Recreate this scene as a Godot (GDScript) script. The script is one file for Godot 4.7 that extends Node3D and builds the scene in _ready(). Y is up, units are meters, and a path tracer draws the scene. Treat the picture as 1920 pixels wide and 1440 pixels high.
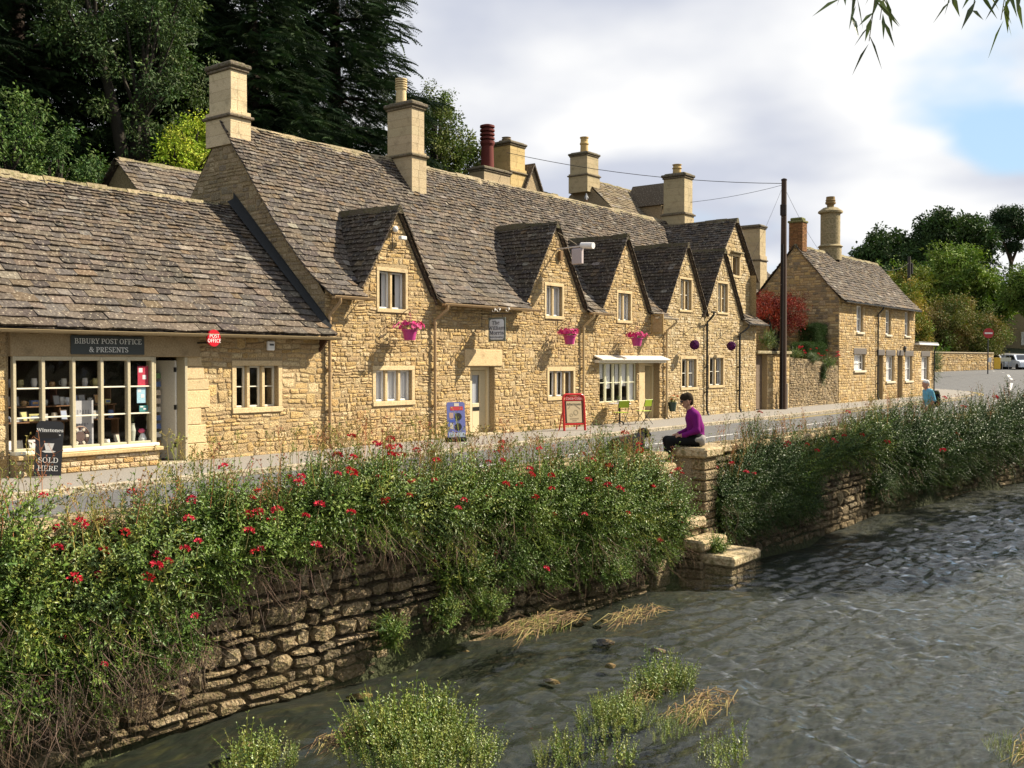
extends Node3D
# A row of limestone cottages with a village post office beside a river.
# x runs along the cottage fronts, y is up, z runs from the fronts (z = 0) across the road to the river.

const EYE := Vector3(-16.69, 2.1, 18.63)
var rng := RandomNumberGenerator.new()
var wob := FastNoiseLite.new()
var M := {}
var used := {}

class MB:
	var v := PackedVector3Array()
	var n := PackedVector3Array()
	var c := PackedColorArray()
	func tri(a: Vector3, b: Vector3, d: Vector3, col: Color) -> void:
		var k := (d - a).cross(b - a).normalized()
		v.append(a); v.append(b); v.append(d)
		n.append(k); n.append(k); n.append(k)
		c.append(col); c.append(col); c.append(col)
	func trin(a: Vector3, b: Vector3, d: Vector3, na: Vector3, nb: Vector3, nd: Vector3, col: Color) -> void:
		if (d - a).cross(b - a).dot(na + nb + nd) < 0.0:
			v.append(a); v.append(d); v.append(b)
			n.append(na); n.append(nd); n.append(nb)
		else:
			v.append(a); v.append(b); v.append(d)
			n.append(na); n.append(nb); n.append(nd)
		c.append(col); c.append(col); c.append(col)
	func quad(a: Vector3, b: Vector3, d: Vector3, e: Vector3, col: Color) -> void:
		tri(a, b, d, col)
		tri(a, d, e, col)
	func box(t: Transform3D, s: Vector3, col: Color, bev := 0.0) -> void:
		var h := s * 0.5
		if bev <= 0.0:
			var p := []
			for i in 8:
				p.append(t * Vector3(h.x if i & 1 else -h.x, h.y if i & 2 else -h.y, h.z if i & 4 else -h.z))
			for q in [[4, 6, 7, 5], [1, 3, 2, 0], [5, 7, 3, 1], [0, 2, 6, 4], [6, 2, 3, 7], [0, 4, 5, 1]]:
				quad(p[q[0]], p[q[1]], p[q[2]], p[q[3]], col)
			return
		var bb := minf(bev, minf(h.x, minf(h.y, h.z)) * 0.9)
		var pts := {}
		for i in 8:
			var sg := Vector3(1 if i & 1 else -1, 1 if i & 2 else -1, 1 if i & 4 else -1)
			for ax in 3:
				var q := Vector3(h.x - bb, h.y - bb, h.z - bb)
				q[ax] = h[ax]
				pts[i * 3 + ax] = t * (q * sg)
		var mid := t.origin
		for ax in 3:
			var u := (ax + 1) % 3
			var w := (ax + 2) % 3
			for sgn in 2:
				var ids := []
				for k in [[0, 0], [1, 0], [1, 1], [0, 1]]:
					var i: int = (sgn << ax) | (int(k[0]) << u) | (int(k[1]) << w)
					ids.append(pts[i * 3 + ax])
				oquad(ids[0], ids[1], ids[2], ids[3], mid, col)
			for k in 4:
				var i0: int = ((k & 1) << u) | ((k >> 1) << w)
				var i1: int = i0 | (1 << ax)
				oquad(pts[i0 * 3 + u], pts[i1 * 3 + u], pts[i1 * 3 + w], pts[i0 * 3 + w], mid, col)
		for i in 8:
			otri(pts[i * 3], pts[i * 3 + 1], pts[i * 3 + 2], mid, col)
	func otri(a: Vector3, b: Vector3, d: Vector3, mid: Vector3, col: Color) -> void:
		if (d - a).cross(b - a).dot((a + b + d) / 3.0 - mid) < 0.0:
			tri(a, d, b, col)
		else:
			tri(a, b, d, col)
	func oquad(a: Vector3, b: Vector3, d: Vector3, e: Vector3, mid: Vector3, col: Color) -> void:
		otri(a, b, d, mid, col)
		otri(a, d, e, mid, col)
	func bx(x0: float, y0: float, z0: float, x1: float, y1: float, z1: float, col: Color, bev := 0.0) -> void:
		box(Transform3D(Basis(), Vector3(x0 + x1, y0 + y1, z0 + z1) * 0.5), Vector3(absf(x1 - x0), absf(y1 - y0), absf(z1 - z0)), col, bev)
	func tube(pts: Array, rad: Array, sides: int, col: Color, caps := true, squash := 1.0) -> void:
		var rings := []
		var prev := Vector3.ZERO
		for i in pts.size():
			var p: Vector3 = pts[i]
			var d: Vector3 = (pts[mini(i + 1, pts.size() - 1)] - pts[maxi(i - 1, 0)]).normalized()
			if prev == Vector3.ZERO:
				prev = d.cross(Vector3.UP if absf(d.y) < 0.9 else Vector3.RIGHT).normalized()
			var a := (prev - d * prev.dot(d)).normalized()
			prev = a
			var b := d.cross(a)
			var ring := []
			for k in sides:
				var o := a * cos(TAU * k / sides) + b * sin(TAU * k / sides) * squash
				ring.append([p + o * float(rad[i]), o.normalized()])
			rings.append(ring)
		for i in rings.size() - 1:
			for k in sides:
				var A: Array = rings[i][k]
				var B: Array = rings[i][(k + 1) % sides]
				var C: Array = rings[i + 1][(k + 1) % sides]
				var D: Array = rings[i + 1][k]
				trin(A[0], B[0], C[0], A[1], B[1], C[1], col)
				trin(A[0], C[0], D[0], A[1], C[1], D[1], col)
		if caps and sides > 3:
			for e in [0, rings.size() - 1]:
				var mid: Vector3 = pts[e]
				var nn: Vector3 = (pts[e] - pts[1 if e == 0 else e - 1]).normalized()
				for k in sides:
					trin(mid, rings[e][k][0], rings[e][(k + 1) % sides][0], nn, nn, nn, col)
	func lathe(t: Transform3D, prof: Array, sides: int, col: Color) -> void:
		for i in prof.size() - 1:
			var p: Vector2 = prof[i]
			var q: Vector2 = prof[i + 1]
			var nn := Vector2(q.y - p.y, p.x - q.x).normalized()
			for k in sides:
				var a0 := TAU * k / sides
				var a1 := TAU * (k + 1) / sides
				var d0 := Vector3(cos(a0), 0, sin(a0))
				var d1 := Vector3(cos(a1), 0, sin(a1))
				var n0 := (t.basis * (d0 * nn.x + Vector3.UP * nn.y)).normalized()
				var n1 := (t.basis * (d1 * nn.x + Vector3.UP * nn.y)).normalized()
				var A := t * (d0 * p.x + Vector3.UP * p.y)
				var B := t * (d1 * p.x + Vector3.UP * p.y)
				var C := t * (d1 * q.x + Vector3.UP * q.y)
				var D := t * (d0 * q.x + Vector3.UP * q.y)
				if p.x > 1e-5:
					trin(A, B, C, n0, n1, n1, col)
				if q.x > 1e-5:
					trin(A, C, D, n0, n1, n0, col)
	func prism(t: Transform3D, poly: PackedVector2Array, d: float, col: Color) -> void:
		var ids := Geometry2D.triangulate_polygon(poly)
		var mid := Vector3.ZERO
		for q in poly:
			mid += t * Vector3(q.x, q.y, d * 0.5) / poly.size()
		for i in range(0, ids.size(), 3):
			var f := []
			var b := []
			for k in 3:
				f.append(t * Vector3(poly[ids[i + k]].x, poly[ids[i + k]].y, d))
				b.append(t * Vector3(poly[ids[i + k]].x, poly[ids[i + k]].y, 0))
			otri(f[0], f[1], f[2], t * Vector3(poly[ids[i]].x, poly[ids[i]].y, 0), col)
			otri(b[0], b[1], b[2], t * Vector3(poly[ids[i]].x, poly[ids[i]].y, d), col)
		for i in poly.size():
			var p := poly[i]
			var q := poly[(i + 1) % poly.size()]
			oquad(t * Vector3(p.x, p.y, 0), t * Vector3(q.x, q.y, 0), t * Vector3(q.x, q.y, d), t * Vector3(p.x, p.y, d), mid, col)
	func ball(t: Transform3D, r: Vector3, seg: int, col: Color) -> void:
		var prof := []
		for i in seg + 1:
			var a := -PI / 2 + PI * i / seg
			prof.append(Vector2(cos(a), sin(a)))
		lathe(t.scaled_local(r), prof, seg + 2, col)
	func add(o: MB) -> void:
		v.append_array(o.v); n.append_array(o.n); c.append_array(o.c)
	func mesh(mat: Material) -> ArrayMesh:
		var a := []
		a.resize(Mesh.ARRAY_MAX)
		a[Mesh.ARRAY_VERTEX] = v
		a[Mesh.ARRAY_NORMAL] = n
		a[Mesh.ARRAY_COLOR] = c
		var m := ArrayMesh.new()
		if v.size():
			m.add_surface_from_arrays(Mesh.PRIMITIVE_TRIANGLES, a)
			m.surface_set_material(0, mat)
		return m

func at(x: float, y: float, z: float, yaw := 0.0) -> Transform3D:
	return Transform3D(Basis(Vector3.UP, yaw), Vector3(x, y, z))

func numbered(called: String) -> String:
	used[called] = used.get(called, -1) + 1
	return called if used[called] == 0 else "%s_%03d" % [called, used[called]]

func thing(called: String, label: String, category: String, pos := Vector3.ZERO, yaw := 0.0, group := "") -> Node3D:
	var o := Node3D.new()
	o.name = numbered(called)
	add_child(o)
	o.position = pos
	o.rotation.y = yaw
	o.set_meta("label", label)
	o.set_meta("category", category)
	if group != "":
		o.set_meta("group", group)
	return o

func copy_of(src: Node3D, called: String, pos: Vector3, yaw: float, label: String) -> Node3D:
	var o: Node3D = src.duplicate()
	o.name = numbered(called)
	add_child(o)
	o.position = pos
	o.rotation.y = yaw
	o.set_meta("label", label)
	return o

# a part in its parent's own axes
func part(parent: Node3D, called: String, mb: MB, mat: Material) -> MeshInstance3D:
	var o := MeshInstance3D.new()
	o.name = called
	o.mesh = mb.mesh(mat)
	parent.add_child(o, true)
	return o

# a part whose geometry is given in world axes
func wpart(parent: Node3D, called: String, mb: MB, mat: Material) -> MeshInstance3D:
	var o := part(parent, called, mb, mat)
	o.transform = parent.global_transform.affine_inverse()
	return o

func shared(parent: Node3D, called: String, mesh: Mesh, t: Transform3D) -> MeshInstance3D:
	var o := MeshInstance3D.new()
	o.name = called
	o.mesh = mesh
	parent.add_child(o, true)
	o.transform = t
	return o

func setting(called: String, mb: MB, mat: Material) -> MeshInstance3D:
	var o := MeshInstance3D.new()
	o.name = called
	o.mesh = mb.mesh(mat)
	add_child(o)
	o.set_meta("kind", "structure")
	return o

func scatter(parent: Node3D, called: String, mesh: Mesh, places: Array, tints: PackedColorArray, stuff := true) -> MultiMeshInstance3D:
	var mm := MultiMesh.new()
	mm.transform_format = MultiMesh.TRANSFORM_3D
	mm.use_colors = true
	mm.mesh = mesh
	mm.instance_count = places.size()
	for i in places.size():
		mm.set_instance_transform(i, places[i])
		mm.set_instance_color(i, tints[i])
	var o := MultiMeshInstance3D.new()
	o.name = called
	o.multimesh = mm
	parent.add_child(o, true)
	if parent != self:
		o.transform = parent.global_transform.affine_inverse()
	if stuff:
		o.set_meta("kind", "stuff")
	return o

# pieces: [[MB, world centre, size], ...]; those that show largest become parts, the rest one part
func pieces(parent: Node3D, called: String, list: Array, mat: Material, most: int) -> void:
	var order := []
	for i in list.size():
		var d: float = (list[i][1] - EYE).length()
		order.append([-float(list[i][2]) / (d * d), i])
	order.sort_custom(func(a, b): return a[0] < b[0])
	var rest := MB.new()
	for k in order.size():
		var p: Array = list[order[k][1]]
		if k < most:
			wpart(parent, called, p[0], mat)
		else:
			rest.add(p[0])
	if rest.v.size():
		var o := wpart(parent, "other_" + called + "s", rest, mat)
		o.set_meta("kind", "stuff")

func rf(a: float, b: float) -> float:
	return rng.randf_range(a, b)

func pick(a: Array) -> Variant:
	return a[rng.randi() % a.size()]

func rv() -> Vector3:
	var z := rf(-1, 1)
	var a := rf(0, TAU)
	var r := sqrt(1 - z * z)
	return Vector3(r * cos(a), z, r * sin(a))

func shade(col: Color, k: float) -> Color:
	return Color(col.r * k, col.g * k, col.b * k, 1)

func vary(col: Color, k: float) -> Color:
	var m := rf(1 - k, 1 + k)
	return Color(col.r * m * rf(1 - k * 0.2, 1 + k * 0.2), col.g * m, col.b * m * rf(1 - k * 0.3, 1 + k * 0.3), 1)

# ---------------------------------------------------------------- materials

func tex(sd: int, freq: float, kind: int, oct: int, ramp: Array, size := 512, normal := 0.0) -> NoiseTexture2D:
	var f := FastNoiseLite.new()
	f.seed = sd
	f.noise_type = kind
	f.frequency = freq
	f.fractal_octaves = oct
	f.fractal_type = FastNoiseLite.FRACTAL_FBM if oct > 1 else FastNoiseLite.FRACTAL_NONE
	var t := NoiseTexture2D.new()
	t.width = size
	t.height = size
	t.seamless = true
	t.noise = f
	if normal > 0.0:
		t.as_normal_map = true
		t.bump_strength = normal
	elif ramp.size():
		var g := Gradient.new()
		var off := PackedFloat32Array()
		var cols := PackedColorArray()
		for r in ramp:
			off.append(r[0])
			cols.append(r[1])
		g.offsets = off
		g.colors = cols
		t.color_ramp = g
	return t

func grey(a: float) -> Color:
	return Color(a, a, a)

func mat(rough: float, o := {}) -> StandardMaterial3D:
	var m := StandardMaterial3D.new()
	m.vertex_color_use_as_albedo = true
	m.cull_mode = BaseMaterial3D.CULL_DISABLED
	m.roughness = rough
	m.metallic_specular = o.get("spec", 0.4)
	m.metallic = o.get("metal", 0.0)
	m.uv1_triplanar = true
	m.uv1_world_triplanar = o.get("world", true)
	var s: float = o.get("scale", 1.0)
	m.uv1_scale = o.get("scale3", Vector3(s, s, s))
	if o.has("tex"):
		m.albedo_texture = o.tex
	if o.has("height"):
		m.heightmap_enabled = true
		m.heightmap_texture = o.height
		m.heightmap_scale = o.get("relief", 1.0)
	if o.has("normal"):
		m.normal_enabled = true
		m.normal_texture = o.normal
		m.normal_scale = o.get("nscale", 1.0)
	if o.has("detail"):
		m.detail_enabled = true
		m.detail_albedo = o.detail
		m.detail_blend_mode = BaseMaterial3D.BLEND_MODE_MIX
		m.detail_uv_layer = BaseMaterial3D.DETAIL_UV_1
	if o.has("back"):
		m.backlight_enabled = true
		m.backlight = o.back
	return m

func make_materials() -> void:
	var S := FastNoiseLite.TYPE_SIMPLEX_SMOOTH
	var K := FastNoiseLite.TYPE_CELLULAR
	var P := FastNoiseLite.TYPE_PERLIN
	var grain := tex(3, 0.02, S, 5, [[0.0, Color(0.66, 0.6, 0.53)], [0.45, Color(0.9, 0.88, 0.85)], [1.0, Color(1, 1, 1)]])
	var bump := tex(4, 0.03, S, 5, [[0.0, grey(0)], [1.0, grey(1)]])
	var pits := tex(5, 0.05, K, 2, [[0.0, grey(0.2)], [0.5, grey(0.75)], [1.0, grey(1)]])
	var weather := tex(6, 0.006, S, 4, [[0.0, Color(0.25, 0.21, 0.16, 0.35)], [0.3, Color(0.3, 0.25, 0.18, 0.12)], [0.45, Color(0.4, 0.33, 0.25, 0.0)], [1.0, Color(0.4, 0.33, 0.25, 0.0)]])
	M.stone = mat(0.95, {"tex": grain, "scale": 1.7, "height": bump, "relief": 2.2, "detail": weather, "spec": 0.25})
	M.mortar = mat(0.97, {"tex": grain, "scale": 2.3, "height": bump, "relief": 1.5, "spec": 0.2})
	M.ashlar = mat(0.92, {"tex": tex(24, 0.05, S, 4, [[0.0, Color(0.84, 0.81, 0.76)], [1.0, Color(1, 1, 1)]]), "scale": 0.9, "height": bump, "relief": 0.5, "detail": weather, "spec": 0.25})
	var lichen := tex(7, 0.02, K, 2, [[0.0, Color(0.8, 0.77, 0.7, 0.85)], [0.13, Color(0.74, 0.7, 0.62, 0.75)], [0.2, Color(0.6, 0.56, 0.48, 0.35)], [0.26, Color(0.6, 0.56, 0.48, 0.0)], [1.0, Color(0.6, 0.56, 0.48, 0.0)]])
	M.slate = mat(0.93, {"tex": tex(8, 0.03, S, 4, [[0.0, Color(0.6, 0.57, 0.53)], [1.0, Color(1, 1, 1)]]), "scale": 0.85, "height": bump, "relief": 1.4, "detail": lichen, "spec": 0.25})
	var moss := tex(9, 0.012, S, 5, [[0.0, Color(0.24, 0.27, 0.1, 0.75)], [0.34, Color(0.26, 0.27, 0.12, 0.4)], [0.46, Color(0.3, 0.3, 0.15, 0.0)], [1.0, Color(0.3, 0.3, 0.15, 0.0)]])
	M.riverstone = mat(0.9, {"tex": tex(10, 0.02, S, 5, [[0.0, Color(0.5, 0.45, 0.38)], [1.0, Color(1, 1, 1)]]), "scale": 1.6, "height": bump, "relief": 3.0, "detail": moss, "spec": 0.3})
	M.capstone = mat(0.93, {"tex": grain, "scale": 1.2, "height": bump, "relief": 1.6, "detail": moss, "spec": 0.25})
	M.paint = mat(0.45, {"tex": tex(11, 0.02, S, 3, [[0.0, grey(0.9)], [1.0, grey(1)]]), "scale": 2.0, "spec": 0.5})
	M.gloss = mat(0.25, {"spec": 0.5})
	M.dull = mat(0.85, {"tex": grain, "scale": 3.0, "spec": 0.3})
	M.cloth = mat(0.95, {"tex": tex(12, 0.08, S, 2, [[0.0, grey(0.85)], [1.0, grey(1)]]), "scale": 4.0, "spec": 0.2})
	M.skin = mat(0.6, {"spec": 0.4})
	M.metal = mat(0.5, {"metal": 0.6, "spec": 0.5})
	M.wood = mat(0.7, {"tex": tex(13, 0.03, S, 4, [[0.0, Color(0.62, 0.55, 0.48)], [1.0, Color(1, 1, 1)]]), "scale3": Vector3(4, 0.5, 4)})
	M.asphalt = mat(0.9, {"tex": tex(14, 0.15, S, 3, [[0.0, grey(0.6)], [0.5, grey(0.85)], [1.0, grey(1)]]), "scale": 0.6, "height": pits, "relief": 0.8, "detail": tex(15, 0.006, S, 4, [[0.0, Color(0.2, 0.19, 0.19, 0.5)], [0.45, Color(0.3, 0.3, 0.3, 0.0)], [0.7, Color(0.4, 0.38, 0.36, 0.0)], [1.0, Color(0.48, 0.46, 0.43, 0.5)]])})
	M.paving = mat(0.93, {"tex": tex(16, 0.06, S, 4, [[0.0, grey(0.72)], [1.0, grey(1)]]), "scale": 0.8, "height": pits, "relief": 0.5})
	M.earth = mat(0.97, {"tex": tex(17, 0.03, S, 5, [[0.0, grey(0.5)], [1.0, grey(1)]]), "scale": 0.5, "height": bump, "relief": 6.0})
	M.bed = mat(0.9, {"tex": tex(18, 0.012, S, 5, [[0.0, Color(0.12, 0.25, 0.04)], [0.4, Color(0.25, 0.42, 0.1)], [0.52, Color(0.36, 0.42, 0.16)], [0.64, Color(0.6, 0.52, 0.26)], [0.8, Color(0.9, 0.72, 0.4)], [1.0, Color(1.0, 0.85, 0.55)]], 1024), "scale3": Vector3(0.16, 0.3, 0.36), "height": pits, "relief": 4.0})
	M.bark = mat(0.95, {"tex": tex(19, 0.04, S, 4, [[0.0, grey(0.5)], [1.0, grey(1)]]), "scale3": Vector3(3, 0.7, 3), "height": bump, "relief": 2.0})
	M.leaf = mat(0.46, {"spec": 0.42, "back": Color(0.45, 0.5, 0.2)})
	M.leaf.uv1_triplanar = false
	M.treeleaf = mat(0.7, {"spec": 0.28, "back": Color(0.45, 0.5, 0.2)})
	M.treeleaf.uv1_triplanar = false
	M.needle = mat(0.6, {"spec": 0.35, "back": Color(0.2, 0.24, 0.12)})
	M.needle.uv1_triplanar = false
	M.petal = mat(0.7, {"spec": 0.3, "back": Color(0.5, 0.3, 0.3)})
	M.petal.uv1_triplanar = false
	M.twig = mat(0.9, {"spec": 0.2})
	M.twig.uv1_triplanar = false
	var glass := StandardMaterial3D.new()
	glass.albedo_color = Color(0.1, 0.12, 0.12, 0.03)
	glass.transparency = BaseMaterial3D.TRANSPARENCY_ALPHA
	glass.roughness = 0.02
	glass.metallic_specular = 0.34
	glass.cull_mode = BaseMaterial3D.CULL_DISABLED
	M.glass = glass
	var water := StandardMaterial3D.new()
	water.albedo_color = Color(0.05, 0.09, 0.04, 0.05)
	water.transparency = BaseMaterial3D.TRANSPARENCY_ALPHA
	water.roughness = 0.02
	water.metallic_specular = 0.36
	water.cull_mode = BaseMaterial3D.CULL_DISABLED
	water.uv1_triplanar = true
	water.uv1_world_triplanar = true
	water.uv1_scale = Vector3(0.8, 0.5, 1.1)
	water.normal_enabled = true
	water.normal_texture = tex(21, 0.03, S, 4, [], 1024, 9.0)
	water.normal_scale = 0.3
	M.water = water

# ---------------------------------------------------------------- sky

const BANK := [[Vector3(0.757, 0.276, -0.592), 0.12, 0.4, 0.35], [Vector3(0.80, 0.31, -0.51), 0.12, 0.4, 0.4], [Vector3(0.708, 0.307, -0.635), 0.1, 0.4, 0.3], [Vector3(0.837, 0.287, -0.466), 0.09, 0.3, 0.3], [Vector3(0.884, 0.302, -0.356), 0.09, 0.3, -0.6], [Vector3(0.895, 0.222, -0.386), 0.06, 0.3, 0.55], [Vector3(0.852, 0.224, -0.473), 0.025, -0.45, -0.2], [Vector3(0.957, 0.2, -0.211), 0.05, -0.5, -0.3], [Vector3(0.932, 0.233, -0.277), 0.04, -0.25, -0.5], [Vector3(0.817, 0.2, -0.541), 0.07, 0.2, -0.6], [Vector3(0.945, 0.169, -0.28), 0.06, 0.25, -0.7]]

func make_sky() -> PanoramaSkyMaterial:
	var w := 2048
	var h := 1024
	var a := FastNoiseLite.new()
	a.seed = 41
	a.noise_type = FastNoiseLite.TYPE_SIMPLEX_SMOOTH
	a.frequency = 1.0
	a.fractal_octaves = 6
	a.fractal_gain = 0.5
	var b := FastNoiseLite.new()
	b.seed = 77
	b.noise_type = FastNoiseLite.TYPE_SIMPLEX_SMOOTH
	b.frequency = 1.0
	b.fractal_octaves = 3
	var im := Image.create(w, h, false, Image.FORMAT_RGBF)
	var blue_lo := Color(0.62, 0.86, 1.0)
	var blue_hi := Color(0.30, 0.52, 0.95)
	var white := Color(1.0, 1.0, 1.0)
	var grey_c := Color(0.56, 0.60, 0.72)
	var down := Color(0.30, 0.30, 0.26)
	for j in h:
		var el := PI / 2 - PI * (j + 0.5) / h
		if el < -0.02:
			for i in w:
				im.set_pixel(i, j, down)
			continue
		var y := sin(el)
		var cz := cos(el)
		var yy := y + 0.16
		var base := blue_lo.lerp(blue_hi, clampf(y * 1.6, 0, 1))
		for i in w:
			var az := TAU * (i + 0.5) / w
			# godot panorama: u = atan2(x, -z) / TAU
			var x := sin(az) * cz
			var z := -cos(az) * cz
			var px := x / yy
			var pz := z / yy
			var cover := a.get_noise_3d(px * 0.62 + 3.1, pz * 0.62 + 1.7, y * 0.6) * 0.9 + 0.44
			var t := clampf(cover * 3.2, 0.0, 1.0)
			t = t * t * (3.0 - 2.0 * t)
			var dens := b.get_noise_3d(px * 0.5 - 4.3, pz * 0.5 + 8.2, y) + a.get_noise_3d(px * 0.9 + 11.0, pz * 0.9, y) * 0.7
			# cloud banks and gaps seen in the photograph: direction, width, extra cover, extra grey
			var dir := Vector3(x, y, z)
			var eg := 0.0
			for q in BANK:
				var d2: float = (dir - q[0]).length_squared() / (q[1] * q[1])
				if d2 < 6.0:
					var e := exp(-d2)
					cover += q[2] * e
					eg += q[3] * e
			t = clampf(cover * 3.2, 0.0, 1.0)
			t = t * t * (3.0 - 2.0 * t)
			var g := clampf(eg + dens * 2.0 + 0.22 + y * 0.4, 0.0, 1.0)
			var cloud := white.lerp(grey_c, g * 0.85)
			im.set_pixel(i, j, base.lerp(cloud, t))
	var p := PanoramaSkyMaterial.new()
	p.panorama = ImageTexture.create_from_image(im)
	return p

# ---------------------------------------------------------------- walls, roofs and their pieces

var GOLD := [Color(0.53, 0.40, 0.215), Color(0.57, 0.45, 0.26), Color(0.48, 0.345, 0.165), Color(0.60, 0.49, 0.31), Color(0.54, 0.41, 0.22), Color(0.46, 0.35, 0.2), Color(0.58, 0.43, 0.21), Color(0.42, 0.32, 0.19)]
var PALE := [Color(0.56, 0.46, 0.28), Color(0.60, 0.50, 0.33), Color(0.5, 0.4, 0.23), Color(0.62, 0.54, 0.38), Color(0.55, 0.44, 0.25), Color(0.47, 0.38, 0.24)]
var GREYED := [Color(0.30, 0.25, 0.17), Color(0.36, 0.29, 0.19), Color(0.26, 0.22, 0.16), Color(0.33, 0.27, 0.17), Color(0.4, 0.33, 0.22)]  # weathered grey stone; on gable ends the darkness is partly painted shade
var RIVER := [Color(0.36, 0.29, 0.19), Color(0.3, 0.24, 0.16), Color(0.42, 0.34, 0.22), Color(0.25, 0.21, 0.15), Color(0.46, 0.38, 0.26)]
var SLATES := [Color(0.128, 0.108, 0.092), Color(0.152, 0.13, 0.11), Color(0.112, 0.1, 0.092), Color(0.178, 0.15, 0.124), Color(0.142, 0.13, 0.122), Color(0.158, 0.128, 0.1), Color(0.09, 0.08, 0.074)]
const DRESSED := Color(0.58, 0.465, 0.285)
const MORTAR := Color(0.42, 0.335, 0.205)

func span(knots: Array, y: float) -> Vector2:
	for i in knots.size() - 1:
		if y <= knots[i + 1][0] or i == knots.size() - 2:
			var t := clampf((y - knots[i][0]) / maxf(knots[i + 1][0] - knots[i][0], 1e-6), 0, 1)
			return Vector2(lerpf(knots[i][1], knots[i + 1][1], t), lerpf(knots[i][2], knots[i + 1][2], t))
	return Vector2.ZERO

# the plain core of a wall, with its openings and their reveals; knots are [y, x left, x right] going up
func wall_core(t: Transform3D, knots: Array, openings: Array, thick: float, col: Color, mb: MB) -> void:
	var ys := []
	for k in knots:
		ys.append(float(k[0]))
	var lo: float = knots[0][0]
	var hi: float = knots[-1][0]
	var wide := [1e9, -1e9]
	for k in knots:
		wide = [minf(wide[0], k[1]), maxf(wide[1], k[2])]
	openings = openings.filter(func(q): return q[0] > wide[0] and q[2] < wide[1])
	for o in openings:
		for e in [o[1], o[3]]:
			if e > lo and e < hi:
				ys.append(float(e))
	ys.sort()
	for i in ys.size() - 1:
		var y0: float = ys[i]
		var y1: float = ys[i + 1]
		if y1 - y0 < 1e-4:
			continue
		var ym := (y0 + y1) * 0.5
		var a := span(knots, y0 + 1e-5)
		var b := span(knots, y1 - 1e-5)
		var cuts := []
		for o in openings:
			if o[1] < ym and o[3] > ym:
				cuts.append(o)
		cuts.sort_custom(func(p, q): return p[0] < q[0])
		var l0 := a.x
		var l1 := b.x
		for c in cuts + [null]:
			var r0: float = c[0] if c else a.y
			var r1: float = c[0] if c else b.y
			if r0 > l0 or r1 > l1:
				for z in [0.0, -thick]:
					mb.quad(t * Vector3(l0, y0, z), t * Vector3(l1, y1, z), t * Vector3(r1, y1, z), t * Vector3(r0, y0, z), col)
			if c:
				l0 = c[2]
				l1 = c[2]
	for o in openings:
		var y0 := maxf(o[1], lo)
		var y1 := minf(o[3], hi)
		if y1 <= y0:
			continue
		for x in [o[0], o[2]]:
			mb.quad(t * Vector3(x, y0, 0), t * Vector3(x, y1, 0), t * Vector3(x, y1, -thick), t * Vector3(x, y0, -thick), col)
		for y in [o[1], o[3]]:
			if y > lo and y < hi:
				mb.quad(t * Vector3(o[0], y, 0), t * Vector3(o[2], y, 0), t * Vector3(o[2], y, -thick), t * Vector3(o[0], y, -thick), col)

func stone_piece(t: Transform3D, x0: float, y0: float, x1: float, y1: float, d: float, col: Color, warp: float, rough := 1.0, sink := 0.012) -> MB:
	var mb := MB.new()
	var e := minf(x1 - x0, y1 - y0)
	var rim := []
	var face := []
	var cx := (x0 + x1) * 0.5
	var cy := (y0 + y1) * 0.5
	var ins := 0.004 + 0.07 * e
	for k in [[0, 0], [1, 0], [2, 0], [2, 1], [2, 2], [1, 2], [0, 2], [0, 1]]:
		var j := 0.07 * e * rough
		var x := lerpf(x0, x1, k[0] * 0.5) + rf(-j, j) * 1.5
		var y := lerpf(y0, y1, k[1] * 0.5) + rf(-j, j)
		if k[0] != 1 and k[1] != 1:
			x = lerpf(x, cx, rf(0.02, 0.10) * rough)
			y = lerpf(y, cy, rf(0.02, 0.16) * rough)
		var wy := (wob.get_noise_2d(x * 9.0, y * 14.0) + 0.6 * wob.get_noise_2d(x * 30.0, y * 20.0 + 70.0)) * warp
		rim.append(t * Vector3(x, y + wy, -sink))
		var fx := x + signf(cx - x) * minf(ins, absf(cx - x))
		var fy := y + signf(cy - y) * minf(ins, absf(cy - y))
		face.append(t * Vector3(fx, fy + wy, d * rf(0.55, 1.1)))
	var mid := t * Vector3(cx + rf(-0.15, 0.15) * (x1 - x0), cy + rf(-0.1, 0.1) * (y1 - y0) + (wob.get_noise_2d(cx * 9.0, cy * 14.0) + 0.6 * wob.get_noise_2d(cx * 30.0, cy * 20.0 + 70.0)) * warp, d * rf(0.95, 1.45))
	for k in 8:
		var q := (k + 1) % 8
		mb.quad(rim[k], face[k], face[q], rim[q], col)
		mb.tri(face[k], mid, face[q], col)
	return mb

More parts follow.
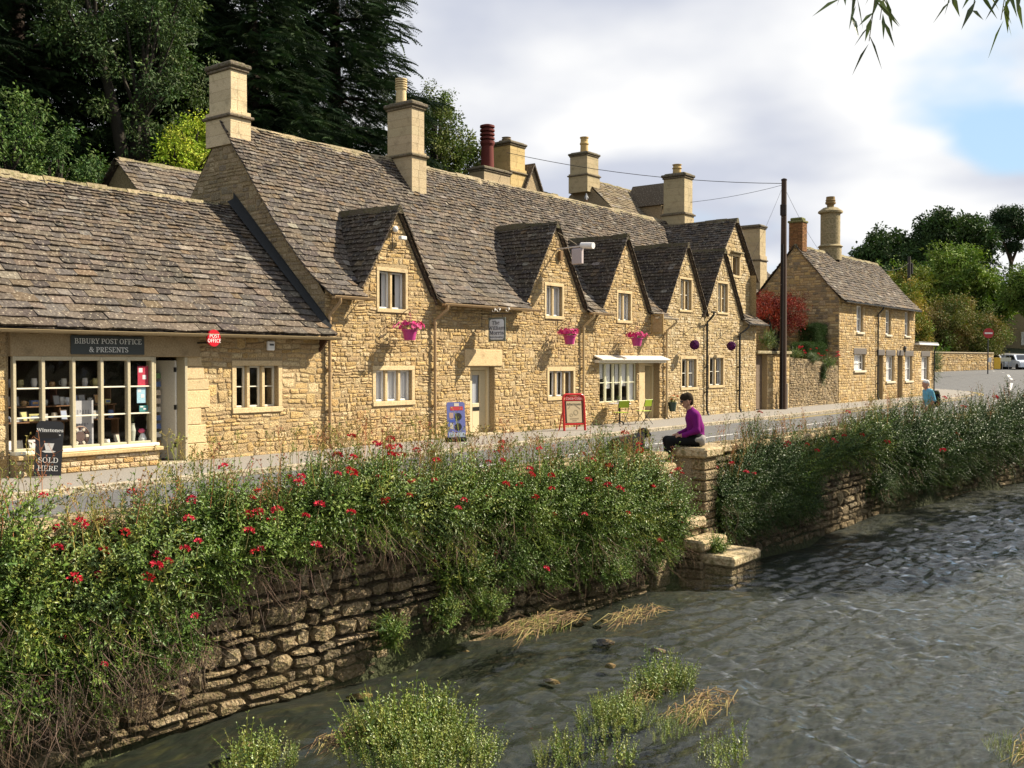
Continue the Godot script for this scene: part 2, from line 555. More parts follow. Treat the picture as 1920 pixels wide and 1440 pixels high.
# rubble walling: courses of odd stones, some two courses tall, clear of the openings
func rubble(t: Transform3D, knots: Array, openings: Array, o: Dictionary) -> Array:
	var out := []
	var lo: float = knots[0][0]
	var hi: float = knots[-1][0]
	var rows := []
	var y := lo
	while y < hi - 0.03:
		var h := minf(rf(o.h0, o.h1), hi - y)
		rows.append([y, y + h])
		y += h
	var blocked := {}
	var gap: float = o.get("gap", 0.012)
	var hues: Array = o.hues
	for r in rows.size():
		var y0: float = rows[r][0]
		var y1: float = rows[r][1]
		var a := span(knots, y0)
		var b := span(knots, y1)
		var xl := maxf(a.x, b.x)
		var xr := minf(a.y, b.y)
		var cuts := []
		for c in openings:
			if c[1] < y1 - 0.01 and c[3] > y0 + 0.01:
				cuts.append([c[0], c[2]])
		cuts.append_array(blocked.get(r, []))
		cuts.sort_custom(func(p, q): return p[0] < q[0])
		cuts.append([xr, xr + 1.0])
		var x := xl
		for c in cuts:
			var stop := minf(c[0], xr)
			while stop - x > 0.05:
				var w := rf(o.w0, o.w1)
				if rng.randf() < 0.2:
					w *= 1.5
				if stop - x - w < o.w0 * 0.7:
					w = stop - x
				if w > o.w1 * 2.0:
					w *= 0.5
				var top := y1
				if rng.randf() < o.get("tall", 0.14) and r + 1 < rows.size() and w > 0.1:
					var up := span(knots, rows[r + 1][1])
					var free: bool = x > up.x and x + w < up.y
					for q in openings:
						if q[0] < x + w and q[2] > x and q[1] < rows[r + 1][1] and q[3] > y0:
							free = false
					if free:
						top = rows[r + 1][1]
						if not blocked.has(r + 1):
							blocked[r + 1] = []
						blocked[r + 1].append([x, x + w])
				var col := vary(pick(hues), 0.11)
				var px0 := x + gap * 0.5
				var px1 := x + w - gap * 0.5
				if px1 - px0 > 0.03 and top - y0 - gap > 0.02:
					out.append([stone_piece(t, px0, y0 + gap * 0.5, px1, top - gap * 0.5, rf(o.d0, o.d1), col, o.get("warp", 0.02), o.get("rough", 1.0), o.get("sink", 0.012)), t * Vector3(x + w * 0.5, (y0 + top) * 0.5, 0), w * (top - y0)])
				x += w
			x = maxf(x, c[1])
	return out

# a roof slope: prof runs from the eave up to the ridge as (outward, height); U is the direction along the eave, P outward
class Slope:
	var o: Vector3
	var u: Vector3
	var p: Vector3
	var prof: Array
	var acc := []
	var length := 0.0
	func _init(o_: Vector3, u_: Vector3, p_: Vector3, prof_: Array) -> void:
		o = o_
		u = u_
		p = p_
		prof = prof_
		acc = [0.0]
		for i in prof.size() - 1:
			length += prof[i].distance_to(prof[i + 1])
			acc.append(length)
	func put(x: float, a: float, up: float) -> Vector3:
		var i := 0
		while i < prof.size() - 2 and a > acc[i + 1]:
			i += 1
		var d: Vector2 = (prof[i + 1] - prof[i]).normalized()
		var q: Vector2 = prof[i] + d * (a - acc[i])
		var nn := Vector2(-d.y, d.x)
		if nn.y < 0:
			nn = -nn
		q += nn * up
		return o + u * x + p * q.x + Vector3.UP * q.y

func tiles(s: Slope, x0: float, x1: float, o: Dictionary, skip: Callable) -> Array:
	var out := []
	var a := 0.0
	var row := 0
	var e0: float = o.get("e0", 0.27)
	var e1: float = o.get("e1", 0.115)
	var hues: Array = o.get("hues", SLATES)
	var sag: float = o.get("sag", 0.035)
	var pale: float = o.get("pale", 0.03)
	while a < s.length - 0.04:
		var f := a / s.length
		var ex := lerpf(e0, e1, pow(f, 0.75)) * rf(0.92, 1.08)
		var x := x0 - rf(0.0, 0.2)
		while x < x1 - 0.03:
			var w := lerpf(o.get("w0", 0.40), o.get("w1", 0.2), f) * rf(0.6, 1.4)
			var xa := maxf(x, x0)
			var xb := minf(x + w, x1)
			if x1 - xb < 0.07:
				xb = x1
				w = xb - x
			x += w
			if xb - xa < 0.04:
				continue
			var mid := s.put((xa + xb) * 0.5, a + ex * 0.5, 0.02)
			if skip.call(mid):
				continue
			var th := rf(0.018, 0.034)
			var lift := 0.028 + rf(-0.006, 0.014)
			var g := 0.004
			var tilt := rf(-0.006, 0.006)
			var q := []
			var top := minf(a + ex * 1.75, s.length + 0.02)
			for k in 5:
				var xx := lerpf(xa + g, xb - g, [0.0, 0.35, 0.68, 1.0, 0.0][k])
				if k < 4:
					var aa := a + rf(-0.014, 0.014) + (rf(0.0, 0.022) if k == 0 or k == 3 else 0.0)
					var wv := wob.get_noise_2d(xx * 14.0 + 50.0 * s.o.z, a * 18.0) * sag
					q.append([s.put(xx, aa, lift + th + wv + tilt * (k - 1.5)), s.put(xx, aa + 0.004, lift + wv + tilt * (k - 1.5) - 0.012)])
			var wv2 := wob.get_noise_2d(xa * 14.0 + 50.0 * s.o.z, top * 18.0) * sag
			var tl := s.put(xa + g, top, 0.006 + wv2)
			var tr := s.put(xb - g, top, 0.006 + wv2)
			var col := vary(pick(hues), 0.15)
			if rng.randf() < pale:
				col = vary(Color(0.25, 0.228, 0.198), 0.25)
			elif rng.randf() < 0.05:
				col = vary(Color(0.17, 0.13, 0.09), 0.2)
			var mb := MB.new()
			mb.tri(tl, tr, q[2][0], col)
			mb.tri(tl, q[2][0], q[1][0], col)
			mb.tri(tl, q[1][0], q[0][0], col)
			mb.tri(tr, q[3][0], q[2][0], col)
			for k in 3:
				mb.quad(q[k][0], q[k + 1][0], q[k + 1][1], q[k][1], col)
			mb.tri(q[0][1], tl, q[0][0], col)
			mb.tri(q[3][0], tr, q[3][1], col)
			out.append([mb, mid, (xb - xa) * ex])
		a += ex
		row += 1
	return out

func underlay(mb: MB, s: Slope, x0: float, x1: float, drop: float, col: Color) -> void:
	for i in s.prof.size() - 1:
		var a0: float = s.acc[i]
		var a1: float = s.acc[i + 1]
		mb.quad(s.put(x0, a0, drop), s.put(x0, a1 - 0.001, drop), s.put(x1, a1 - 0.001, drop), s.put(x1, a0, drop), col)

# ridge stones from a to b
func ridge(parent: Node3D, a: Vector3, b: Vector3, side: Vector3, run: float, drop: float, hue: Color, step := 0.45, called := "ridge_stone") -> void:
	var d := b - a
	var n := maxi(1, int(d.length() / step))
	for i in n:
		var p := a + d * (float(i) / n) + d.normalized() * 0.004
		var q := a + d * (float(i + 1) / n) - d.normalized() * 0.004
		var lift := rf(-0.012, 0.022)
		var mb := MB.new()
		var col := vary(hue, 0.18)
		var e := []
		for w in [p, q]:
			var s: float = wob.get_noise_2d(w.x * 14.0, w.z * 14.0) * 0.035
			var u: Vector3 = w + Vector3.UP * (lift + s)
			e.append([u + side * run - Vector3.UP * drop, u + side * run * 0.93 - Vector3.UP * (drop - 0.05), u + Vector3.UP * 0.05 + side * 0.05, u + Vector3.UP * 0.05 - side * 0.05, u - side * run * 0.93 - Vector3.UP * (drop - 0.05), u - side * run - Vector3.UP * drop])
		for k in 5:
			mb.quad(e[0][k], e[1][k], e[1][k + 1], e[0][k + 1], col)
		for w in 2:
			for k in [1, 2, 3, 4]:
				mb.tri(e[w][0], e[w][k], e[w][k + 1], col)
		wpart(parent, called, mb, M.capstone)

# ---------------------------------------------------------------- windows, doors, pipes

# a window in a wall: dressed surround, lights split by mullions, wooden casements with bars, panes and curtains
func window(parent: Node3D, t: Transform3D, r: Array, o: Dictionary) -> Node3D:
	var x0: float = r[0]
	var y0: float = r[1]
	var x1: float = r[2]
	var y1: float = r[3]
	var b: float = o.get("border", 0.1)
	var proud: float = o.get("proud", 0.028)
	var deep: float = o.get("deep", 0.17)
	var hue: Color = o.get("hue", DRESSED)
	var s := MB.new()
	if b > 0.0:
		var bev := 0.008
		s.box(t * at((x0 + x1) / 2, y1 + b / 2, (proud - deep) / 2), Vector3(x1 - x0 + 2 * b, b, proud + deep), vary(hue, 0.05), bev)
		s.box(t * at((x0 + x1) / 2, y0 - b / 2, (proud + 0.02 - deep) / 2), Vector3(x1 - x0 + 2 * b, b, proud + 0.02 + deep), vary(hue, 0.05), bev)
		for x in [x0 - b / 2, x1 + b / 2]:
			s.box(t * at(x, (y0 + y1) / 2, (proud - deep) / 2), Vector3(b - 0.002, y1 - y0 - 0.004, proud + deep - 0.004), vary(hue, 0.05), bev)
	var w := wpart(parent, "window", s, M.ashlar) if b > 0.0 else null
	if w == null:
		w = MeshInstance3D.new()
		w.name = "window"
		parent.add_child(w, true)
		w.transform = parent.global_transform.affine_inverse()
	var n: int = o.get("lights", 2)
	var mw: float = o.get("mullion", 0.09)
	var lw := (x1 - x0 - mw * (n - 1)) / n
	var wood: Color = o.get("wood", Color(0.72, 0.68, 0.56))
	var stone_mull: bool = o.get("stone", true)
	for i in n:
		var a := x0 + i * (lw + mw)
		if i > 0 and mw > 0.0:
			var m := MB.new()
			m.box(t * at(a - mw / 2, (y0 + y1) / 2, -deep * 0.5 + (0.0 if stone_mull else -0.03)), Vector3(mw, y1 - y0, 0.1), hue if stone_mull else wood, 0.012)
			wpart(w, "mullion", m, M.ashlar if stone_mull else M.paint)
		var f := MB.new()
		var fw: float = o.get("frame", 0.045)
		var z := -deep + 0.05
		f.box(t * at(a + fw / 2, (y0 + y1) / 2, z), Vector3(fw, y1 - y0, 0.05), wood, 0.006)
		f.box(t * at(a + lw - fw / 2, (y0 + y1) / 2, z), Vector3(fw, y1 - y0, 0.05), wood, 0.006)
		f.box(t * at(a + lw / 2, y1 - fw / 2, z), Vector3(lw - 2 * fw, fw, 0.046), wood, 0.006)
		f.box(t * at(a + lw / 2, y0 + fw / 2, z), Vector3(lw - 2 * fw, fw, 0.046), wood, 0.006)
		wpart(w, "casement", f, M.paint)
		var rows: int = o.get("rows", 1)
		var cols: int = o.get("cols", 1)
		var bars := MB.new()
		for k in range(1, rows):
			bars.box(t * at(a + lw / 2, lerpf(y0, y1, float(k) / rows), z + 0.004), Vector3(lw - 2 * fw, 0.024, 0.03), wood, 0.004)
		for k in range(1, cols):
			bars.box(t * at(lerpf(a, a + lw, float(k) / cols), (y0 + y1) / 2, z + 0.002), Vector3(0.024, y1 - y0 - 2 * fw, 0.026), wood, 0.004)
		if bars.v.size():
			wpart(w, "glazing_bars", bars, M.paint)
		for ry in rows:
			for cxx in cols:
				var g := MB.new()
				var ga := lerpf(a + fw, a + lw - fw, float(cxx) / cols)
				var gb := lerpf(a + fw, a + lw - fw, float(cxx + 1) / cols)
				var ha := lerpf(y0 + fw, y1 - fw, float(ry) / rows)
				var hb := lerpf(y0 + fw, y1 - fw, float(ry + 1) / rows)
				var tl := rf(-0.004, 0.004)
				g.quad(t * Vector3(ga, ha, z - 0.012), t * Vector3(ga, hb, z - 0.012 + tl), t * Vector3(gb, hb, z - 0.012 + tl), t * Vector3(gb, ha, z - 0.012), Color.WHITE)
				wpart(w, "pane", g, M.glass)
		var cur: Array = o.get("curtains", [])
		for cu in cur:
			if cu[0] != i:
				continue
			# cu: light, from, to (share of the light), bottom share, hue
			var cm := MB.new()
			var st := 12
			var ca := lerpf(a, a + lw, cu[1])
			var cb := lerpf(a, a + lw, cu[2])
			var cy0 := lerpf(y0, y1, cu[3])
			for k in st:
				var xa := lerpf(ca, cb, float(k) / st)
				var xb := lerpf(ca, cb, float(k + 1) / st)
				var za := z - 0.07 + 0.016 * sin(k * 2.1 + x0)
				var zb := z - 0.07 + 0.016 * sin((k + 1) * 2.1 + x0)
				cm.quad(t * Vector3(xa, cy0, za), t * Vector3(xa, y1, za), t * Vector3(xb, y1, zb), t * Vector3(xb, cy0, zb), cu[4])
			wpart(w, "curtain", cm, M.cloth)
	if o.has("lintel"):
		pass
	return w

# a dark room behind a window so that daylight does not leak through the house
func downpipe(parent: Node3D, x: float, y0: float, y1: float, z_top: float, hue: Color, m: Material, lean := 0.0) -> void:
	var p := MB.new()
	p.tube([Vector3(x + lean, y1, z_top), Vector3(x + lean, y1 - 0.12, z_top), Vector3(x + lean * 0.5, y1 - 0.28, z_top * 0.5 + 0.05), Vector3(x, y1 - 0.42, 0.1), Vector3(x, y0 + 0.2, 0.1), Vector3(x, y0 + 0.06, 0.16), Vector3(x, y0 + 0.02, 0.2)], [0.043, 0.043, 0.043, 0.043, 0.043, 0.043, 0.043], 10, hue)
	for y in [y0 + 0.9, y0 + 1.9, y1 - 0.55]:
		p.tube([Vector3(x, y, 0.1), Vector3(x, y + 0.07, 0.1)], [0.056, 0.056], 10, hue)
		p.bx(x - 0.07, y + 0.02, 0.02, x + 0.07, y + 0.05, 0.07, hue)
	wpart(parent, "downpipe", p, m)

func gutter(parent: Node3D, x0: float, x1: float, y: float, z: float, hue: Color, m: Material) -> void:
	var g := MB.new()
	var r := 0.058
	var n := 8
	for k in n:
		var a0 := PI + PI * k / n
		var a1 := PI + PI * (k + 1) / n
		var p0 := Vector2(cos(a0), sin(a0))
		var p1 := Vector2(cos(a1), sin(a1))
		for rr in [r, r - 0.008]:
			g.trin(Vector3(x0, y + p0.y * rr, z + p0.x * rr), Vector3(x1, y + p0.y * rr, z + p0.x * rr), Vector3(x1, y + p1.y * rr, z + p1.x * rr), Vector3(0, p0.y, p0.x), Vector3(0, p0.y, p0.x), Vector3(0, p1.y, p1.x), hue)
			g.trin(Vector3(x0, y + p0.y * rr, z + p0.x * rr), Vector3(x1, y + p1.y * rr, z + p1.x * rr), Vector3(x0, y + p1.y * rr, z + p1.x * rr), Vector3(0, p0.y, p0.x), Vector3(0, p1.y, p1.x), Vector3(0, p1.y, p1.x), hue)
	g.bx(x0, y - 0.004, z + r - 0.008, x1, y + 0.012, z + r + 0.006, hue)
	g.bx(x0 - 0.004, y - r, z - r, x0 + 0.004, y, z + r, hue)
	g.bx(x1 - 0.004, y - r, z - r, x1 + 0.004, y, z + r, hue)
	var x := x0 + 0.3
	while x < x1:
		g.bx(x - 0.012, y - r - 0.012, 0.0, x + 0.012, y - r + 0.004, z + 0.02, hue)
		x += 0.9
	wpart(parent, "gutter", g, m)

func chimney(parent: Node3D, x0: float, z0: float, x1: float, z1: float, y0: float, yl: float, y1: float, hue: Color, pots: Array, base := 0.06) -> Node3D:
	# courses of dressed stone blocks with a ledge at yl and a capping at the top
	var core := MB.new()
	core.bx(x0 + 0.03, y0, z0 + 0.03, x1 - 0.03, y1, z1 - 0.03, shade(hue, 0.8))
	var c := wpart(parent, "chimney", core, M.mortar)
	var y := y0
	while y < y1 - 0.22:
		var h := minf(rf(0.24, 0.32), y1 - 0.2 - y)
		var g := base if y < yl else 0.0
		var sp := lerpf(x0, x1, rf(0.38, 0.62))
		for q in [[x0 - g, sp - 0.001], [sp + 0.001, x1 + g]]:
			var b := MB.new()
			b.bx(q[0], y + 0.001, z0 - g, q[1], y + h - 0.001, z1 + g, vary(hue, 0.07), 0.005)
			wpart(c, "block", b, M.ashlar)
		y += h
	var l := MB.new()
	var gg := base + 0.07
	l.bx(x0 - gg, yl - 0.05, z0 - gg, x1 + gg, yl + 0.03, z1 + gg, Color(0.2, 0.17, 0.13), 0.02)
	l.bx(x0 - base, yl + 0.028, z0 - base, x1 + base, yl + 0.08, z1 + base, Color(0.22, 0.19, 0.14), 0.025)
	wpart(c, "ledge", l, M.capstone)
	var k := MB.new()
	k.bx(x0 - 0.05, y1 - 0.2, z0 - 0.05, x1 + 0.05, y1 - 0.12, z1 + 0.05, Color(0.2, 0.17, 0.13), 0.02)
	k.bx(x0 - 0.1, y1 - 0.119, z0 - 0.1, x1 + 0.1, y1, z1 + 0.1, Color(0.16, 0.14, 0.11), 0.03)
	k.bx(x0 + 0.02, y1 + 0.001, z0 + 0.02, x1 - 0.02, y1 + 0.06, z1 - 0.02, Color(0.2, 0.18, 0.13), 0.02)
	wpart(c, "cap", k, M.capstone)
	for p in pots:
		var m := MB.new()
		var t := at((x0 + x1) / 2 + p.get("dx", 0.0), y1 + 0.05, (z0 + z1) / 2 + p.get("dz", 0.0))
		var r: float = p.r
		var h: float = p.h
		var prof := [Vector2(r * 0.0, 0), Vector2(r, 0), Vector2(r * 0.92, h * 0.5), Vector2(r * 1.1, h * 0.56), Vector2(r * 1.1, h * 0.62)]
		if p.get("slots", false):
			for q in 4:
				var yb := h * (0.62 + 0.09 * q)
				prof.append_array([Vector2(r * 0.8, yb), Vector2(r * 0.8, yb + h * 0.035), Vector2(r * 1.12, yb + h * 0.04), Vector2(r * 1.1, yb + h * 0.085)])
			prof.append_array([Vector2(r * 0.6, h), Vector2(0, h)])
		else:
			prof.append_array([Vector2(r * 0.9, h * 0.7), Vector2(r * 0.9, h * 0.93), Vector2(r * 1.08, h * 0.94), Vector2(r * 1.08, h), Vector2(r * 0.75, h), Vector2(r * 0.7, h * 0.6)])
		m.lathe(t, prof, 14, p.col)
		wpart(c, "chimney_pot", m, M.dull)
	return c

# ---------------------------------------------------------------- the lie of the land

const BANKS := [[-60.0, 6.2], [-14.0, 9.8], [-2.4, 10.72], [8.0, 11.0], [15.0, 11.9], [25.0, 13.2], [45.0, 16.0], [80.0, 22.0], [140.0, 34.0]]

func bank_z(x: float) -> float:
	for i in BANKS.size() - 1:
		if x <= BANKS[i + 1][0]:
			return lerpf(BANKS[i][1], BANKS[i + 1][1], clampf((x - BANKS[i][0]) / (BANKS[i + 1][0] - BANKS[i][0]), 0, 1))
	return 34.0

func rise(x: float) -> float:
	return 1.5 * smoothstep(48.0, 76.0, x) + maxf(0.0, x - 76.0) * 0.012

func land(x: float, z: float) -> float:
	var y := rise(x) - 0.16
	var zw := bank_z(x)
	if z > zw - 0.2:
		y = -1.75 if z < zw + 9.6 else 0.35 * smoothstep(zw + 9.6, zw + 10.6, z) - 0.1
	var back := maxf(0.0, -8.5 - z)
	y += minf(back * 0.32, 9.0) * lerpf(1.0, 0.3, smoothstep(18.0, 60.0, x))
	y += minf(maxf(0.0, x - 92.0) * 0.13, 9.0) * smoothstep(14.0, -10.0, z)
	return y

func sheet(xs: Array, zs: Array, f: Callable, col: Color) -> MB:
	var mb := MB.new()
	for i in xs.size() - 1:
		for k in zs.size() - 1:
			var a := Vector3(xs[i], f.call(xs[i], zs[k]), zs[k])
			var b := Vector3(xs[i + 1], f.call(xs[i + 1], zs[k]), zs[k])
			var c := Vector3(xs[i + 1], f.call(xs[i + 1], zs[k + 1]), zs[k + 1])
			var d := Vector3(xs[i], f.call(xs[i], zs[k + 1]), zs[k + 1])
			mb.quad(a, b, c, d, col)
	return mb

func steps(a: float, b: float, n: int) -> Array:
	var out := []
	for i in n + 1:
		out.append(lerpf(a, b, float(i) / n))
	return out

func make_land() -> void:
	var xs := [-900.0, -500.0, -250.0, -120.0] + steps(-60, 140, 100) + [180.0, 240.0, 320.0, 500.0, 900.0]
	var zs := [-900.0, -500.0, -300.0, -180.0, -120.0] + steps(-80, -8, 24) + [-6.0, 0.0] + steps(5, 45, 80) + [80.0, 160.0, 300.0, 900.0]
	setting("ground", sheet(xs, zs, func(x, z): return land(x, z), Color(0.085, 0.095, 0.04)), M.earth)
	# road
	var rx := steps(-40, 48, 44) + steps(50, 120, 35)
	var road := setting("road", sheet(rx, [2.4, 3.0, 5.0, 7.0, 8.35], func(x, _z): return rise(x) - 0.11, Color(0.135, 0.134, 0.136)), M.asphalt)
	var jn := sheet(steps(52, 104, 26), steps(-16, 2.4, 9), func(x, z): return maxf(rise(x) - 0.106, land(x, z) + 0.02) if z > -9 else land(x, z) + 0.03, Color(0.135, 0.134, 0.136))
	var jp := wpart(road, "side_road", jn, M.asphalt)
	jp.name = "side_road"
	var mark := MB.new()
	var x := -30.0
	while x < 50.0:
		mark.quad(Vector3(x, -0.105, 4.85), Vector3(x + 2.6, -0.105, 4.85), Vector3(x + 2.6, -0.105, 4.96), Vector3(x, -0.105, 4.96), Color(0.62, 0.61, 0.58))
		x += 4.0
	wpart(road, "centre_marking", mark, M.paint)
	var far_marks := MB.new()
	for q in [[57.0, 3.6, 62.0, 2.7], [64.5, 2.2, 69.0, 1.0], [71.5, 0.2, 76.0, -1.6]]:
		var a := Vector3(q[0], rise(q[0]) - 0.098, q[1])
		var b := Vector3(q[2], rise(q[2]) - 0.098, q[3])
		var s := Vector3(0, 0, 0.09)
		far_marks.quad(a - s, b - s, b + s, a + s, Color(0.62, 0.61, 0.58))
	wpart(road, "junction_marking", far_marks, M.paint)
	# far pavement with the kerb along the cottages
	var pv := sheet(steps(-40, 48, 22) + [49.5, 51.0, 52.5], [-0.3, 0.8, 1.6, 2.26], func(xx, _z): return rise(xx), Color(0.28, 0.258, 0.225))
	var corner := []
	for i in 13:
		var a := PI / 2 * i / 12.0
		corner.append(Vector2(52.5 + 4.2 * cos(PI / 2 - a), -4.0 + 6.26 * sin(PI / 2 - a)))
	for i in 12:
		for e in 1:
			var c0 := Vector2(52.5, -4.0)
			var p0: Vector2 = corner[i]
			var p1: Vector2 = corner[i + 1]
			pv.tri(Vector3(c0.x, rise(c0.x) + 0.002, c0.y), Vector3(p0.x, rise(p0.x), p0.y), Vector3(p1.x, rise(p1.x), p1.y), Color(0.28, 0.258, 0.225))
	var pavement := setting("pavement", pv, M.paving)
	var kerbs := []
	x = -34.0
	while x < 52.4:
		var w := rf(0.7, 1.0)
		var m := MB.new()
		m.bx(x + 0.004, -0.2 + rise(x), 2.262, x + w - 0.004, rf(0.0, 0.012) + rise(x), 2.41, vary(Color(0.42, 0.38, 0.31), 0.12), 0.015)
		kerbs.append([m, Vector3(x, 0, 2.3), w * 0.15])
		x += w
	for i in 12:
		var p0: Vector2 = corner[i]
		var p1: Vector2 = corner[i + 1]
		var m := MB.new()
		var d := (p1 - p0)
		m.box(Transform3D(Basis(Vector3.UP, -atan2(d.y, d.x)), Vector3((p0.x + p1.x) / 2, rise(p0.x) - 0.09, (p0.y + p1.y) / 2)), Vector3(d.length() + 0.02, 0.2, 0.15), vary(Color(0.42, 0.38, 0.31), 0.12), 0.015)
		kerbs.append([m, Vector3(p0.x, 0, p0.y), 0.1])
	pieces(pavement, "kerbstone", kerbs, M.capstone, 200)
	var yl := MB.new()
	for off in [0.28, 0.5]:
		yl.quad(Vector3(20, -0.104, 2.41 + off), Vector3(48, -0.104, 2.41 + off), Vector3(48, -0.104, 2.49 + off), Vector3(20, -0.104, 2.49 + off), Color(0.5, 0.36, 0.08))
		for i in 12:
			var o := Vector2(52.5, -4.0)
			var e: Array = []
			for p in [corner[i], corner[i + 1]]:
				var dd: Vector2 = (p - o).normalized()
				for r in [off + 0.1, off + 0.19]:
					var q: Vector2 = p + dd * r
					e.append(Vector3(q.x, rise(q.x) - 0.096, q.y))
			yl.quad(e[0], e[2], e[3], e[1], Color(0.5, 0.36, 0.08))
	wpart(road, "yellow_line", yl, M.paint)
	# strip of paving along the river wall
	var vx := steps(-40, 60, 50)
	var near := MB.new()
	for i in vx.size() - 1:
		var xa: float = vx[i]
		var xb: float = vx[i + 1]
		near.quad(Vector3(xa, rise(xa) - 0.03, 8.4), Vector3(xb, rise(xb) - 0.03, 8.4), Vector3(xb, rise(xb) - 0.03, bank_z(xb) - 0.2), Vector3(xa, rise(xa) - 0.03, bank_z(xa) - 0.2), Color(0.30, 0.28, 0.24))
		near.quad(Vector3(xa, rise(xa) - 0.2, 8.352), Vector3(xa, rise(xa) - 0.03, 8.4), Vector3(xb, rise(xb) - 0.03, 8.4), Vector3(xb, rise(xb) - 0.2, 8.352), Color(0.4, 0.37, 0.3))
	setting("riverside_path", near, M.paving)

var ripple := FastNoiseLite.new()

func wave(x: float, z: float) -> float:
	var chop := 0.22 + 0.78 * smoothstep(bank_z(x) + 0.4, bank_z(x) + 3.0, z)
	var u := x * 0.9 + ripple.get_noise_2d(x * 0.4, z * 0.4) * 1.2
	return chop * (0.036 * ripple.get_noise_2d(u * 1.0, z * 1.8) + 0.036 * ripple.get_noise_2d(u * 1.7 + 40.0, z * 3.6) + 0.014 * ripple.get_noise_2d(x * 5.5, z * 7.5 + 90.0))

func make_river() -> void:
	ripple.seed = 5
	ripple.noise_type = FastNoiseLite.TYPE_SIMPLEX_SMOOTH
	ripple.frequency = 1.0
	ripple.fractal_type = FastNoiseLite.FRACTAL_NONE
	var xs := [-40.0, -30.0, -22.0]
	var x := -18.0
	while x < 60.0:
		xs.append(x)
		x += 0.07 * maxf(1.0, (x + 12.0) / 7.0)
	xs.append_array([70.0, 90.0])
	var nz := 130
	var v := PackedVector3Array()
	var n := PackedVector3Array()
	var idx := PackedInt32Array()
	for i in xs.size():
		var z0 := bank_z(xs[i]) - 0.35
		for k in nz + 1:
			var z := z0 + 10.2 * k / nz
			var xx: float = xs[i]
			var e := 0.03
			var h := wave(xx, z)
			v.append(Vector3(xx, -1.1 + h, z))
			n.append(Vector3(-(wave(xx + e, z) - h) / e, 1, -(wave(xx, z + e) - h) / e).normalized())
			if i > 0 and k > 0:
				var p := i * (nz + 1) + k
				idx.append_array(PackedInt32Array([p - nz - 2, p, p - nz - 1, p - nz - 2, p - 1, p]))
	var arr := []
	arr.resize(Mesh.ARRAY_MAX)
	arr[Mesh.ARRAY_VERTEX] = v
	arr[Mesh.ARRAY_NORMAL] = n
	arr[Mesh.ARRAY_INDEX] = idx
	var m := ArrayMesh.new()
	m.add_surface_from_arrays(Mesh.PRIMITIVE_TRIANGLES, arr)
	m.surface_set_material(0, M.water)
	var o := MeshInstance3D.new()
	o.name = "river_water"
	o.mesh = m
	o.set_meta("kind", "structure")
	add_child(o)
	var bed := setting("river_bed", sheet(steps(-40, 90, 130), steps(7.0, 33.0, 52), func(xx, z): return -1.5 + 0.13 * ripple.get_noise_2d(xx * 0.35, z * 0.5) + 0.05 * ripple.get_noise_2d(xx * 1.3, z * 1.3) if z > bank_z(xx) - 0.45 else -1.9, Color(0.022, 0.036, 0.010)), M.bed)
	for i in 12:
		var sx := rf(-13.5, -3.0)
		var sz := bank_z(sx) + rf(0.15, 2.6)
		var mb := MB.new()
		mb.ball(Transform3D(Basis(Vector3.UP, rf(0, 6)), Vector3(sx, -1.46, sz)), Vector3(rf(0.05, 0.16), rf(0.012, 0.03), rf(0.05, 0.12)), 5, vary(Color(0.3, 0.22, 0.1), 0.35))
		wpart(bed, "stone", mb, M.riverstone)

# ---------------------------------------------------------------- the post office

func goods(called: String, label: String, mb: MB, m: Material, cat: String, p: Vector3) -> void:
	var t := thing(called, label, cat, p, 0.0, "goods in the post office window")
	part(t, called, mb, m)

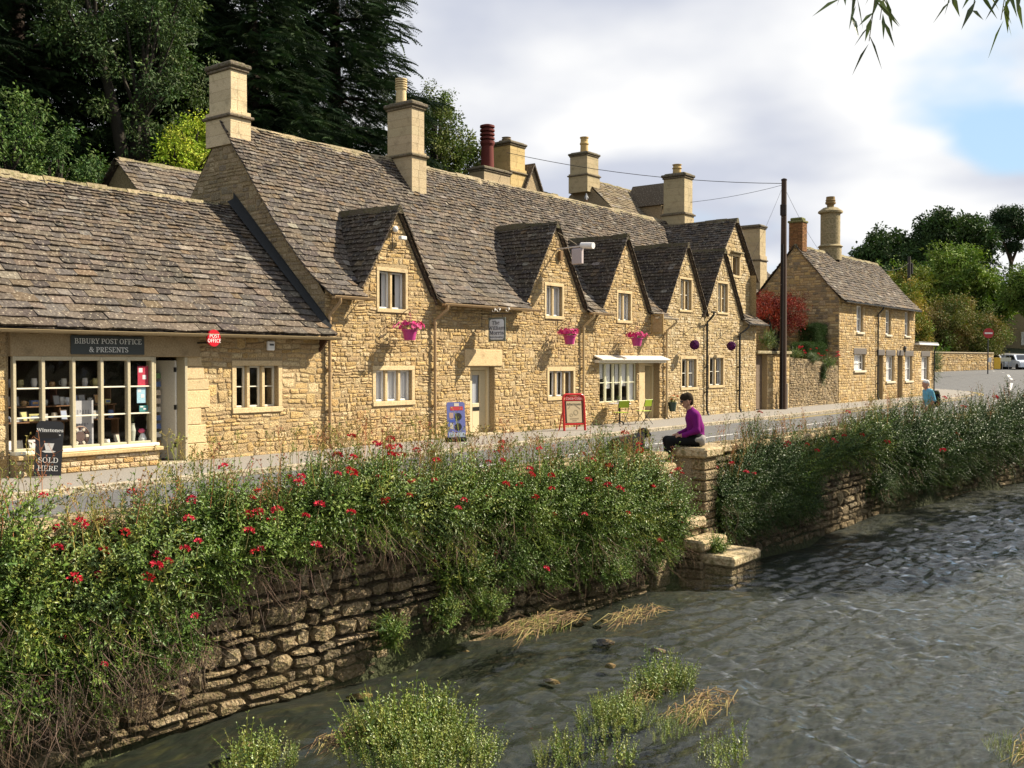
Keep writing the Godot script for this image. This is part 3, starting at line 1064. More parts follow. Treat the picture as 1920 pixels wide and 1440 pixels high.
func make_post_office() -> void:
	var po := thing("post_office", "single storey stone post office with slate roof and wide shop window", "building", Vector3(-4, 0, 0))
	var I := Transform3D()
	var win := [-2.62, 1.09, -1.45, 2.03]
	var knots := [[-0.1, -3.6, -0.02], [2.85, -3.6, -0.02]]
	var core := MB.new()
	wall_core(I, knots, [win], 0.4, MORTAR, core)
	var side := MB.new()
	wall_core(I, [[-0.1, -13.0, -7.66], [2.85, -13.0, -7.66]], [], 0.4, MORTAR, side)
	wpart(po, "side_wall", side, M.mortar)
	# back, floor, ceiling and partition
	var rear := MB.new()
	rear.quad(Vector3(-13, -0.1, -7), Vector3(-13, 3.2, -7), Vector3(0, 3.2, -7), Vector3(0, -0.1, -7), MORTAR)
	rear.quad(Vector3(-13, -0.1, -7), Vector3(-13, 3.2, -7), Vector3(-13, 3.2, 0), Vector3(-13, -0.1, 0), MORTAR)
	rear.tri(Vector3(-13, 2.8, -7), Vector3(-13, 6.1, -3.5), Vector3(-13, 2.8, 0), MORTAR)
	wpart(po, "rear_wall", rear, M.mortar)
	var wall := wpart(po, "wall", core, M.mortar)
	var st := rubble(I, knots, [[win[0] - 0.12, win[1] - 0.12, win[2] + 0.12, win[3] + 0.12], [-3.62, -0.2, -3.2, 0.0]], {"h0": 0.075, "h1": 0.15, "w0": 0.14, "w1": 0.36, "d0": 0.004, "d1": 0.026, "gap": 0.012, "hues": GOLD, "warp": 0.04, "rough": 1.3, "tall": 0.16})
	st.append_array(rubble(I, [[-0.1, -12.5, -7.67], [2.7, -12.5, -7.67]], [], {"h0": 0.2, "h1": 0.34, "w0": 0.3, "w1": 0.5, "d0": 0.008, "d1": 0.016, "hues": GOLD, "warp": 0.0, "rough": 0.5}))
	pieces(wall, "stone", st, M.stone, 290)
	var inside := MB.new()
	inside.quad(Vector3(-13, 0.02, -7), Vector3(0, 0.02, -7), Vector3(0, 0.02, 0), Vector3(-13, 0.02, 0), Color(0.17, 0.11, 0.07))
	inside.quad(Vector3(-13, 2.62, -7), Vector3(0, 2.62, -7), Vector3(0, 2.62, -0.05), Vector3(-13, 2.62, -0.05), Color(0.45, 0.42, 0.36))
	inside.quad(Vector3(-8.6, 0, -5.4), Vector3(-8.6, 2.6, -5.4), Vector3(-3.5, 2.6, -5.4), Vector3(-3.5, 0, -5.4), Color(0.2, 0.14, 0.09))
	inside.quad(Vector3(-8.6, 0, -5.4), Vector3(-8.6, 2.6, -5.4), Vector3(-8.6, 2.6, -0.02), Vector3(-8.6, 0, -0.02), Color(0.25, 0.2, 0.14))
	wpart(po, "interior", inside, M.dull)
	window(po, I, win, {"lights": 3, "mullion": 0.09, "rows": 2, "border": 0.12, "wood": Color(0.68, 0.64, 0.52), "deep": 0.2})
	# shop front: beam, posts, bars, panes, sill and plinth
	var beam := MB.new()
	beam.bx(-7.66, 2.22, -0.2, -3.62, 2.66, 0.1, Color(0.34, 0.27, 0.165), 0.01)
	wpart(po, "beam", beam, M.ashlar)
	var soffit := MB.new()
	soffit.bx(-13, 2.66, -0.02, 0.0, 2.70, 0.36, Color(0.3, 0.25, 0.17))
	wpart(po, "soffit", soffit, M.wood)
	var wood := Color(0.42, 0.37, 0.25)
	var sf := MB.new()
	sf.bx(-7.62, 0.46, 0.0, -7.56, 2.22, 0.1, wood, 0.008)
	sf.bx(-7.62, 2.14, 0.003, -4.74, 2.218, 0.097, wood, 0.008)
	sf.bx(-7.62, 0.46, 0.003, -4.74, 0.51, 0.097, wood, 0.008)
	var shop := wpart(po, "shop_window", sf, M.paint)
	var mull := [-7.06, -6.46, -5.88, -5.30, -4.76]
	for x in mull:
		var m := MB.new()
		m.bx(x - 0.036, 0.46, 0.001, x + 0.036, 2.215, 0.115, wood, 0.01)
		wpart(shop, "post", m, M.paint)
	var edges := [-7.58, -7.06, -6.46, -5.88, -5.30, -4.76]
	for i in 5:
		for y in [1.075, 1.62]:
			var m := MB.new()
			m.bx(edges[i] + 0.034, y - 0.014, 0.03, edges[i + 1] - 0.034, y + 0.014, 0.08, Color(0.66, 0.62, 0.5), 0.004)
			wpart(shop, "glazing_bar", m, M.paint)
		for r in [[0.5, 1.062], [1.088, 1.607], [1.633, 2.15]]:
			var g := MB.new()
			g.quad(Vector3(edges[i] + 0.03, r[0], 0.05), Vector3(edges[i] + 0.03, r[1], 0.05 + rf(-0.004, 0.004)), Vector3(edges[i + 1] - 0.03, r[1], 0.05), Vector3(edges[i + 1] - 0.03, r[0], 0.05), Color.WHITE)
			wpart(shop, "pane", g, M.glass)
	var sill := MB.new()
	sill.bx(-7.64, 0.395, -0.3, -4.68, 0.465, 0.22, Color(0.7, 0.68, 0.55), 0.012)
	wpart(shop, "sill", sill, M.paint)
	var ledge := MB.new()
	ledge.bx(-7.64, 0.31, -0.1, -4.64, 0.392, 0.3, Color(0.52, 0.4, 0.22), 0.015)
	wpart(shop, "ledge", ledge, M.ashlar)
	var pb := MB.new()
	pb.bx(-7.64, -0.15, -0.1, -4.70, 0.308, 0.22, MORTAR)
	var plinth := wpart(po, "plinth", pb, M.mortar)
	var ps := rubble(at(0, 0, 0.22), [[-0.1, -7.64, -4.70], [0.305, -7.64, -4.70]], [], {"h0": 0.08, "h1": 0.12, "w0": 0.15, "w1": 0.3, "d0": 0.014, "d1": 0.026, "hues": [Color(0.55, 0.42, 0.25), Color(0.6, 0.47, 0.3), Color(0.53, 0.36, 0.17), Color(0.58, 0.5, 0.36)], "warp": 0.004, "tall": 0.0, "rough": 0.6})
	pieces(plinth, "block", ps, M.stone, 120)
	# doorway: posts, open white door leaf, pier of dressed blocks
	var jamb := MB.new()
	jamb.bx(-4.72, 0.0, -0.2, -4.68, 2.22, 0.1, wood, 0.008)
	jamb.bx(-3.97, 0.0, -0.25, -3.90, 2.22, 0.06, wood, 0.008)
	wpart(po, "door_frame", jamb, M.paint)
	var leaf := MB.new()
	leaf.bx(-4.02, 0.03, -1.05, -3.975, 2.15, -0.22, Color(0.72, 0.7, 0.64), 0.008)
	var dr := wpart(po, "door", leaf, M.paint)
	for y in [0.3, 1.1, 1.9]:
		var hng := MB.new()
		hng.bx(-4.03, y, -0.26, -4.0, y + 0.1, -0.2, Color(0.05, 0.05, 0.05))
		wpart(dr, "hinge", hng, M.metal)
	var step := MB.new()
	step.bx(-4.72, -0.12, -0.4, -3.9, 0.03, 0.2, Color(0.45, 0.4, 0.32), 0.02)
	wpart(po, "doorstep", step, M.capstone)
	var py := 0.0
	var pr := MB.new()
	pr.bx(-3.9, -0.1, -0.4, -3.6, 2.24, -0.02, MORTAR)
	var pier := wpart(po, "pier", pr, M.mortar)
	while py < 2.2:
		var h := minf(rf(0.22, 0.4), 2.24 - py)
		var m := MB.new()
		m.bx(-3.9 + 0.002, py + 0.004, -0.38, -3.55 + rf(-0.02, 0.25), py + h - 0.004, 0.03, vary(DRESSED, 0.1), 0.014)
		wpart(pier, "block", m, M.ashlar)
		py += h
	# roof
	var prof := [Vector2(0.46, 2.74), Vector2(-0.45, 3.42), Vector2(-3.5, 6.2)]
	var s := Slope.new(Vector3(-13, 0, 0), Vector3.RIGHT, Vector3.BACK, prof)
	var back := Slope.new(Vector3(-13, 0, -7), Vector3.RIGHT, Vector3.FORWARD, prof)
	var un := MB.new()
	underlay(un, s, 0.0, 12.98, -0.01, Color(0.125, 0.105, 0.09))
	underlay(un, back, 0.0, 12.98, 0.03, Color(0.12, 0.1, 0.085))
	var roof := wpart(po, "roof", un, M.slate)
	var tl := tiles(s, 0.4, 12.97, {"e0": 0.29, "e1": 0.105, "w0": 0.44, "w1": 0.19, "pale": 0.035}, func(_p): return false)
	pieces(roof, "slate", tl, M.slate, 300)
	ridge(roof, Vector3(-12.9, 6.2, -3.5), Vector3(-0.55, 6.2, -3.5), Vector3.BACK, 0.2, 0.2, Color(0.30, 0.26, 0.17), 0.5)
	var fl := MB.new()
	fl.quad(Vector3(-0.26, 6.30, -3.45), Vector3(-0.03, 6.42, -3.45), Vector3(-0.03, 2.98, 0.3), Vector3(-0.16, 2.86, 0.3), Color(0.035, 0.036, 0.04))
	fl.quad(Vector3(-0.03, 6.36, -3.5), Vector3(-0.03, 6.58, -3.5), Vector3(-0.03, 3.1, 0.2), Vector3(-0.03, 2.9, 0.2), Color(0.035, 0.036, 0.04))
	wpart(roof, "flashing", fl, M.dull)
	gutter(po, -13.0, 0.06, 2.70, 0.47, Color(0.23, 0.17, 0.09), M.paint)
	var br := MB.new()
	br.prism(Transform3D(Basis(Vector3.UP, -PI / 2), Vector3(-0.14, 2.36, 0.0)), PackedVector2Array([Vector2(0, 0), Vector2(0.3, 0.3), Vector2(0, 0.3)]), 0.06, Color(0.1, 0.05, 0.03))
	wpart(po, "eave_bracket", br, M.wood)

func lettering(parent: Node3D, txt: String, size: float, t: Transform3D, col: Color, fnt := "Droid Sans", italic := false, bold := false, called := "lettering") -> void:
	var f := SystemFont.new()
	f.font_names = PackedStringArray([fnt])
	f.font_italic = italic
	f.font_weight = 700 if bold else 400
	var tm := TextMesh.new()
	tm.font = f
	tm.text = txt
	tm.font_size = 48
	tm.pixel_size = size / 48.0
	tm.depth = 0.004
	tm.curve_step = 2.0
	var m := StandardMaterial3D.new()
	m.albedo_color = col.linear_to_srgb()
	m.roughness = 0.6
	m.cull_mode = BaseMaterial3D.CULL_DISABLED
	tm.material = m
	var o := MeshInstance3D.new()
	o.name = called
	o.mesh = tm
	parent.add_child(o, true)
	o.transform = t

# ---------------------------------------------------------------- the row of cottages

const MAIN := [Vector2(0.40, 3.70), Vector2(-0.3, 4.17), Vector2(-1.24, 5.08), Vector2(-2.05, 6.05), Vector2(-2.9, 7.12), Vector2(-3.95, 8.48)]
# dormers: centre x, top of ridge, half width at the foot, height of the foot
const DORMERS := [[2.5, 6.16, 1.42, 3.86], [9.66, 6.55, 1.64, 3.98], [13.92, 6.56, 1.62, 3.98], [18.36, 6.68, 1.6, 4.15], [21.55, 6.75, 1.72, 4.12]]

func main_y(z: float) -> float:
	for i in MAIN.size() - 1:
		if z >= MAIN[i + 1].x:
			return lerpf(MAIN[i].y, MAIN[i + 1].y, clampf((z - MAIN[i].x) / (MAIN[i + 1].x - MAIN[i].x), 0, 1))
	return 8.48

func dormer_y(x: float) -> float:
	var best := -9.0
	for d in DORMERS:
		best = maxf(best, d[1] - (d[1] - d[3]) * absf(x - d[0]) / d[2])
	return best

func cross_y(x: float) -> float:
	return 8.2 - 1.18 * absf(x - 23.3)

func make_cottage(ci: int, x0: float, x1: float, label: String, hues: Array, dorm: Array, opens: Array) -> Node3D:
	var house := thing("cottage", label, "cottage", Vector3((x0 + x1) / 2, 0, 0), 0.0, "cottages in the row")
	var I := Transform3D()
	var core := MB.new()
	var st := []
	var o := {"h0": 0.055, "h1": 0.125, "w0": 0.085, "w1": 0.28, "d0": 0.005, "d1": 0.03, "gap": 0.012, "hues": hues, "warp": 0.04, "rough": 1.35, "tall": 0.16}
	var kn := [[-0.1, x0, x1], [3.9, x0, x1]]
	var cuts := []
	var holes := []
	for w in opens:
		holes.append(w.slice(0, 4))
		var b: float = w[4]
		cuts.append([w[0] - b, w[1] - b, w[2] + b, w[3] + b])
		if w.size() > 5:
			cuts.append(w[5])
	wall_core(I, kn, holes, 0.42, shade(MORTAR, 1.0 if ci < 2 else 1.15), core)
	st.append_array(rubble(I, kn, cuts, o))
	for k in dorm:
		var d: Array = DORMERS[k]
		var sl: float = d[2] / (d[1] - d[3])
		var top: float = d[1] - 0.16
		var gk := [[3.9, d[0] - (top - 3.9) * sl, d[0] + (top - 3.9) * sl], [top - 0.03, d[0] - 0.03, d[0] + 0.03]]
		wall_core(I, gk, holes, 0.3, shade(MORTAR, 1.0 if ci < 2 else 1.15), core)
		st.append_array(rubble(I, gk, cuts, o))
	# party walls and back
	for x in [x0 + 0.03, x1 - 0.03]:
		core.quad(Vector3(x, 0, -7.9), Vector3(x, 4.1, -7.9), Vector3(x, 4.1, -0.4), Vector3(x, 0, -0.4), MORTAR)
		core.tri(Vector3(x, 4.1, -7.8), Vector3(x, 8.3, -3.95), Vector3(x, 4.1, -0.4), MORTAR)
	core.quad(Vector3(x0, 0, -7.9), Vector3(x0, 4.1, -7.9), Vector3(x1, 4.1, -7.9), Vector3(x1, 0, -7.9), MORTAR)
	var wall := wpart(house, "wall", core, M.mortar)
	pieces(wall, "stone", st, M.stone, 300)
	# main roof
	var s := Slope.new(Vector3.ZERO, Vector3.RIGHT, Vector3.BACK, MAIN)
	var bk := Slope.new(Vector3(0, 0, -7.9), Vector3.RIGHT, Vector3.FORWARD, MAIN)
	var un := MB.new()
	# underlay in strips, cut away where the dormers stand
	var ux := x0 if ci > 0 else x0 - 0.1
	while ux < x1 - 0.001:
		var uw := minf(0.2, x1 - ux)
		for i in 24:
			var a0 := s.length * i / 24.0
			var a1 := s.length * (i + 1) / 24.0
			var p := s.put(ux + uw / 2, (a0 + a1) / 2, 0)
			if dormer_y(p.x) > p.y + 0.12 or (ci == 2 and p.z < -0.2 and cross_y(p.x) > p.y + 0.1):
				continue
			un.quad(s.put(ux, a0, -0.01), s.put(ux, a1, -0.01), s.put(ux + uw, a1, -0.01), s.put(ux + uw, a0, -0.01), Color(0.125, 0.105, 0.09))
		ux += uw
	underlay(un, bk, x0, x1, 0.03, Color(0.12, 0.1, 0.085))
	for k in dorm:
		var d: Array = DORMERS[k]
		for sd in [-1.0, 1.0]:
			var ds := Slope.new(Vector3(d[0], 0, 0), Vector3.FORWARD, Vector3(sd, 0, 0), [Vector2(d[2] + 0.1, d[3] - 0.1 * (d[1] - d[3]) / d[2]), Vector2(0, d[1])])
			underlay(un, ds, -0.1, 2.6, -0.03, Color(0.125, 0.105, 0.09))
	if ci == 2:
		for sd in [-1.0, 1.0]:
			var ds := Slope.new(Vector3(23.3, 0, -0.3), Vector3.FORWARD, Vector3(sd, 0, 0), [Vector2(2.15, 8.2 - 2.15 * 1.18), Vector2(0, 8.2)])
			underlay(un, ds, -0.1, 7.4, -0.03, Color(0.125, 0.105, 0.09))
	var roof := wpart(house, "roof", un, M.slate)
	var tl := tiles(s, x0 - (0.14 if ci == 0 else 0.0), x1 + (0.34 if ci == 2 else 0.0), {"e0": 0.27, "e1": 0.105, "w0": 0.36, "w1": 0.18, "pale": 0.025 if ci == 0 else 0.05}, func(p): return dormer_y(p.x) > p.y + 0.05 or (ci == 2 and p.z < -0.3 and cross_y(p.x) > p.y + 0.02))
	for k in dorm:
		var d: Array = DORMERS[k]
		for sd in [-1.0, 1.0]:
			var ds := Slope.new(Vector3(d[0], 0, 0), Vector3.FORWARD, Vector3(sd, 0, 0), [Vector2(d[2] + 0.12, d[3] - 0.14 * (d[1] - d[3]) / d[2]), Vector2(0, d[1])])
			tl.append_array(tiles(ds, -0.14, 2.7, {"e0": 0.2, "e1": 0.12, "w0": 0.3, "w1": 0.2, "pale": 0.03, "sag": 0.02, "hues": [Color(0.1, 0.083, 0.066), Color(0.12, 0.1, 0.08), Color(0.085, 0.074, 0.066)]}, func(p): return p.y < main_y(p.z) - 0.06 or (p.z < -0.35 and ci == 2 and p.y < cross_y(p.x) - 0.1)))
	if ci == 2:
		for sd in [-1.0, 1.0]:
			var ds := Slope.new(Vector3(23.3, 0, -0.3), Vector3.FORWARD, Vector3(sd, 0, 0), [Vector2(2.2, 8.2 - 2.2 * 1.18), Vector2(0, 8.2)])
			tl.append_array(tiles(ds, -0.14, 7.3, {"e0": 0.2, "e1": 0.12, "w0": 0.3, "w1": 0.2, "pale": 0.04, "sag": 0.02}, func(p): return p.y < main_y(p.z) - 0.1))
	pieces(roof, "slate", tl, M.slate, 300)
	ridge(roof, Vector3(maxf(x0, 0.65), 8.46, -3.95), Vector3(minf(x1, 23.4), 8.46, -3.95), Vector3.BACK, 0.17, 0.2, Color(0.33, 0.285, 0.2), 0.42)
	for k in dorm:
		var d: Array = DORMERS[k]
		var zb := -2.35 if k < 3 else -2.25
		ridge(roof, Vector3(d[0], d[1] - 0.02, 0.13), Vector3(d[0], d[1] + 0.02, zb), Vector3.RIGHT, 0.12, 0.16, Color(0.12, 0.105, 0.075), 0.5, "dormer_ridge_stone")
	if ci == 2:
		ridge(roof, Vector3(23.3, 8.18, -0.15), Vector3(23.3, 8.18, -4.2), Vector3.RIGHT, 0.14, 0.16, Color(0.16, 0.14, 0.1), 0.5, "dormer_ridge_stone")
	return house

func make_cottages() -> void:
	var cream := Color(0.66, 0.56, 0.36)
	var white := Color(0.74, 0.73, 0.70)
	var net := Color(0.78, 0.78, 0.78)
	var I := Transform3D()
	var brown := Color(0.33, 0.22, 0.11)
	# first cottage, with door 11
	var w1 := [1.70, 1.10, 3.03, 1.90]
	var w2 := [9.32, 1.02, 10.66, 1.83]
	var d1 := [1.83, 3.50, 2.79, 4.46]
	var d2 := [9.16, 3.58, 10.02, 4.52]
	var door := [5.46, 0.02, 6.58, 1.98]
	var a := make_cottage(0, 0.0, 11.1, "golden stone cottage with two gabled dormers and a cream front door", GOLD, [0, 1], [w1 + [0.12], w2 + [0.12], d1 + [0.1], d2 + [0.1], door + [0.0, [5.2, 1.96, 6.92, 2.5]]])
	window(a, I, w1, {"lights": 3, "mullion": 0.1, "border": 0.12, "wood": white, "curtains": [[0, 0.0, 1.0, 0.0, net], [1, 0.0, 1.0, 0.0, net], [2, 0.0, 1.0, 0.0, net]]})
	window(a, I, w2, {"lights": 3, "mullion": 0.1, "border": 0.12, "wood": white, "curtains": [[0, 0.0, 0.45, 0.0, net], [1, 0.0, 0.75, 0.0, net]]})
	window(a, I, d1, {"lights": 2, "mullion": 0.09, "border": 0.1, "wood": white, "curtains": [[0, 0.6, 1.0, 0.0, net], [1, 0.55, 1.0, 0.0, net]]})
	window(a, I, d2, {"lights": 2, "mullion": 0.09, "border": 0.1, "wood": white, "curtains": [[0, 0.2, 1.0, 0.0, net], [1, 0.3, 1.0, 0.0, net]]})
	var lin := MB.new()
	lin.bx(5.2, 2.0, -0.3, 6.92, 2.48, 0.035, Color(0.58, 0.45, 0.27), 0.014)
	wpart(a, "lintel", lin, M.ashlar)
	var thr := MB.new()
	thr.bx(5.4, -0.12, -0.4, 6.64, 0.06, 0.2, Color(0.47, 0.41, 0.31), 0.02)
	wpart(a, "doorstep", thr, M.capstone)
	make_door(a, 5.46, 6.58, 0.06, 1.98, -0.3, cream, true)
	# gable end above the post office
	var T := Transform3D(Basis(Vector3(0, 0, 1), Vector3(0, 1, 0), Vector3(-1, 0, 0)), Vector3(0, 0, 0))
	var gk := [[0.0, -7.9, 0.0], [3.75, -7.9, 0.0], [4.1, -7.75, -0.28], [5.0, -6.75, -1.26], [5.97, -5.94, -2.08], [7.04, -5.08, -2.93], [8.3, -4.05, -3.9]]
	var gm := MB.new()
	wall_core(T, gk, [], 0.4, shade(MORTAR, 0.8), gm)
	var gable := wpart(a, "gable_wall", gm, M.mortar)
	var gs := rubble(T, [[2.5, -7.9, 0.0], [3.75, -7.9, 0.0], [4.1, -7.75, -0.28], [5.0, -6.75, -1.26], [5.97, -5.94, -2.08], [7.04, -5.08, -2.93], [8.3, -4.05, -3.9]], [], {"h0": 0.08, "h1": 0.15, "w0": 0.15, "w1": 0.36, "d0": 0.008, "d1": 0.024, "hues": GREYED, "warp": 0.02})  # gable end in darker stone, its shade mixed into the tone
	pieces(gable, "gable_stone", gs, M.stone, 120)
	chimney(a, 0.0, -4.55, 0.52, -3.62, 7.85, 8.62, 10.02, Color(0.58, 0.49, 0.33), [], 0.07)
	chimney(a, 6.35, -4.15, 6.92, -3.1, 7.3, 8.55, 10.2, Color(0.46, 0.385, 0.26), [{"r": 0.17, "h": 0.78, "slots": true, "col": Color(0.6, 0.5, 0.3), "dx": -0.1, "dz": -0.1}], 0.05)
	gutter(a, -0.1, 1.24, 3.70, 0.42, brown, M.paint)
	gutter(a, 3.86, 8.26, 3.70, 0.42, brown, M.paint)
	downpipe(a, 0.06, 0.0, 3.68, 0.42, brown, M.paint, 0.05)
	downpipe(a, 3.86, 0.0, 3.68, 0.42, brown, M.paint, 0.16)
	# second cottage, the tea room
	var d3 := [13.42, 3.58, 14.25, 4.52]
	var tw := [12.25, 0.74, 14.72, 2.08]
	var td := [15.28, 0.02, 16.34, 2.1]
	var b := make_cottage(1, 11.1, 16.8, "golden stone tea room cottage with a wide bar window under a hood", GOLD, [2], [tw + [0.0, [11.95, 2.06, 16.5, 2.36]], td + [0.0], d3 + [0.1]])
	window(b, I, d3, {"lights": 2, "mullion": 0.09, "border": 0.1, "wood": white, "curtains": [[0, 0.3, 1.0, 0.0, net], [1, 0.1, 1.0, 0.0, net]]})
	var pale_green := Color(0.68, 0.66, 0.46)
	window(b, I, tw, {"lights": 5, "mullion": 0.05, "stone": false, "border": 0.0, "rows": 2, "frame": 0.03, "deep": 0.14, "wood": pale_green, "curtains": [[0, 0.0, 0.5, 0.0, net], [0, 0.5, 1.0, 0.6, net], [1, 0.1, 0.9, 0.35, net], [2, 0.5, 1.0, 0.45, net], [3, 0.0, 1.0, 0.4, net], [4, 0.2, 1.0, 0.0, net]]})
	var hood := MB.new()
	hood.box(Transform3D(Basis(Vector3.RIGHT, 0.35), Vector3(14.22, 2.27, 0.15)), Vector3(4.66, 0.05, 0.42), Color(0.62, 0.58, 0.5), 0.01)
	hood.bx(11.92, 2.09, 0.0, 16.5, 2.2, 0.2, Color(0.72, 0.68, 0.56), 0.012)
	wpart(b, "hood", hood, M.paint)
	var pil := MB.new()
	pil.bx(14.82, 0.0, -0.3, 15.24, 2.09, 0.03, DRESSED, 0.012)
	wpart(b, "pillar", pil, M.ashlar)
	make_door(b, 15.28, 16.34, 0.04, 2.08, -0.34, Color(0.6, 0.5, 0.3), false)
	var ths := MB.new()
	ths.bx(15.2, -0.12, -0.4, 16.4, 0.04, 0.16, Color(0.47, 0.41, 0.31), 0.02)
	wpart(b, "doorstep", ths, M.capstone)
	gutter(b, 11.1, 12.42, 3.74, 0.42, brown, M.paint)
	gutter(b, 15.4, 16.95, 3.74, 0.42, Color(0.5, 0.42, 0.3), M.paint)
	downpipe(b, 11.14, 0.0, 3.72, 0.42, Color(0.42, 0.31, 0.16), M.paint, 0.12)
	downpipe(b, 16.72, 0.0, 3.72, 0.42, Color(0.45, 0.34, 0.19), M.paint, 0.16)
	# third cottage, paler stone, black pipes, tall gable behind its last dormer
	var w4 := [18.05, 1.14, 19.24, 2.24]
	var w5 := [20.38, 1.18, 21.6, 2.3]
	var d4 := [17.9, 4.13, 18.8, 5.3]
	var d5 := [21.08, 4.16, 21.98, 5.34]
	var c := make_cottage(2, 16.8, 24.82, "pale stone cottage with two dormers, black downpipes and a tall rear gable", PALE, [3, 4], [w4 + [0.1], w5 + [0.1], d4 + [0.08], d5 + [0.08]])
	for w in [w4, w5]:
		window(c, I, w, {"lights": 2, "mullion": 0.1, "border": 0.1, "rows": 2, "wood": Color(0.66, 0.64, 0.56), "curtains": [[0, 0.0, 0.3, 0.0, shade(net, 0.8)], [1, 0.7, 1.0, 0.0, shade(net, 0.8)]]})
	for w in [d4, d5]:
		window(c, I, w, {"lights": 2, "mullion": 0.09, "border": 0.08, "rows": 2, "wood": Color(0.66, 0.64, 0.56)})
	var X := at(0, 0, -0.32)
	var cw := [23.1, 5.82, 23.78, 6.62]
	var ck := [[4.2, 21.2, 24.82], [5.95, 21.25, 24.82], [6.1, 21.52, 24.8], [8.0, 23.27, 23.33]]
	var cm := MB.new()
	wall_core(X, ck, [cw], 0.4, shade(MORTAR, 1.15), cm)
	var rear := wpart(c, "rear_gable", cm, M.mortar)
	pieces(rear, "gable_stone", rubble(X, ck, [[cw[0] - 0.1, cw[1] - 0.1, cw[2] + 0.1, cw[3] + 0.1]], {"h0": 0.08, "h1": 0.16, "w0": 0.15, "w1": 0.36, "d0": 0.01, "d1": 0.03, "hues": PALE, "warp": 0.02}), M.stone, 100)
	window(c, X, cw, {"lights": 1, "border": 0.1, "wood": Color(0.5, 0.42, 0.3)})
	var hm := MB.new()
	hm.bx(22.9, 6.76, -0.3, 23.98, 6.83, -0.16, Color(0.3, 0.26, 0.18), 0.02)
	wpart(c, "hood_mould", hm, M.capstone)
	var em := MB.new()
	em.quad(Vector3(24.82, 0, -7.9), Vector3(24.82, 5.9, -7.9), Vector3(24.82, 5.9, 0), Vector3(24.82, 0, 0), Color(0.44, 0.36, 0.21))
	wpart(c, "end_wall", em, M.stone)
	chimney(c, 23.85, -4.05, 24.62, -3.0, 6.8, 8.75, 10.55, Color(0.45, 0.38, 0.25), [{"r": 0.2, "h": 0.42, "col": Color(0.5, 0.38, 0.18), "dx": -0.1}], 0.05)
	var black := Color(0.012, 0.012, 0.013)
	gutter(c, 19.86, 20.06, 4.12, 0.38, black, M.gloss)
	gutter(c, 23.1, 25.2, 3.74, 0.42, black, M.gloss)
	downpipe(c, 19.98, 0.0, 4.12, 0.38, black, M.gloss, 0.02)
	downpipe(c, 22.98, 0.0, 3.72, 0.42, black, M.gloss, 0.2)

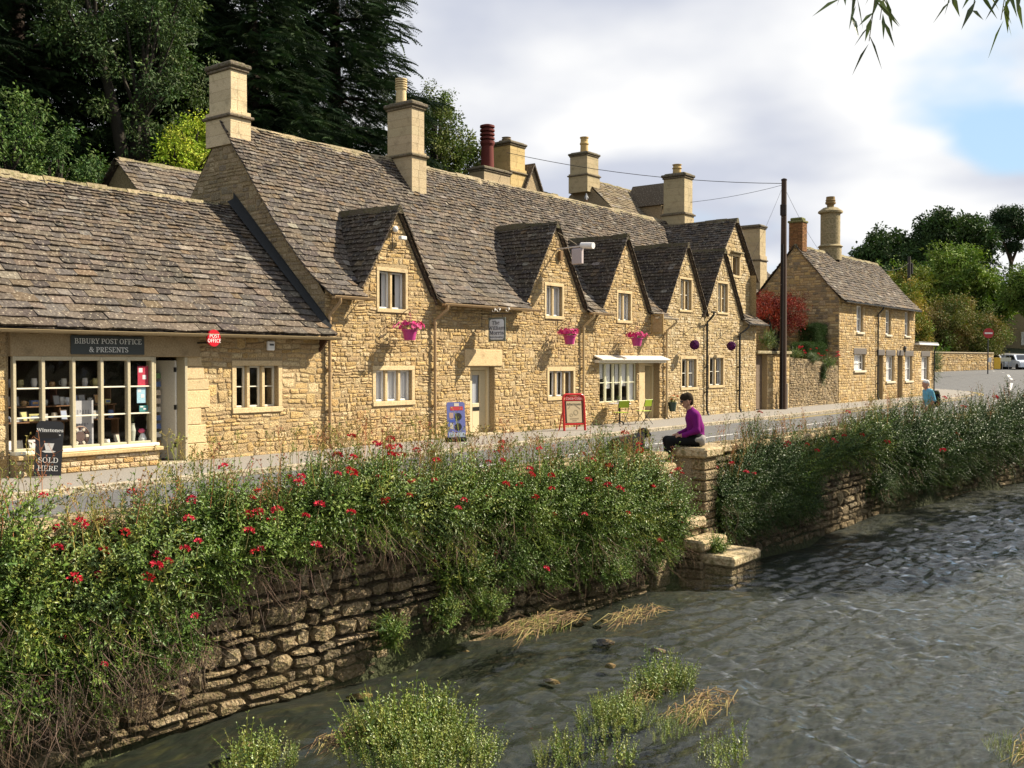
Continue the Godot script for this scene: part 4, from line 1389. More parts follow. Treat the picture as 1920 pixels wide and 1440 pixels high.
func make_door(parent: Node3D, x0: float, x1: float, y0: float, y1: float, z: float, hue: Color, full: bool) -> void:
	var f := MB.new()
	f.bx(x0, y0, z - 0.03, x0 + 0.09, y1, z + 0.1, hue, 0.01)
	f.bx(x1 - 0.09, y0, z - 0.03, x1, y1, z + 0.1, hue, 0.01)
	f.bx(x0 + 0.09, y1 - 0.09, z - 0.028, x1 - 0.09, y1, z + 0.098, hue, 0.01)
	wpart(parent, "door_frame", f, M.paint)
	var a := x0 + 0.095
	var b := x1 - 0.095
	var d := MB.new()
	var h2 := shade(hue, 0.82)
	if full:
		# stiles and rails round a glazed slot
		var ga := lerpf(a, b, 0.36)
		var gb := lerpf(a, b, 0.72)
		d.bx(a, y0 + 0.01, z - 0.03, ga, y1 - 0.1, z + 0.02, h2, 0.008)
		d.bx(gb, y0 + 0.01, z - 0.03, b, y1 - 0.1, z + 0.02, h2, 0.008)
		d.bx(ga + 0.001, y0 + 0.01, z - 0.028, gb - 0.001, y0 + 0.86, z + 0.018, h2, 0.008)
		d.bx(ga + 0.001, y1 - 0.24, z - 0.028, gb - 0.001, y1 - 0.102, z + 0.018, h2, 0.008)
		var dr := wpart(parent, "door", d, M.paint)
		var g := MB.new()
		g.quad(Vector3(ga, y0 + 0.86, z), Vector3(ga, y1 - 0.24, z), Vector3(gb, y1 - 0.24, z), Vector3(gb, y0 + 0.86, z), Color.WHITE)
		wpart(dr, "pane", g, M.glass)
		var c := MB.new()
		for k in 8:
			var xa := lerpf(ga, gb, k / 8.0)
			var xb := lerpf(ga, gb, (k + 1) / 8.0)
			c.quad(Vector3(xa, y0 + 0.86, z - 0.05 + 0.01 * (k % 2)), Vector3(xa, y1 - 0.24, z - 0.05 + 0.01 * (k % 2)), Vector3(xb, y1 - 0.24, z - 0.05 + 0.01 * ((k + 1) % 2)), Vector3(xb, y0 + 0.86, z - 0.05 + 0.01 * ((k + 1) % 2)), Color(0.4, 0.42, 0.46))
		wpart(dr, "curtain", c, M.cloth)
		var l := MB.new()
		l.bx(ga + 0.02, y0 + 0.64, z + 0.02, gb - 0.02, y0 + 0.75, z + 0.032, Color(0.015, 0.015, 0.015), 0.004)
		wpart(dr, "letter_slot", l, M.gloss)
		var hd := MB.new()
		hd.tube([Vector3(a + 0.06, y0 + 0.62, z + 0.05), Vector3(a + 0.06, y0 + 0.82, z + 0.05)], [0.014, 0.014], 6, Color(0.02, 0.02, 0.02))
		hd.ball(at(a + 0.06, y0 + 1.18, z + 0.04), Vector3(0.03, 0.03, 0.03), 6, Color(0.02, 0.02, 0.02))
		wpart(dr, "handle", hd, M.gloss)
		lettering(dr, "11", 0.14, dr.global_transform.affine_inverse() * Transform3D(Basis(), Vector3(a + 0.12, y1 - 0.36, z + 0.024)), Color(0.02, 0.02, 0.02), "Droid Serif", false, true, "number")
	else:
		var op := Transform3D(Basis(Vector3.UP, -1.15), Vector3(b, 0, z))
		for k in 4:
			d.box(op * at(-0.11 - 0.2 * k, (y0 + y1 - 0.1) / 2, 0), Vector3(0.196, y1 - 0.1 - y0, 0.045), h2, 0.008)
		var dr2 := wpart(parent, "door", d, M.paint)
		var hd2 := MB.new()
		hd2.ball(op * at(-0.72, y0 + 1.0, 0.05), Vector3(0.03, 0.03, 0.03), 6, Color(0.05, 0.04, 0.03))
		wpart(dr2, "handle", hd2, M.metal)

# ---------------------------------------------------------------- the corner house, garden wall and houses behind

func simple_roof(parent: Node3D, o: Vector3, u: Vector3, p: Vector3, prof: Array, len_: float, mirror: float, opt: Dictionary, most := 0) -> Node3D:
	var s := Slope.new(o, u, p, prof)
	var b := Slope.new(o - p * mirror, u, -p, prof)
	var un := MB.new()
	underlay(un, s, 0, len_, -0.02, Color(0.125, 0.105, 0.09))
	underlay(un, b, 0, len_, -0.02, Color(0.125, 0.105, 0.09))
	var roof := wpart(parent, "roof", un, M.slate)
	var tl := tiles(s, -0.1, len_ + 0.1, opt, func(_q): return false)
	tl.append_array(tiles(b, -0.1, len_ + 0.1, opt, func(_q): return false))
	pieces(roof, "slate", tl, M.slate, most)
	var top: Vector2 = prof[-1]
	ridge(roof, o + p * top.x + Vector3.UP * top.y, o + u * len_ + p * top.x + Vector3.UP * top.y, p, 0.16, 0.18, Color(0.26, 0.23, 0.15), 0.5)
	return roof

func make_corner_house() -> void:
	var h := thing("corner_house", "two storey stone house with slate roof beside the road bend", "house", Vector3(41.5, 0, -2))
	var I := Transform3D()
	var x0 := 34.95
	var x1 := 48.1
	var ups := [[37.62, 3.75, 38.62, 5.18], [42.48, 3.72, 43.4, 5.14], [46.08, 3.72, 47.0, 5.18]]
	var lows := [[37.25, 1.68, 38.95, 2.55], [42.62, 1.02, 44.05, 2.5], [46.2, 1.0, 47.6, 2.5]]
	var doors := [[41.05, 0.0, 42.05, 2.52], [44.7, 0.0, 45.66, 2.52]]
	var core := MB.new()
	var cuts := []
	var holes := ups + lows + doors
	for q in holes:
		cuts.append([q[0] - 0.05, q[1] - 0.14, q[2] + 0.05, q[3] + (0.34 if q[1] < 3 else 0.04)])
	wall_core(I, [[-0.1, x0, x1], [5.45, x0, x1]], holes, 0.4, MORTAR, core)
	core.quad(Vector3(x0, 0, -4.7), Vector3(x0, 5.4, -4.7), Vector3(x1, 5.4, -4.7), Vector3(x1, 0, -4.7), MORTAR)
	core.quad(Vector3(x1, 0, -4.7), Vector3(x1, 5.4, -4.7), Vector3(x1, 5.4, 0), Vector3(x1, 0, 0), MORTAR)
	core.tri(Vector3(x1, 5.4, -4.7), Vector3(x1, 8.2, -2.35), Vector3(x1, 5.4, 0), MORTAR)
	var wall := wpart(h, "wall", core, M.mortar)
	pieces(wall, "stone", rubble(I, [[-0.1, x0, x1], [5.45, x0, x1]], cuts, {"h0": 0.09, "h1": 0.17, "w0": 0.16, "w1": 0.42, "d0": 0.012, "d1": 0.035, "hues": GOLD, "warp": 0.03}), M.stone, 150)
	var T := Transform3D(Basis(Vector3(0, 0, 1), Vector3(0, 1, 0), Vector3(-1, 0, 0)), Vector3(x0, 0, 0))
	var gk := [[0.0, -4.7, 0.0], [5.45, -4.7, 0.0], [8.2, -2.4, -2.3]]
	var gm := MB.new()
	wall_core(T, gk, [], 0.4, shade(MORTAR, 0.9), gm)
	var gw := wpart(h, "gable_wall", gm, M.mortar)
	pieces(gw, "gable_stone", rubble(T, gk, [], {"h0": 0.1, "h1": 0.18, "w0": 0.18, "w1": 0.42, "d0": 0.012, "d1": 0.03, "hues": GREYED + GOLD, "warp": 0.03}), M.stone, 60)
	var white := Color(0.74, 0.73, 0.7)
	var net := Color(0.74, 0.74, 0.74)
	for q in ups:
		window(h, I, q, {"lights": 1, "rows": 2, "border": 0.0, "deep": 0.2, "frame": 0.07, "wood": white, "curtains": [[0, 0.0, 1.0, 0.0, net]]})
	for k in 3:
		window(h, I, lows[k], {"lights": 1, "rows": 2, "cols": 3 if k == 0 else 2, "border": 0.0, "deep": 0.2, "frame": 0.07, "wood": white, "curtains": [[0, 0.0, 1.0, 0.0, net]]})
	for q in ups + lows:
		var s := MB.new()
		s.bx(q[0] - 0.1, q[1] - 0.12, -0.15, q[2] + 0.1, q[1] - 0.002, 0.09, Color(0.6, 0.55, 0.45), 0.015)
		wpart(h, "sill", s, M.ashlar)
	for q in lows + doors:
		var l := MB.new()
		l.bx(q[0] - 0.16, q[3] + 0.002, -0.2, q[2] + 0.16, q[3] + 0.32, 0.05, Color(0.15, 0.145, 0.14), 0.012)
		wpart(h, "lintel", l, M.wood)
	for q in doors:
		make_door(h, q[0], q[2], 0.05, q[3], -0.3, Color(0.24, 0.19, 0.12), true)
	simple_roof(h, Vector3(x0 - 0.05, 0, 0), Vector3.RIGHT, Vector3.BACK, [Vector2(0.32, 5.28), Vector2(-0.4, 5.98), Vector2(-2.35, 8.3)], x1 - x0 + 0.1, 4.7, {"e0": 0.26, "e1": 0.14, "w0": 0.4, "w1": 0.24, "pale": 0.05}, 100)
	var black := Color(0.015, 0.014, 0.013)
	gutter(h, x0, x1 + 0.1, 5.26, 0.36, black, M.gloss)
	downpipe(h, 40.85, 0.0, 5.24, 0.36, black, M.gloss, 0.1)
	# brick end stack and tall octagonal stack
	var bk := MB.new()
	bk.bx(35.02, 7.6, -2.72, 35.62, 9.5, -2.02, Color(0.3, 0.2, 0.12))
	var ch := wpart(h, "brick_chimney", bk, M.mortar)
	var y := 8.0
	var list := []
	while y < 9.45:
		for f in 3:
			for i in 3:
				var m := MB.new()
				var a := 0.0
				if f == 0:
					m.bx(34.99, y + 0.005, -2.74 + i * 0.245, 35.04, y + 0.068, -2.74 + i * 0.245 + 0.235, vary(Color(0.27, 0.145, 0.07), 0.25))
				elif f == 1:
					m.bx(35.01 + i * 0.21, y + 0.005, -2.04, 35.01 + i * 0.21 + 0.2, y + 0.068, -1.99, vary(Color(0.27, 0.145, 0.07), 0.25))
				else:
					continue
				list.append([m, Vector3(35, y, -2.4 + a), 0.015])
		y += 0.075
	pieces(ch, "brick", list, M.stone, 0)
	var cap := MB.new()
	cap.bx(34.94, 9.5, -2.8, 35.7, 9.62, -1.94, Color(0.2, 0.2, 0.1), 0.03)
	cap.bx(35.05, 9.621, -2.7, 35.6, 9.78, -2.05, Color(0.17, 0.19, 0.08), 0.04)
	wpart(ch, "cap", cap, M.capstone)
	var st := MB.new()
	st.lathe(at(40.0, 7.9, -2.35, 0.39), [Vector2(0.62, 0), Vector2(0.62, 0.7), Vector2(0.7, 0.78), Vector2(0.54, 0.9), Vector2(0.54, 2.6), Vector2(0.68, 2.68), Vector2(0.68, 2.78), Vector2(0.4, 2.98), Vector2(0, 2.98)], 8, Color(0.33, 0.28, 0.18))
	var sc := wpart(h, "stone_chimney", st, M.capstone)
	var pt := MB.new()
	pt.lathe(at(40.0, 10.8, -2.35), [Vector2(0.2, 0), Vector2(0.2, 0.25), Vector2(0.29, 0.3), Vector2(0.29, 0.4), Vector2(0.25, 0.42), Vector2(0.28, 0.5), Vector2(0.25, 0.55), Vector2(0.24, 0.7), Vector2(0, 0.72)], 12, Color(0.24, 0.17, 0.08))
	wpart(sc, "chimney_pot", pt, M.dull)
	# flat roofed lean-to
	var lc := MB.new()
	var lk := [[-0.1, 48.13, 52.2], [3.2, 48.13, 52.2]]
	var lw := [49.6, 0.98, 51.15, 2.5]
	wall_core(I, lk, [lw], 0.4, MORTAR, lc)
	lc.quad(Vector3(52.2, 0, -4), Vector3(52.2, 3.2, -4), Vector3(52.2, 3.2, 0), Vector3(52.2, 0, 0), MORTAR)
	var lean := wpart(h, "lean_to", lc, M.mortar)
	pieces(lean, "stone", rubble(I, lk, [[49.5, 0.84, 51.25, 2.84]], {"h0": 0.1, "h1": 0.18, "w0": 0.2, "w1": 0.42, "d0": 0.012, "d1": 0.035, "hues": GOLD, "warp": 0.03}), M.stone, 0)
	window(h, I, lw, {"lights": 1, "rows": 2, "cols": 2, "border": 0.0, "deep": 0.2, "frame": 0.07, "wood": white, "curtains": [[0, 0.0, 1.0, 0.0, net]]})
	var lr := MB.new()
	lr.bx(48.11, 3.2, -4.0, 52.4, 3.32, 0.3, Color(0.66, 0.66, 0.64), 0.02)
	lr.bx(48.11, 3.322, -4.0, 52.36, 3.4, 0.26, Color(0.1, 0.1, 0.1), 0.02)
	wpart(lean, "flat_roof", lr, M.paint)
	var ll := MB.new()
	ll.bx(49.4, 2.502, -0.2, 51.35, 2.82, 0.05, Color(0.15, 0.145, 0.14), 0.012)
	wpart(lean, "lintel", ll, M.wood)
	downpipe(h, 52.05, 0.1, 3.2, 0.2, black, M.gloss)
	var lamp := thing("wall_lantern", "small black lantern on the corner house wall above its door", "lamp", Vector3(45.3, 2.95, 0.0))
	var lm := MB.new()
	lm.tube([Vector3(0, 0.1, 0), Vector3(0, 0.2, 0.12), Vector3(0, 0.12, 0.24)], [0.02, 0.02, 0.02], 6, black)
	part(lamp, "arm", lm, M.metal)
	var lb := MB.new()
	lb.lathe(at(0, -0.22, 0.24), [Vector2(0, 0), Vector2(0.06, 0), Vector2(0.1, 0.24), Vector2(0.13, 0.26), Vector2(0.02, 0.36), Vector2(0, 0.36)], 6, Color(0.03, 0.03, 0.03))
	part(lamp, "body", lb, M.gloss)

func make_garden() -> void:
	var I := Transform3D()
	var g := thing("garden_wall", "dry stone garden wall with a gateway between cottage row and corner house", "wall", Vector3(30, 0, 0))
	var core := MB.new()
	core.bx(26.1, -0.1, -0.4, 28.6, 2.48, -0.03, MORTAR)
	var pier := wpart(g, "gate_pier", core, M.mortar)
	pieces(pier, "stone", rubble(at(0, 0, -0.03), [[-0.1, 26.1, 28.55], [2.46, 26.1, 28.55]], [], {"h0": 0.12, "h1": 0.22, "w0": 0.18, "w1": 0.42, "d0": 0.012, "d1": 0.03, "hues": GOLD, "warp": 0.02}), M.stone, 120)
	var w := MB.new()
	w.prism(at(0, 0, -0.45), PackedVector2Array([Vector2(28.6, -0.1), Vector2(34.93, -0.1), Vector2(34.93, 1.95), Vector2(32, 2.2), Vector2(28.6, 2.36)]), 0.43, Color(0.3, 0.245, 0.165))
	var wl := wpart(g, "wall", w, M.mortar)
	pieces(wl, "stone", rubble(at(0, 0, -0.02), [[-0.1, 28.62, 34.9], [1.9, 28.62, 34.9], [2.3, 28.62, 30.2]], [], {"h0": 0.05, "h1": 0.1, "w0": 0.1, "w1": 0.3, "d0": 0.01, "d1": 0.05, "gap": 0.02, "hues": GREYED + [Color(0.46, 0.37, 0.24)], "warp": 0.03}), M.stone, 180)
	var slab := MB.new()
	slab.bx(24.84, 2.49, -0.5, 28.6, 2.62, 0.1, Color(0.4, 0.35, 0.24), 0.02)
	wpart(g, "lintel_slab", slab, M.capstone)
	var gate := MB.new()
	for y in [0.4, 1.9]:
		gate.bx(24.9, y, -0.36, 26.08, y + 0.14, -0.305, Color(0.2, 0.16, 0.12))
	gate.bx(24.9, 0.4, -0.4, 24.98, 2.04, -0.361, Color(0.2, 0.16, 0.12))
	var gt := wpart(g, "gate", gate, M.wood)
	for k in 6:
		var bd := MB.new()
		bd.bx(24.92 + k * 0.19, 0.04, -0.3 + 0.003 * (k % 2), 24.92 + k * 0.19 + 0.186, 2.46, -0.26, vary(Color(0.2, 0.16, 0.12), 0.12), 0.006)
		wpart(gt, "board", bd, M.wood)
	# pole with its conduit
	var p := thing("utility_pole", "tall brown wooden utility pole against the garden wall", "pole", Vector3(26.95, 0, 0.35))
	var m := MB.new()
	m.tube([Vector3(0, -0.1, 0), Vector3(0, 5, 0), Vector3(0, 10.3, 0)], [0.17, 0.145, 0.115], 12, Color(0.075, 0.045, 0.03))
	part(p, "shaft", m, M.wood)
	var cd := MB.new()
	cd.tube([Vector3(-0.2, -0.02, 0.02), Vector3(-0.2, 7.4, 0.02)], [0.06, 0.06], 8, Color(0.02, 0.018, 0.018))
	part(p, "conduit", cd, M.dull)
	var bx_ := MB.new()
	bx_.bx(-0.16, 8.7, -0.12, -0.02, 9.2, 0.15, Color(0.04, 0.035, 0.035), 0.02)
	part(p, "junction_box", bx_, M.dull)
	var pc := MB.new()
	pc.lathe(at(0, 10.28, 0), [Vector2(0.13, 0), Vector2(0.13, 0.06), Vector2(0.05, 0.1), Vector2(0, 0.1)], 10, Color(0.04, 0.035, 0.035))
	part(p, "pole_cap", pc, M.dull)
	for k in 9:
		var sp := MB.new()
		var sg := 1.0 if k % 2 else -1.0
		sp.tube([Vector3(0.12 * sg, 2.6 + k * 0.75, 0), Vector3(0.28 * sg, 2.6 + k * 0.75, 0)], [0.012, 0.012], 5, Color(0.3, 0.28, 0.26))
		part(p, "step_iron", sp, M.metal)
	var post := thing("marker_post", "short grey wooden post at the foot of the utility pole", "post", Vector3(27.5, 0, 0.3))
	var pm := MB.new()
	pm.bx(-0.06, -0.1, -0.05, 0.06, 1.15, 0.05, Color(0.3, 0.28, 0.24), 0.015)
	part(post, "post", pm, M.wood)
	# wires
	for q in [[Vector3(26.95, 10.15, 0.35), Vector3(22.3, 12.3, -11.8), 0.35, 0.014, "overhead wire from the pole to the chimneys behind the row"], [Vector3(26.95, 10.1, 0.35), Vector3(24.3, 9.3, -3.2), 0.1, 0.009, "thin wire from the pole to the chimney at the row's end"], [Vector3(26.95, 10.0, 0.35), Vector3(40.0, 7.6, -2.3), 0.3, 0.008, "thin wire from the pole to the corner house roof"], [Vector3(68.0, 10.2, -6.2), Vector3(47.5, 8.1, -2.3), 0.4, 0.016, "wire from the far pole to the corner house roof"], [Vector3(26.9, 10.1, 0.35), Vector3(23.0, 5.5, 0.05), 0.15, 0.007, "thin wire from the pole down to the rear gable"]]:
		var a: Vector3 = q[0]
		var b: Vector3 = q[1]
		var wt := thing("wire", q[4], "wire", a)
		var wm := MB.new()
		var pts := []
		var rad := []
		for i in 13:
			var t := i / 12.0
			pts.append(a.lerp(b, t) - Vector3.UP * float(q[2]) * 4.0 * t * (1 - t))
			rad.append(q[3])
		wm.tube(pts, rad, 4, Color(0.03, 0.03, 0.035), false)
		wpart(wt, "cable", wm, M.dull)

func plain_gable(core: MB, x: float, z0: float, z1: float, y0: float, ye: float, yr: float, col: Color) -> void:
	core.quad(Vector3(x, y0, z0), Vector3(x, ye, z0), Vector3(x, ye, z1), Vector3(x, y0, z1), col)
	core.tri(Vector3(x, ye, z0), Vector3(x, yr, (z0 + z1) / 2), Vector3(x, ye, z1), col)

func make_back_houses() -> void:
	var opt := {"e0": 0.26, "e1": 0.18, "w0": 0.45, "w1": 0.32, "pale": 0.05, "sag": 0.03}
	var col := Color(0.34, 0.28, 0.18)
	# low wing behind the post office
	var w := thing("rear_wing", "low slate roofed wing behind the post office against the gable wall", "outbuilding", Vector3(3, 0, -9.5))
	var c := MB.new()
	c.bx(0.5, 0, -11.0, 6.0, 6.9, -8.2, col)
	plain_gable(c, 0.46, -11.1, -8.1, 6.5, 6.8, 8.2, col)
	wpart(w, "wall", c, M.stone)
	simple_roof(w, Vector3(0.35, 0, -8.1), Vector3.RIGHT, Vector3.BACK, [Vector2(0.2, 6.7), Vector2(-1.5, 8.25)], 5.8, 3.0, opt)
	# house with the red pot
	var h1 := thing("rear_house", "stone house behind the row showing a dark red chimney pot and small gablet", "house", Vector3(22.5, 2, -14))
	var c1 := MB.new()
	c1.bx(19.5, 1.0, -17, 27.2, 9.4, -11.5, col)
	wpart(h1, "wall", c1, M.stone)
	simple_roof(h1, Vector3(19.5, 0, -11.5), Vector3.RIGHT, Vector3.BACK, [Vector2(0.3, 8.3), Vector2(-2.75, 10.9)], 7.7, 5.5, opt)
	chimney(h1, 20.4, -12.6, 22.4, -11.7, 9.0, 10.6, 11.35, Color(0.4, 0.33, 0.22), [{"r": 0.32, "h": 2.1, "slots": true, "col": Color(0.13, 0.035, 0.028), "dx": -0.2}])
	chimney(h1, 22.8, -13.5, 24.0, -12.0, 9.0, 11.5, 13.0, Color(0.52, 0.40, 0.2), [{"r": 0.22, "h": 0.24, "col": Color(0.3, 0.25, 0.18), "dx": -0.2, "dz": 0.2}, {"r": 0.22, "h": 0.2, "col": Color(0.3, 0.25, 0.18), "dx": 0.2, "dz": -0.3}])
	var gl := MB.new()
	gl.prism(at(0, 0, -12.4), PackedVector2Array([Vector2(23.5, 9.5), Vector2(25.3, 9.5), Vector2(25.3, 10.6), Vector2(24.5, 12.0), Vector2(23.7, 10.6)]), 0.5, Color(0.42, 0.34, 0.22))
	wpart(h1, "gablet", gl, M.stone)
	for sd in [-1.0, 1.0]:
		var gr := MB.new()
		gr.box(Transform3D(Basis(Vector3.BACK, -1.05 * sd), Vector3(24.5 + 0.42 * sd, 11.35, -12.4)), Vector3(1.75, 0.07, 1.3), Color(0.12, 0.1, 0.08))
		wpart(h1, "gablet_roof", gr, M.slate)
	# larger house with a dormer
	var h2 := thing("rear_house", "large stone house behind the row with chimneyed gable and leaded dormer", "house", Vector3(34, 2, -15))
	var c2 := MB.new()
	c2.bx(25.5, 1.0, -19, 32.9, 9.6, -13.6, col)
	wpart(h2, "rear_block_wall", c2, M.stone)
	var c3 := MB.new()
	c3.bx(32.9, 1.0, -17.2, 43.0, 10.2, -11.6, Color(0.36, 0.3, 0.2))
	plain_gable(c3, 32.86, -17.2, -11.6, 9.8, 10.2, 12.75, Color(0.3, 0.255, 0.18))
	plain_gable(c3, 43.02, -17.2, -11.6, 9.8, 10.2, 12.75, Color(0.3, 0.255, 0.18))
	wpart(h2, "wall", c3, M.stone)
	simple_roof(h2, Vector3(25.5, 0, -13.6), Vector3.RIGHT, Vector3.BACK, [Vector2(0.3, 9.4), Vector2(-2.7, 12.05)], 7.4, 5.4, opt)
	simple_roof(h2, Vector3(33.0, 0, -11.6), Vector3.RIGHT, Vector3.BACK, [Vector2(0.35, 9.75), Vector2(-2.8, 12.85)], 10.0, 5.6, {"e0": 0.26, "e1": 0.18, "w0": 0.45, "w1": 0.32, "pale": 0.16, "sag": 0.03, "hues": [Color(0.22, 0.18, 0.12), Color(0.18, 0.15, 0.11), Color(0.26, 0.22, 0.15)]})
	chimney(h2, 32.5, -15.1, 33.7, -13.9, 12.0, 13.0, 14.3, Color(0.40, 0.34, 0.22), [{"r": 0.24, "h": 0.95, "col": Color(0.55, 0.4, 0.18)}])
	var dm := MB.new()
	dm.bx(36.9, 9.8, -13.4, 38.7, 11.6, -11.5, Color(0.34, 0.28, 0.19))
	dm.prism(at(0, 0, -11.6), PackedVector2Array([Vector2(36.9, 11.59), Vector2(38.7, 11.59), Vector2(37.8, 12.9)]), 0.15, Color(0.5, 0.4, 0.24))
	var dr := wpart(h2, "dormer", dm, M.stone)
	for sd in [-1.0, 1.0]:
		var wr := MB.new()
		wr.box(Transform3D(Basis(Vector3.BACK, -0.97 * sd), Vector3(37.8 + 0.52 * sd, 12.25, -12.6)), Vector3(1.75, 0.08, 2.8), Color(0.13, 0.11, 0.09))
		wpart(h2, "dormer_roof", wr, M.slate)
	window(h2, at(0, 0, -11.35), [37.1, 10.35, 38.5, 11.5], {"lights": 2, "rows": 2, "cols": 2, "border": 0.08, "deep": 0.1, "wood": Color(0.6, 0.6, 0.62), "curtains": [[0, 0, 1, 0, Color(0.5, 0.52, 0.56)], [1, 0, 1, 0, Color(0.5, 0.52, 0.56)]]})
	chimney(h2, 41.6, -15.2, 42.8, -14.0, 11.6, 12.6, 13.4, Color(0.3, 0.26, 0.18), [])
	# house between the row and the corner house, its broad chimney
	var h3 := thing("rear_house", "house behind the corner house with one broad mossy topped chimney", "house", Vector3(41, 0, -10))
	var c4 := MB.new()
	c4.bx(37.5, 0.0, -12.0, 46.0, 6.0, -6.6, col)
	wpart(h3, "wall", c4, M.stone)
	simple_roof(h3, Vector3(37.4, 0, -6.6), Vector3.RIGHT, Vector3.BACK, [Vector2(0.3, 5.8), Vector2(-2.7, 8.4)], 8.7, 5.4, opt)
	chimney(h3, 40.9, -9.3, 41.75, -7.0, 6.0, 8.3, 10.4, Color(0.46, 0.385, 0.25), [])
	# far house on the right
	var h4 := thing("far_house", "distant stone house with white window beyond the road bend", "house", Vector3(112, 2, -5))
	var c5 := MB.new()
	c5.bx(108.3, 0.5, -9.0, 122, 6.2, -1.0, Color(0.42, 0.35, 0.24))
	plain_gable(c5, 108.28, -9.0, -1.0, 5.8, 6.2, 8.2, Color(0.42, 0.35, 0.24))
	wpart(h4, "wall", c5, M.stone)
	simple_roof(h4, Vector3(108.2, 0, -1.0), Vector3.RIGHT, Vector3.BACK, [Vector2(0.3, 5.9), Vector2(-4.0, 8.4)], 13.0, 8.0, {"e0": 0.4, "e1": 0.3, "w0": 0.7, "w1": 0.5, "pale": 0.05, "hues": [Color(0.2, 0.16, 0.11), Color(0.24, 0.19, 0.13)]})
	chimney(h4, 108.4, -8.6, 109.2, -7.6, 6.0, 7.2, 8.6, Color(0.4, 0.34, 0.24), [])
	chimney(h4, 108.4, -6.3, 109.5, -5.0, 6.5, 7.8, 9.0, Color(0.42, 0.36, 0.26), [])
	window(h4, Transform3D(Basis(Vector3(0, 0, 1), Vector3(0, 1, 0), Vector3(-1, 0, 0)), Vector3(108.25, 0, 0)), [-5.6, 4.2, -4.3, 5.4], {"lights": 2, "mullion": 0.12, "stone": false, "border": 0.14, "hue": Color(0.8, 0.8, 0.78), "deep": 0.08, "frame": 0.1, "wood": Color(0.8, 0.8, 0.78)})

func make_far_things() -> void:
	# roadside wall beyond the junction
	var a := Vector3(71.5, 1.2, -5.4)
	var b := Vector3(82.5, 1.5, -3.0)
	var w := thing("roadside_wall", "long dark stone wall across the road junction under the trees", "wall", a)
	var d := (b - a)
	var T := Transform3D(Basis(Vector3.UP, -atan2(d.z, d.x)), a)
	var L := d.length()
	var m := MB.new()
	m.box(T * at(L / 2, 0.75, -0.2), Vector3(L, 1.9, 0.4), MORTAR)
	var core := wpart(w, "core", m, M.mortar)
	pieces(core, "stone", rubble(T, [[-0.1, 0, L], [1.65, 0, L]], [], {"h0": 0.12, "h1": 0.2, "w0": 0.25, "w1": 0.6, "d0": 0.02, "d1": 0.06, "hues": GOLD, "warp": 0.0}), M.stone, 0)
	var cp := MB.new()
	cp.box(T * at(L / 2, 1.76, -0.2), Vector3(L, 0.12, 0.55), Color(0.4, 0.35, 0.27), 0.03)
	wpart(w, "coping", cp, M.capstone)
	# no entry sign
	var s := thing("no_entry_sign", "round red no entry sign on a grey post past the wall", "road sign", Vector3(69.7, rise(69.7) - 0.1, -0.6), -1.0)
	var p := MB.new()
	p.tube([Vector3(0, -0.1, 0), Vector3(0, 3.6, 0)], [0.05, 0.05], 8, Color(0.06, 0.06, 0.06))
	part(s, "post", p, M.metal)
	var disc := MB.new()
	disc.lathe(Transform3D(Basis(Vector3.RIGHT, PI / 2), Vector3(0, 3.22, 0.07)), [Vector2(0, -0.012), Vector2(0.4, -0.012), Vector2(0.4, 0.012), Vector2(0, 0.012)], 28, Color(0.36, 0.02, 0.02))
	var dd := part(s, "disc", disc, M.paint)
	var bar := MB.new()
	bar.bx(-0.3, 3.16, 0.083, 0.3, 3.28, 0.09, Color(0.7, 0.68, 0.64))
	part(dd, "bar", bar, M.paint)
	# small signs by the wall
	for q in [[Vector3(80.0, 1.35, -2.8), Color(0.7, 0.7, 0.7), "small white square sign before the roadside wall", 0.35, 0.4], [Vector3(81.2, 1.35, -2.4), Color(0.65, 0.4, 0.03), "small yellow sign before the roadside wall", 0.55, 1.0], [Vector3(82.6, 1.35, -2.0), Color(0.5, 0.5, 0.4), "low pale twin post sign before the roadside wall", 0.9, 0.35]]:
		var t := thing("roadside_sign", q[2], "road sign", q[0], -1.05, "small signs before the roadside wall")
		for sx in [-0.3, 0.3]:
			var pm := MB.new()
			pm.tube([Vector3(sx * q[3], -0.1, 0), Vector3(sx * q[3], 1.2, 0)], [0.03, 0.03], 6, Color(0.3, 0.3, 0.3))
			part(t, "post", pm, M.metal)
		var bm := MB.new()
		bm.bx(-q[3] / 2, 1.2 - q[4], 0.035, q[3] / 2, 1.2, 0.055, q[1], 0.005)
		part(t, "board", bm, M.paint)
	# second pole
	var up := thing("utility_pole", "distant dark utility pole with transformer among the trees", "pole", Vector3(68.0, 1.0, -6.2))
	var um := MB.new()
	um.tube([Vector3(0, 0, 0), Vector3(0, 9.7, 0)], [0.15, 0.12], 8, Color(0.05, 0.045, 0.04))
	part(up, "shaft", um, M.wood)
	var ub := MB.new()
	ub.lathe(at(0.28, 8.3, 0), [Vector2(0, 0), Vector2(0.22, 0), Vector2(0.22, 0.85), Vector2(0, 0.95)], 10, Color(0.02, 0.02, 0.022))
	part(up, "transformer", ub, M.dull)
	# parked cars
	for q in [[Vector3(87.2, 1.42, -2.9), Color(0.6, 0.62, 0.64), "white estate car parked beyond the road bend"], [Vector3(84.6, 1.4, -1.1), Color(0.62, 0.68, 0.76), "pale blue hatchback parked at the bend beside the white car"]]:
		car(q[0], -2.6, q[1], q[2])

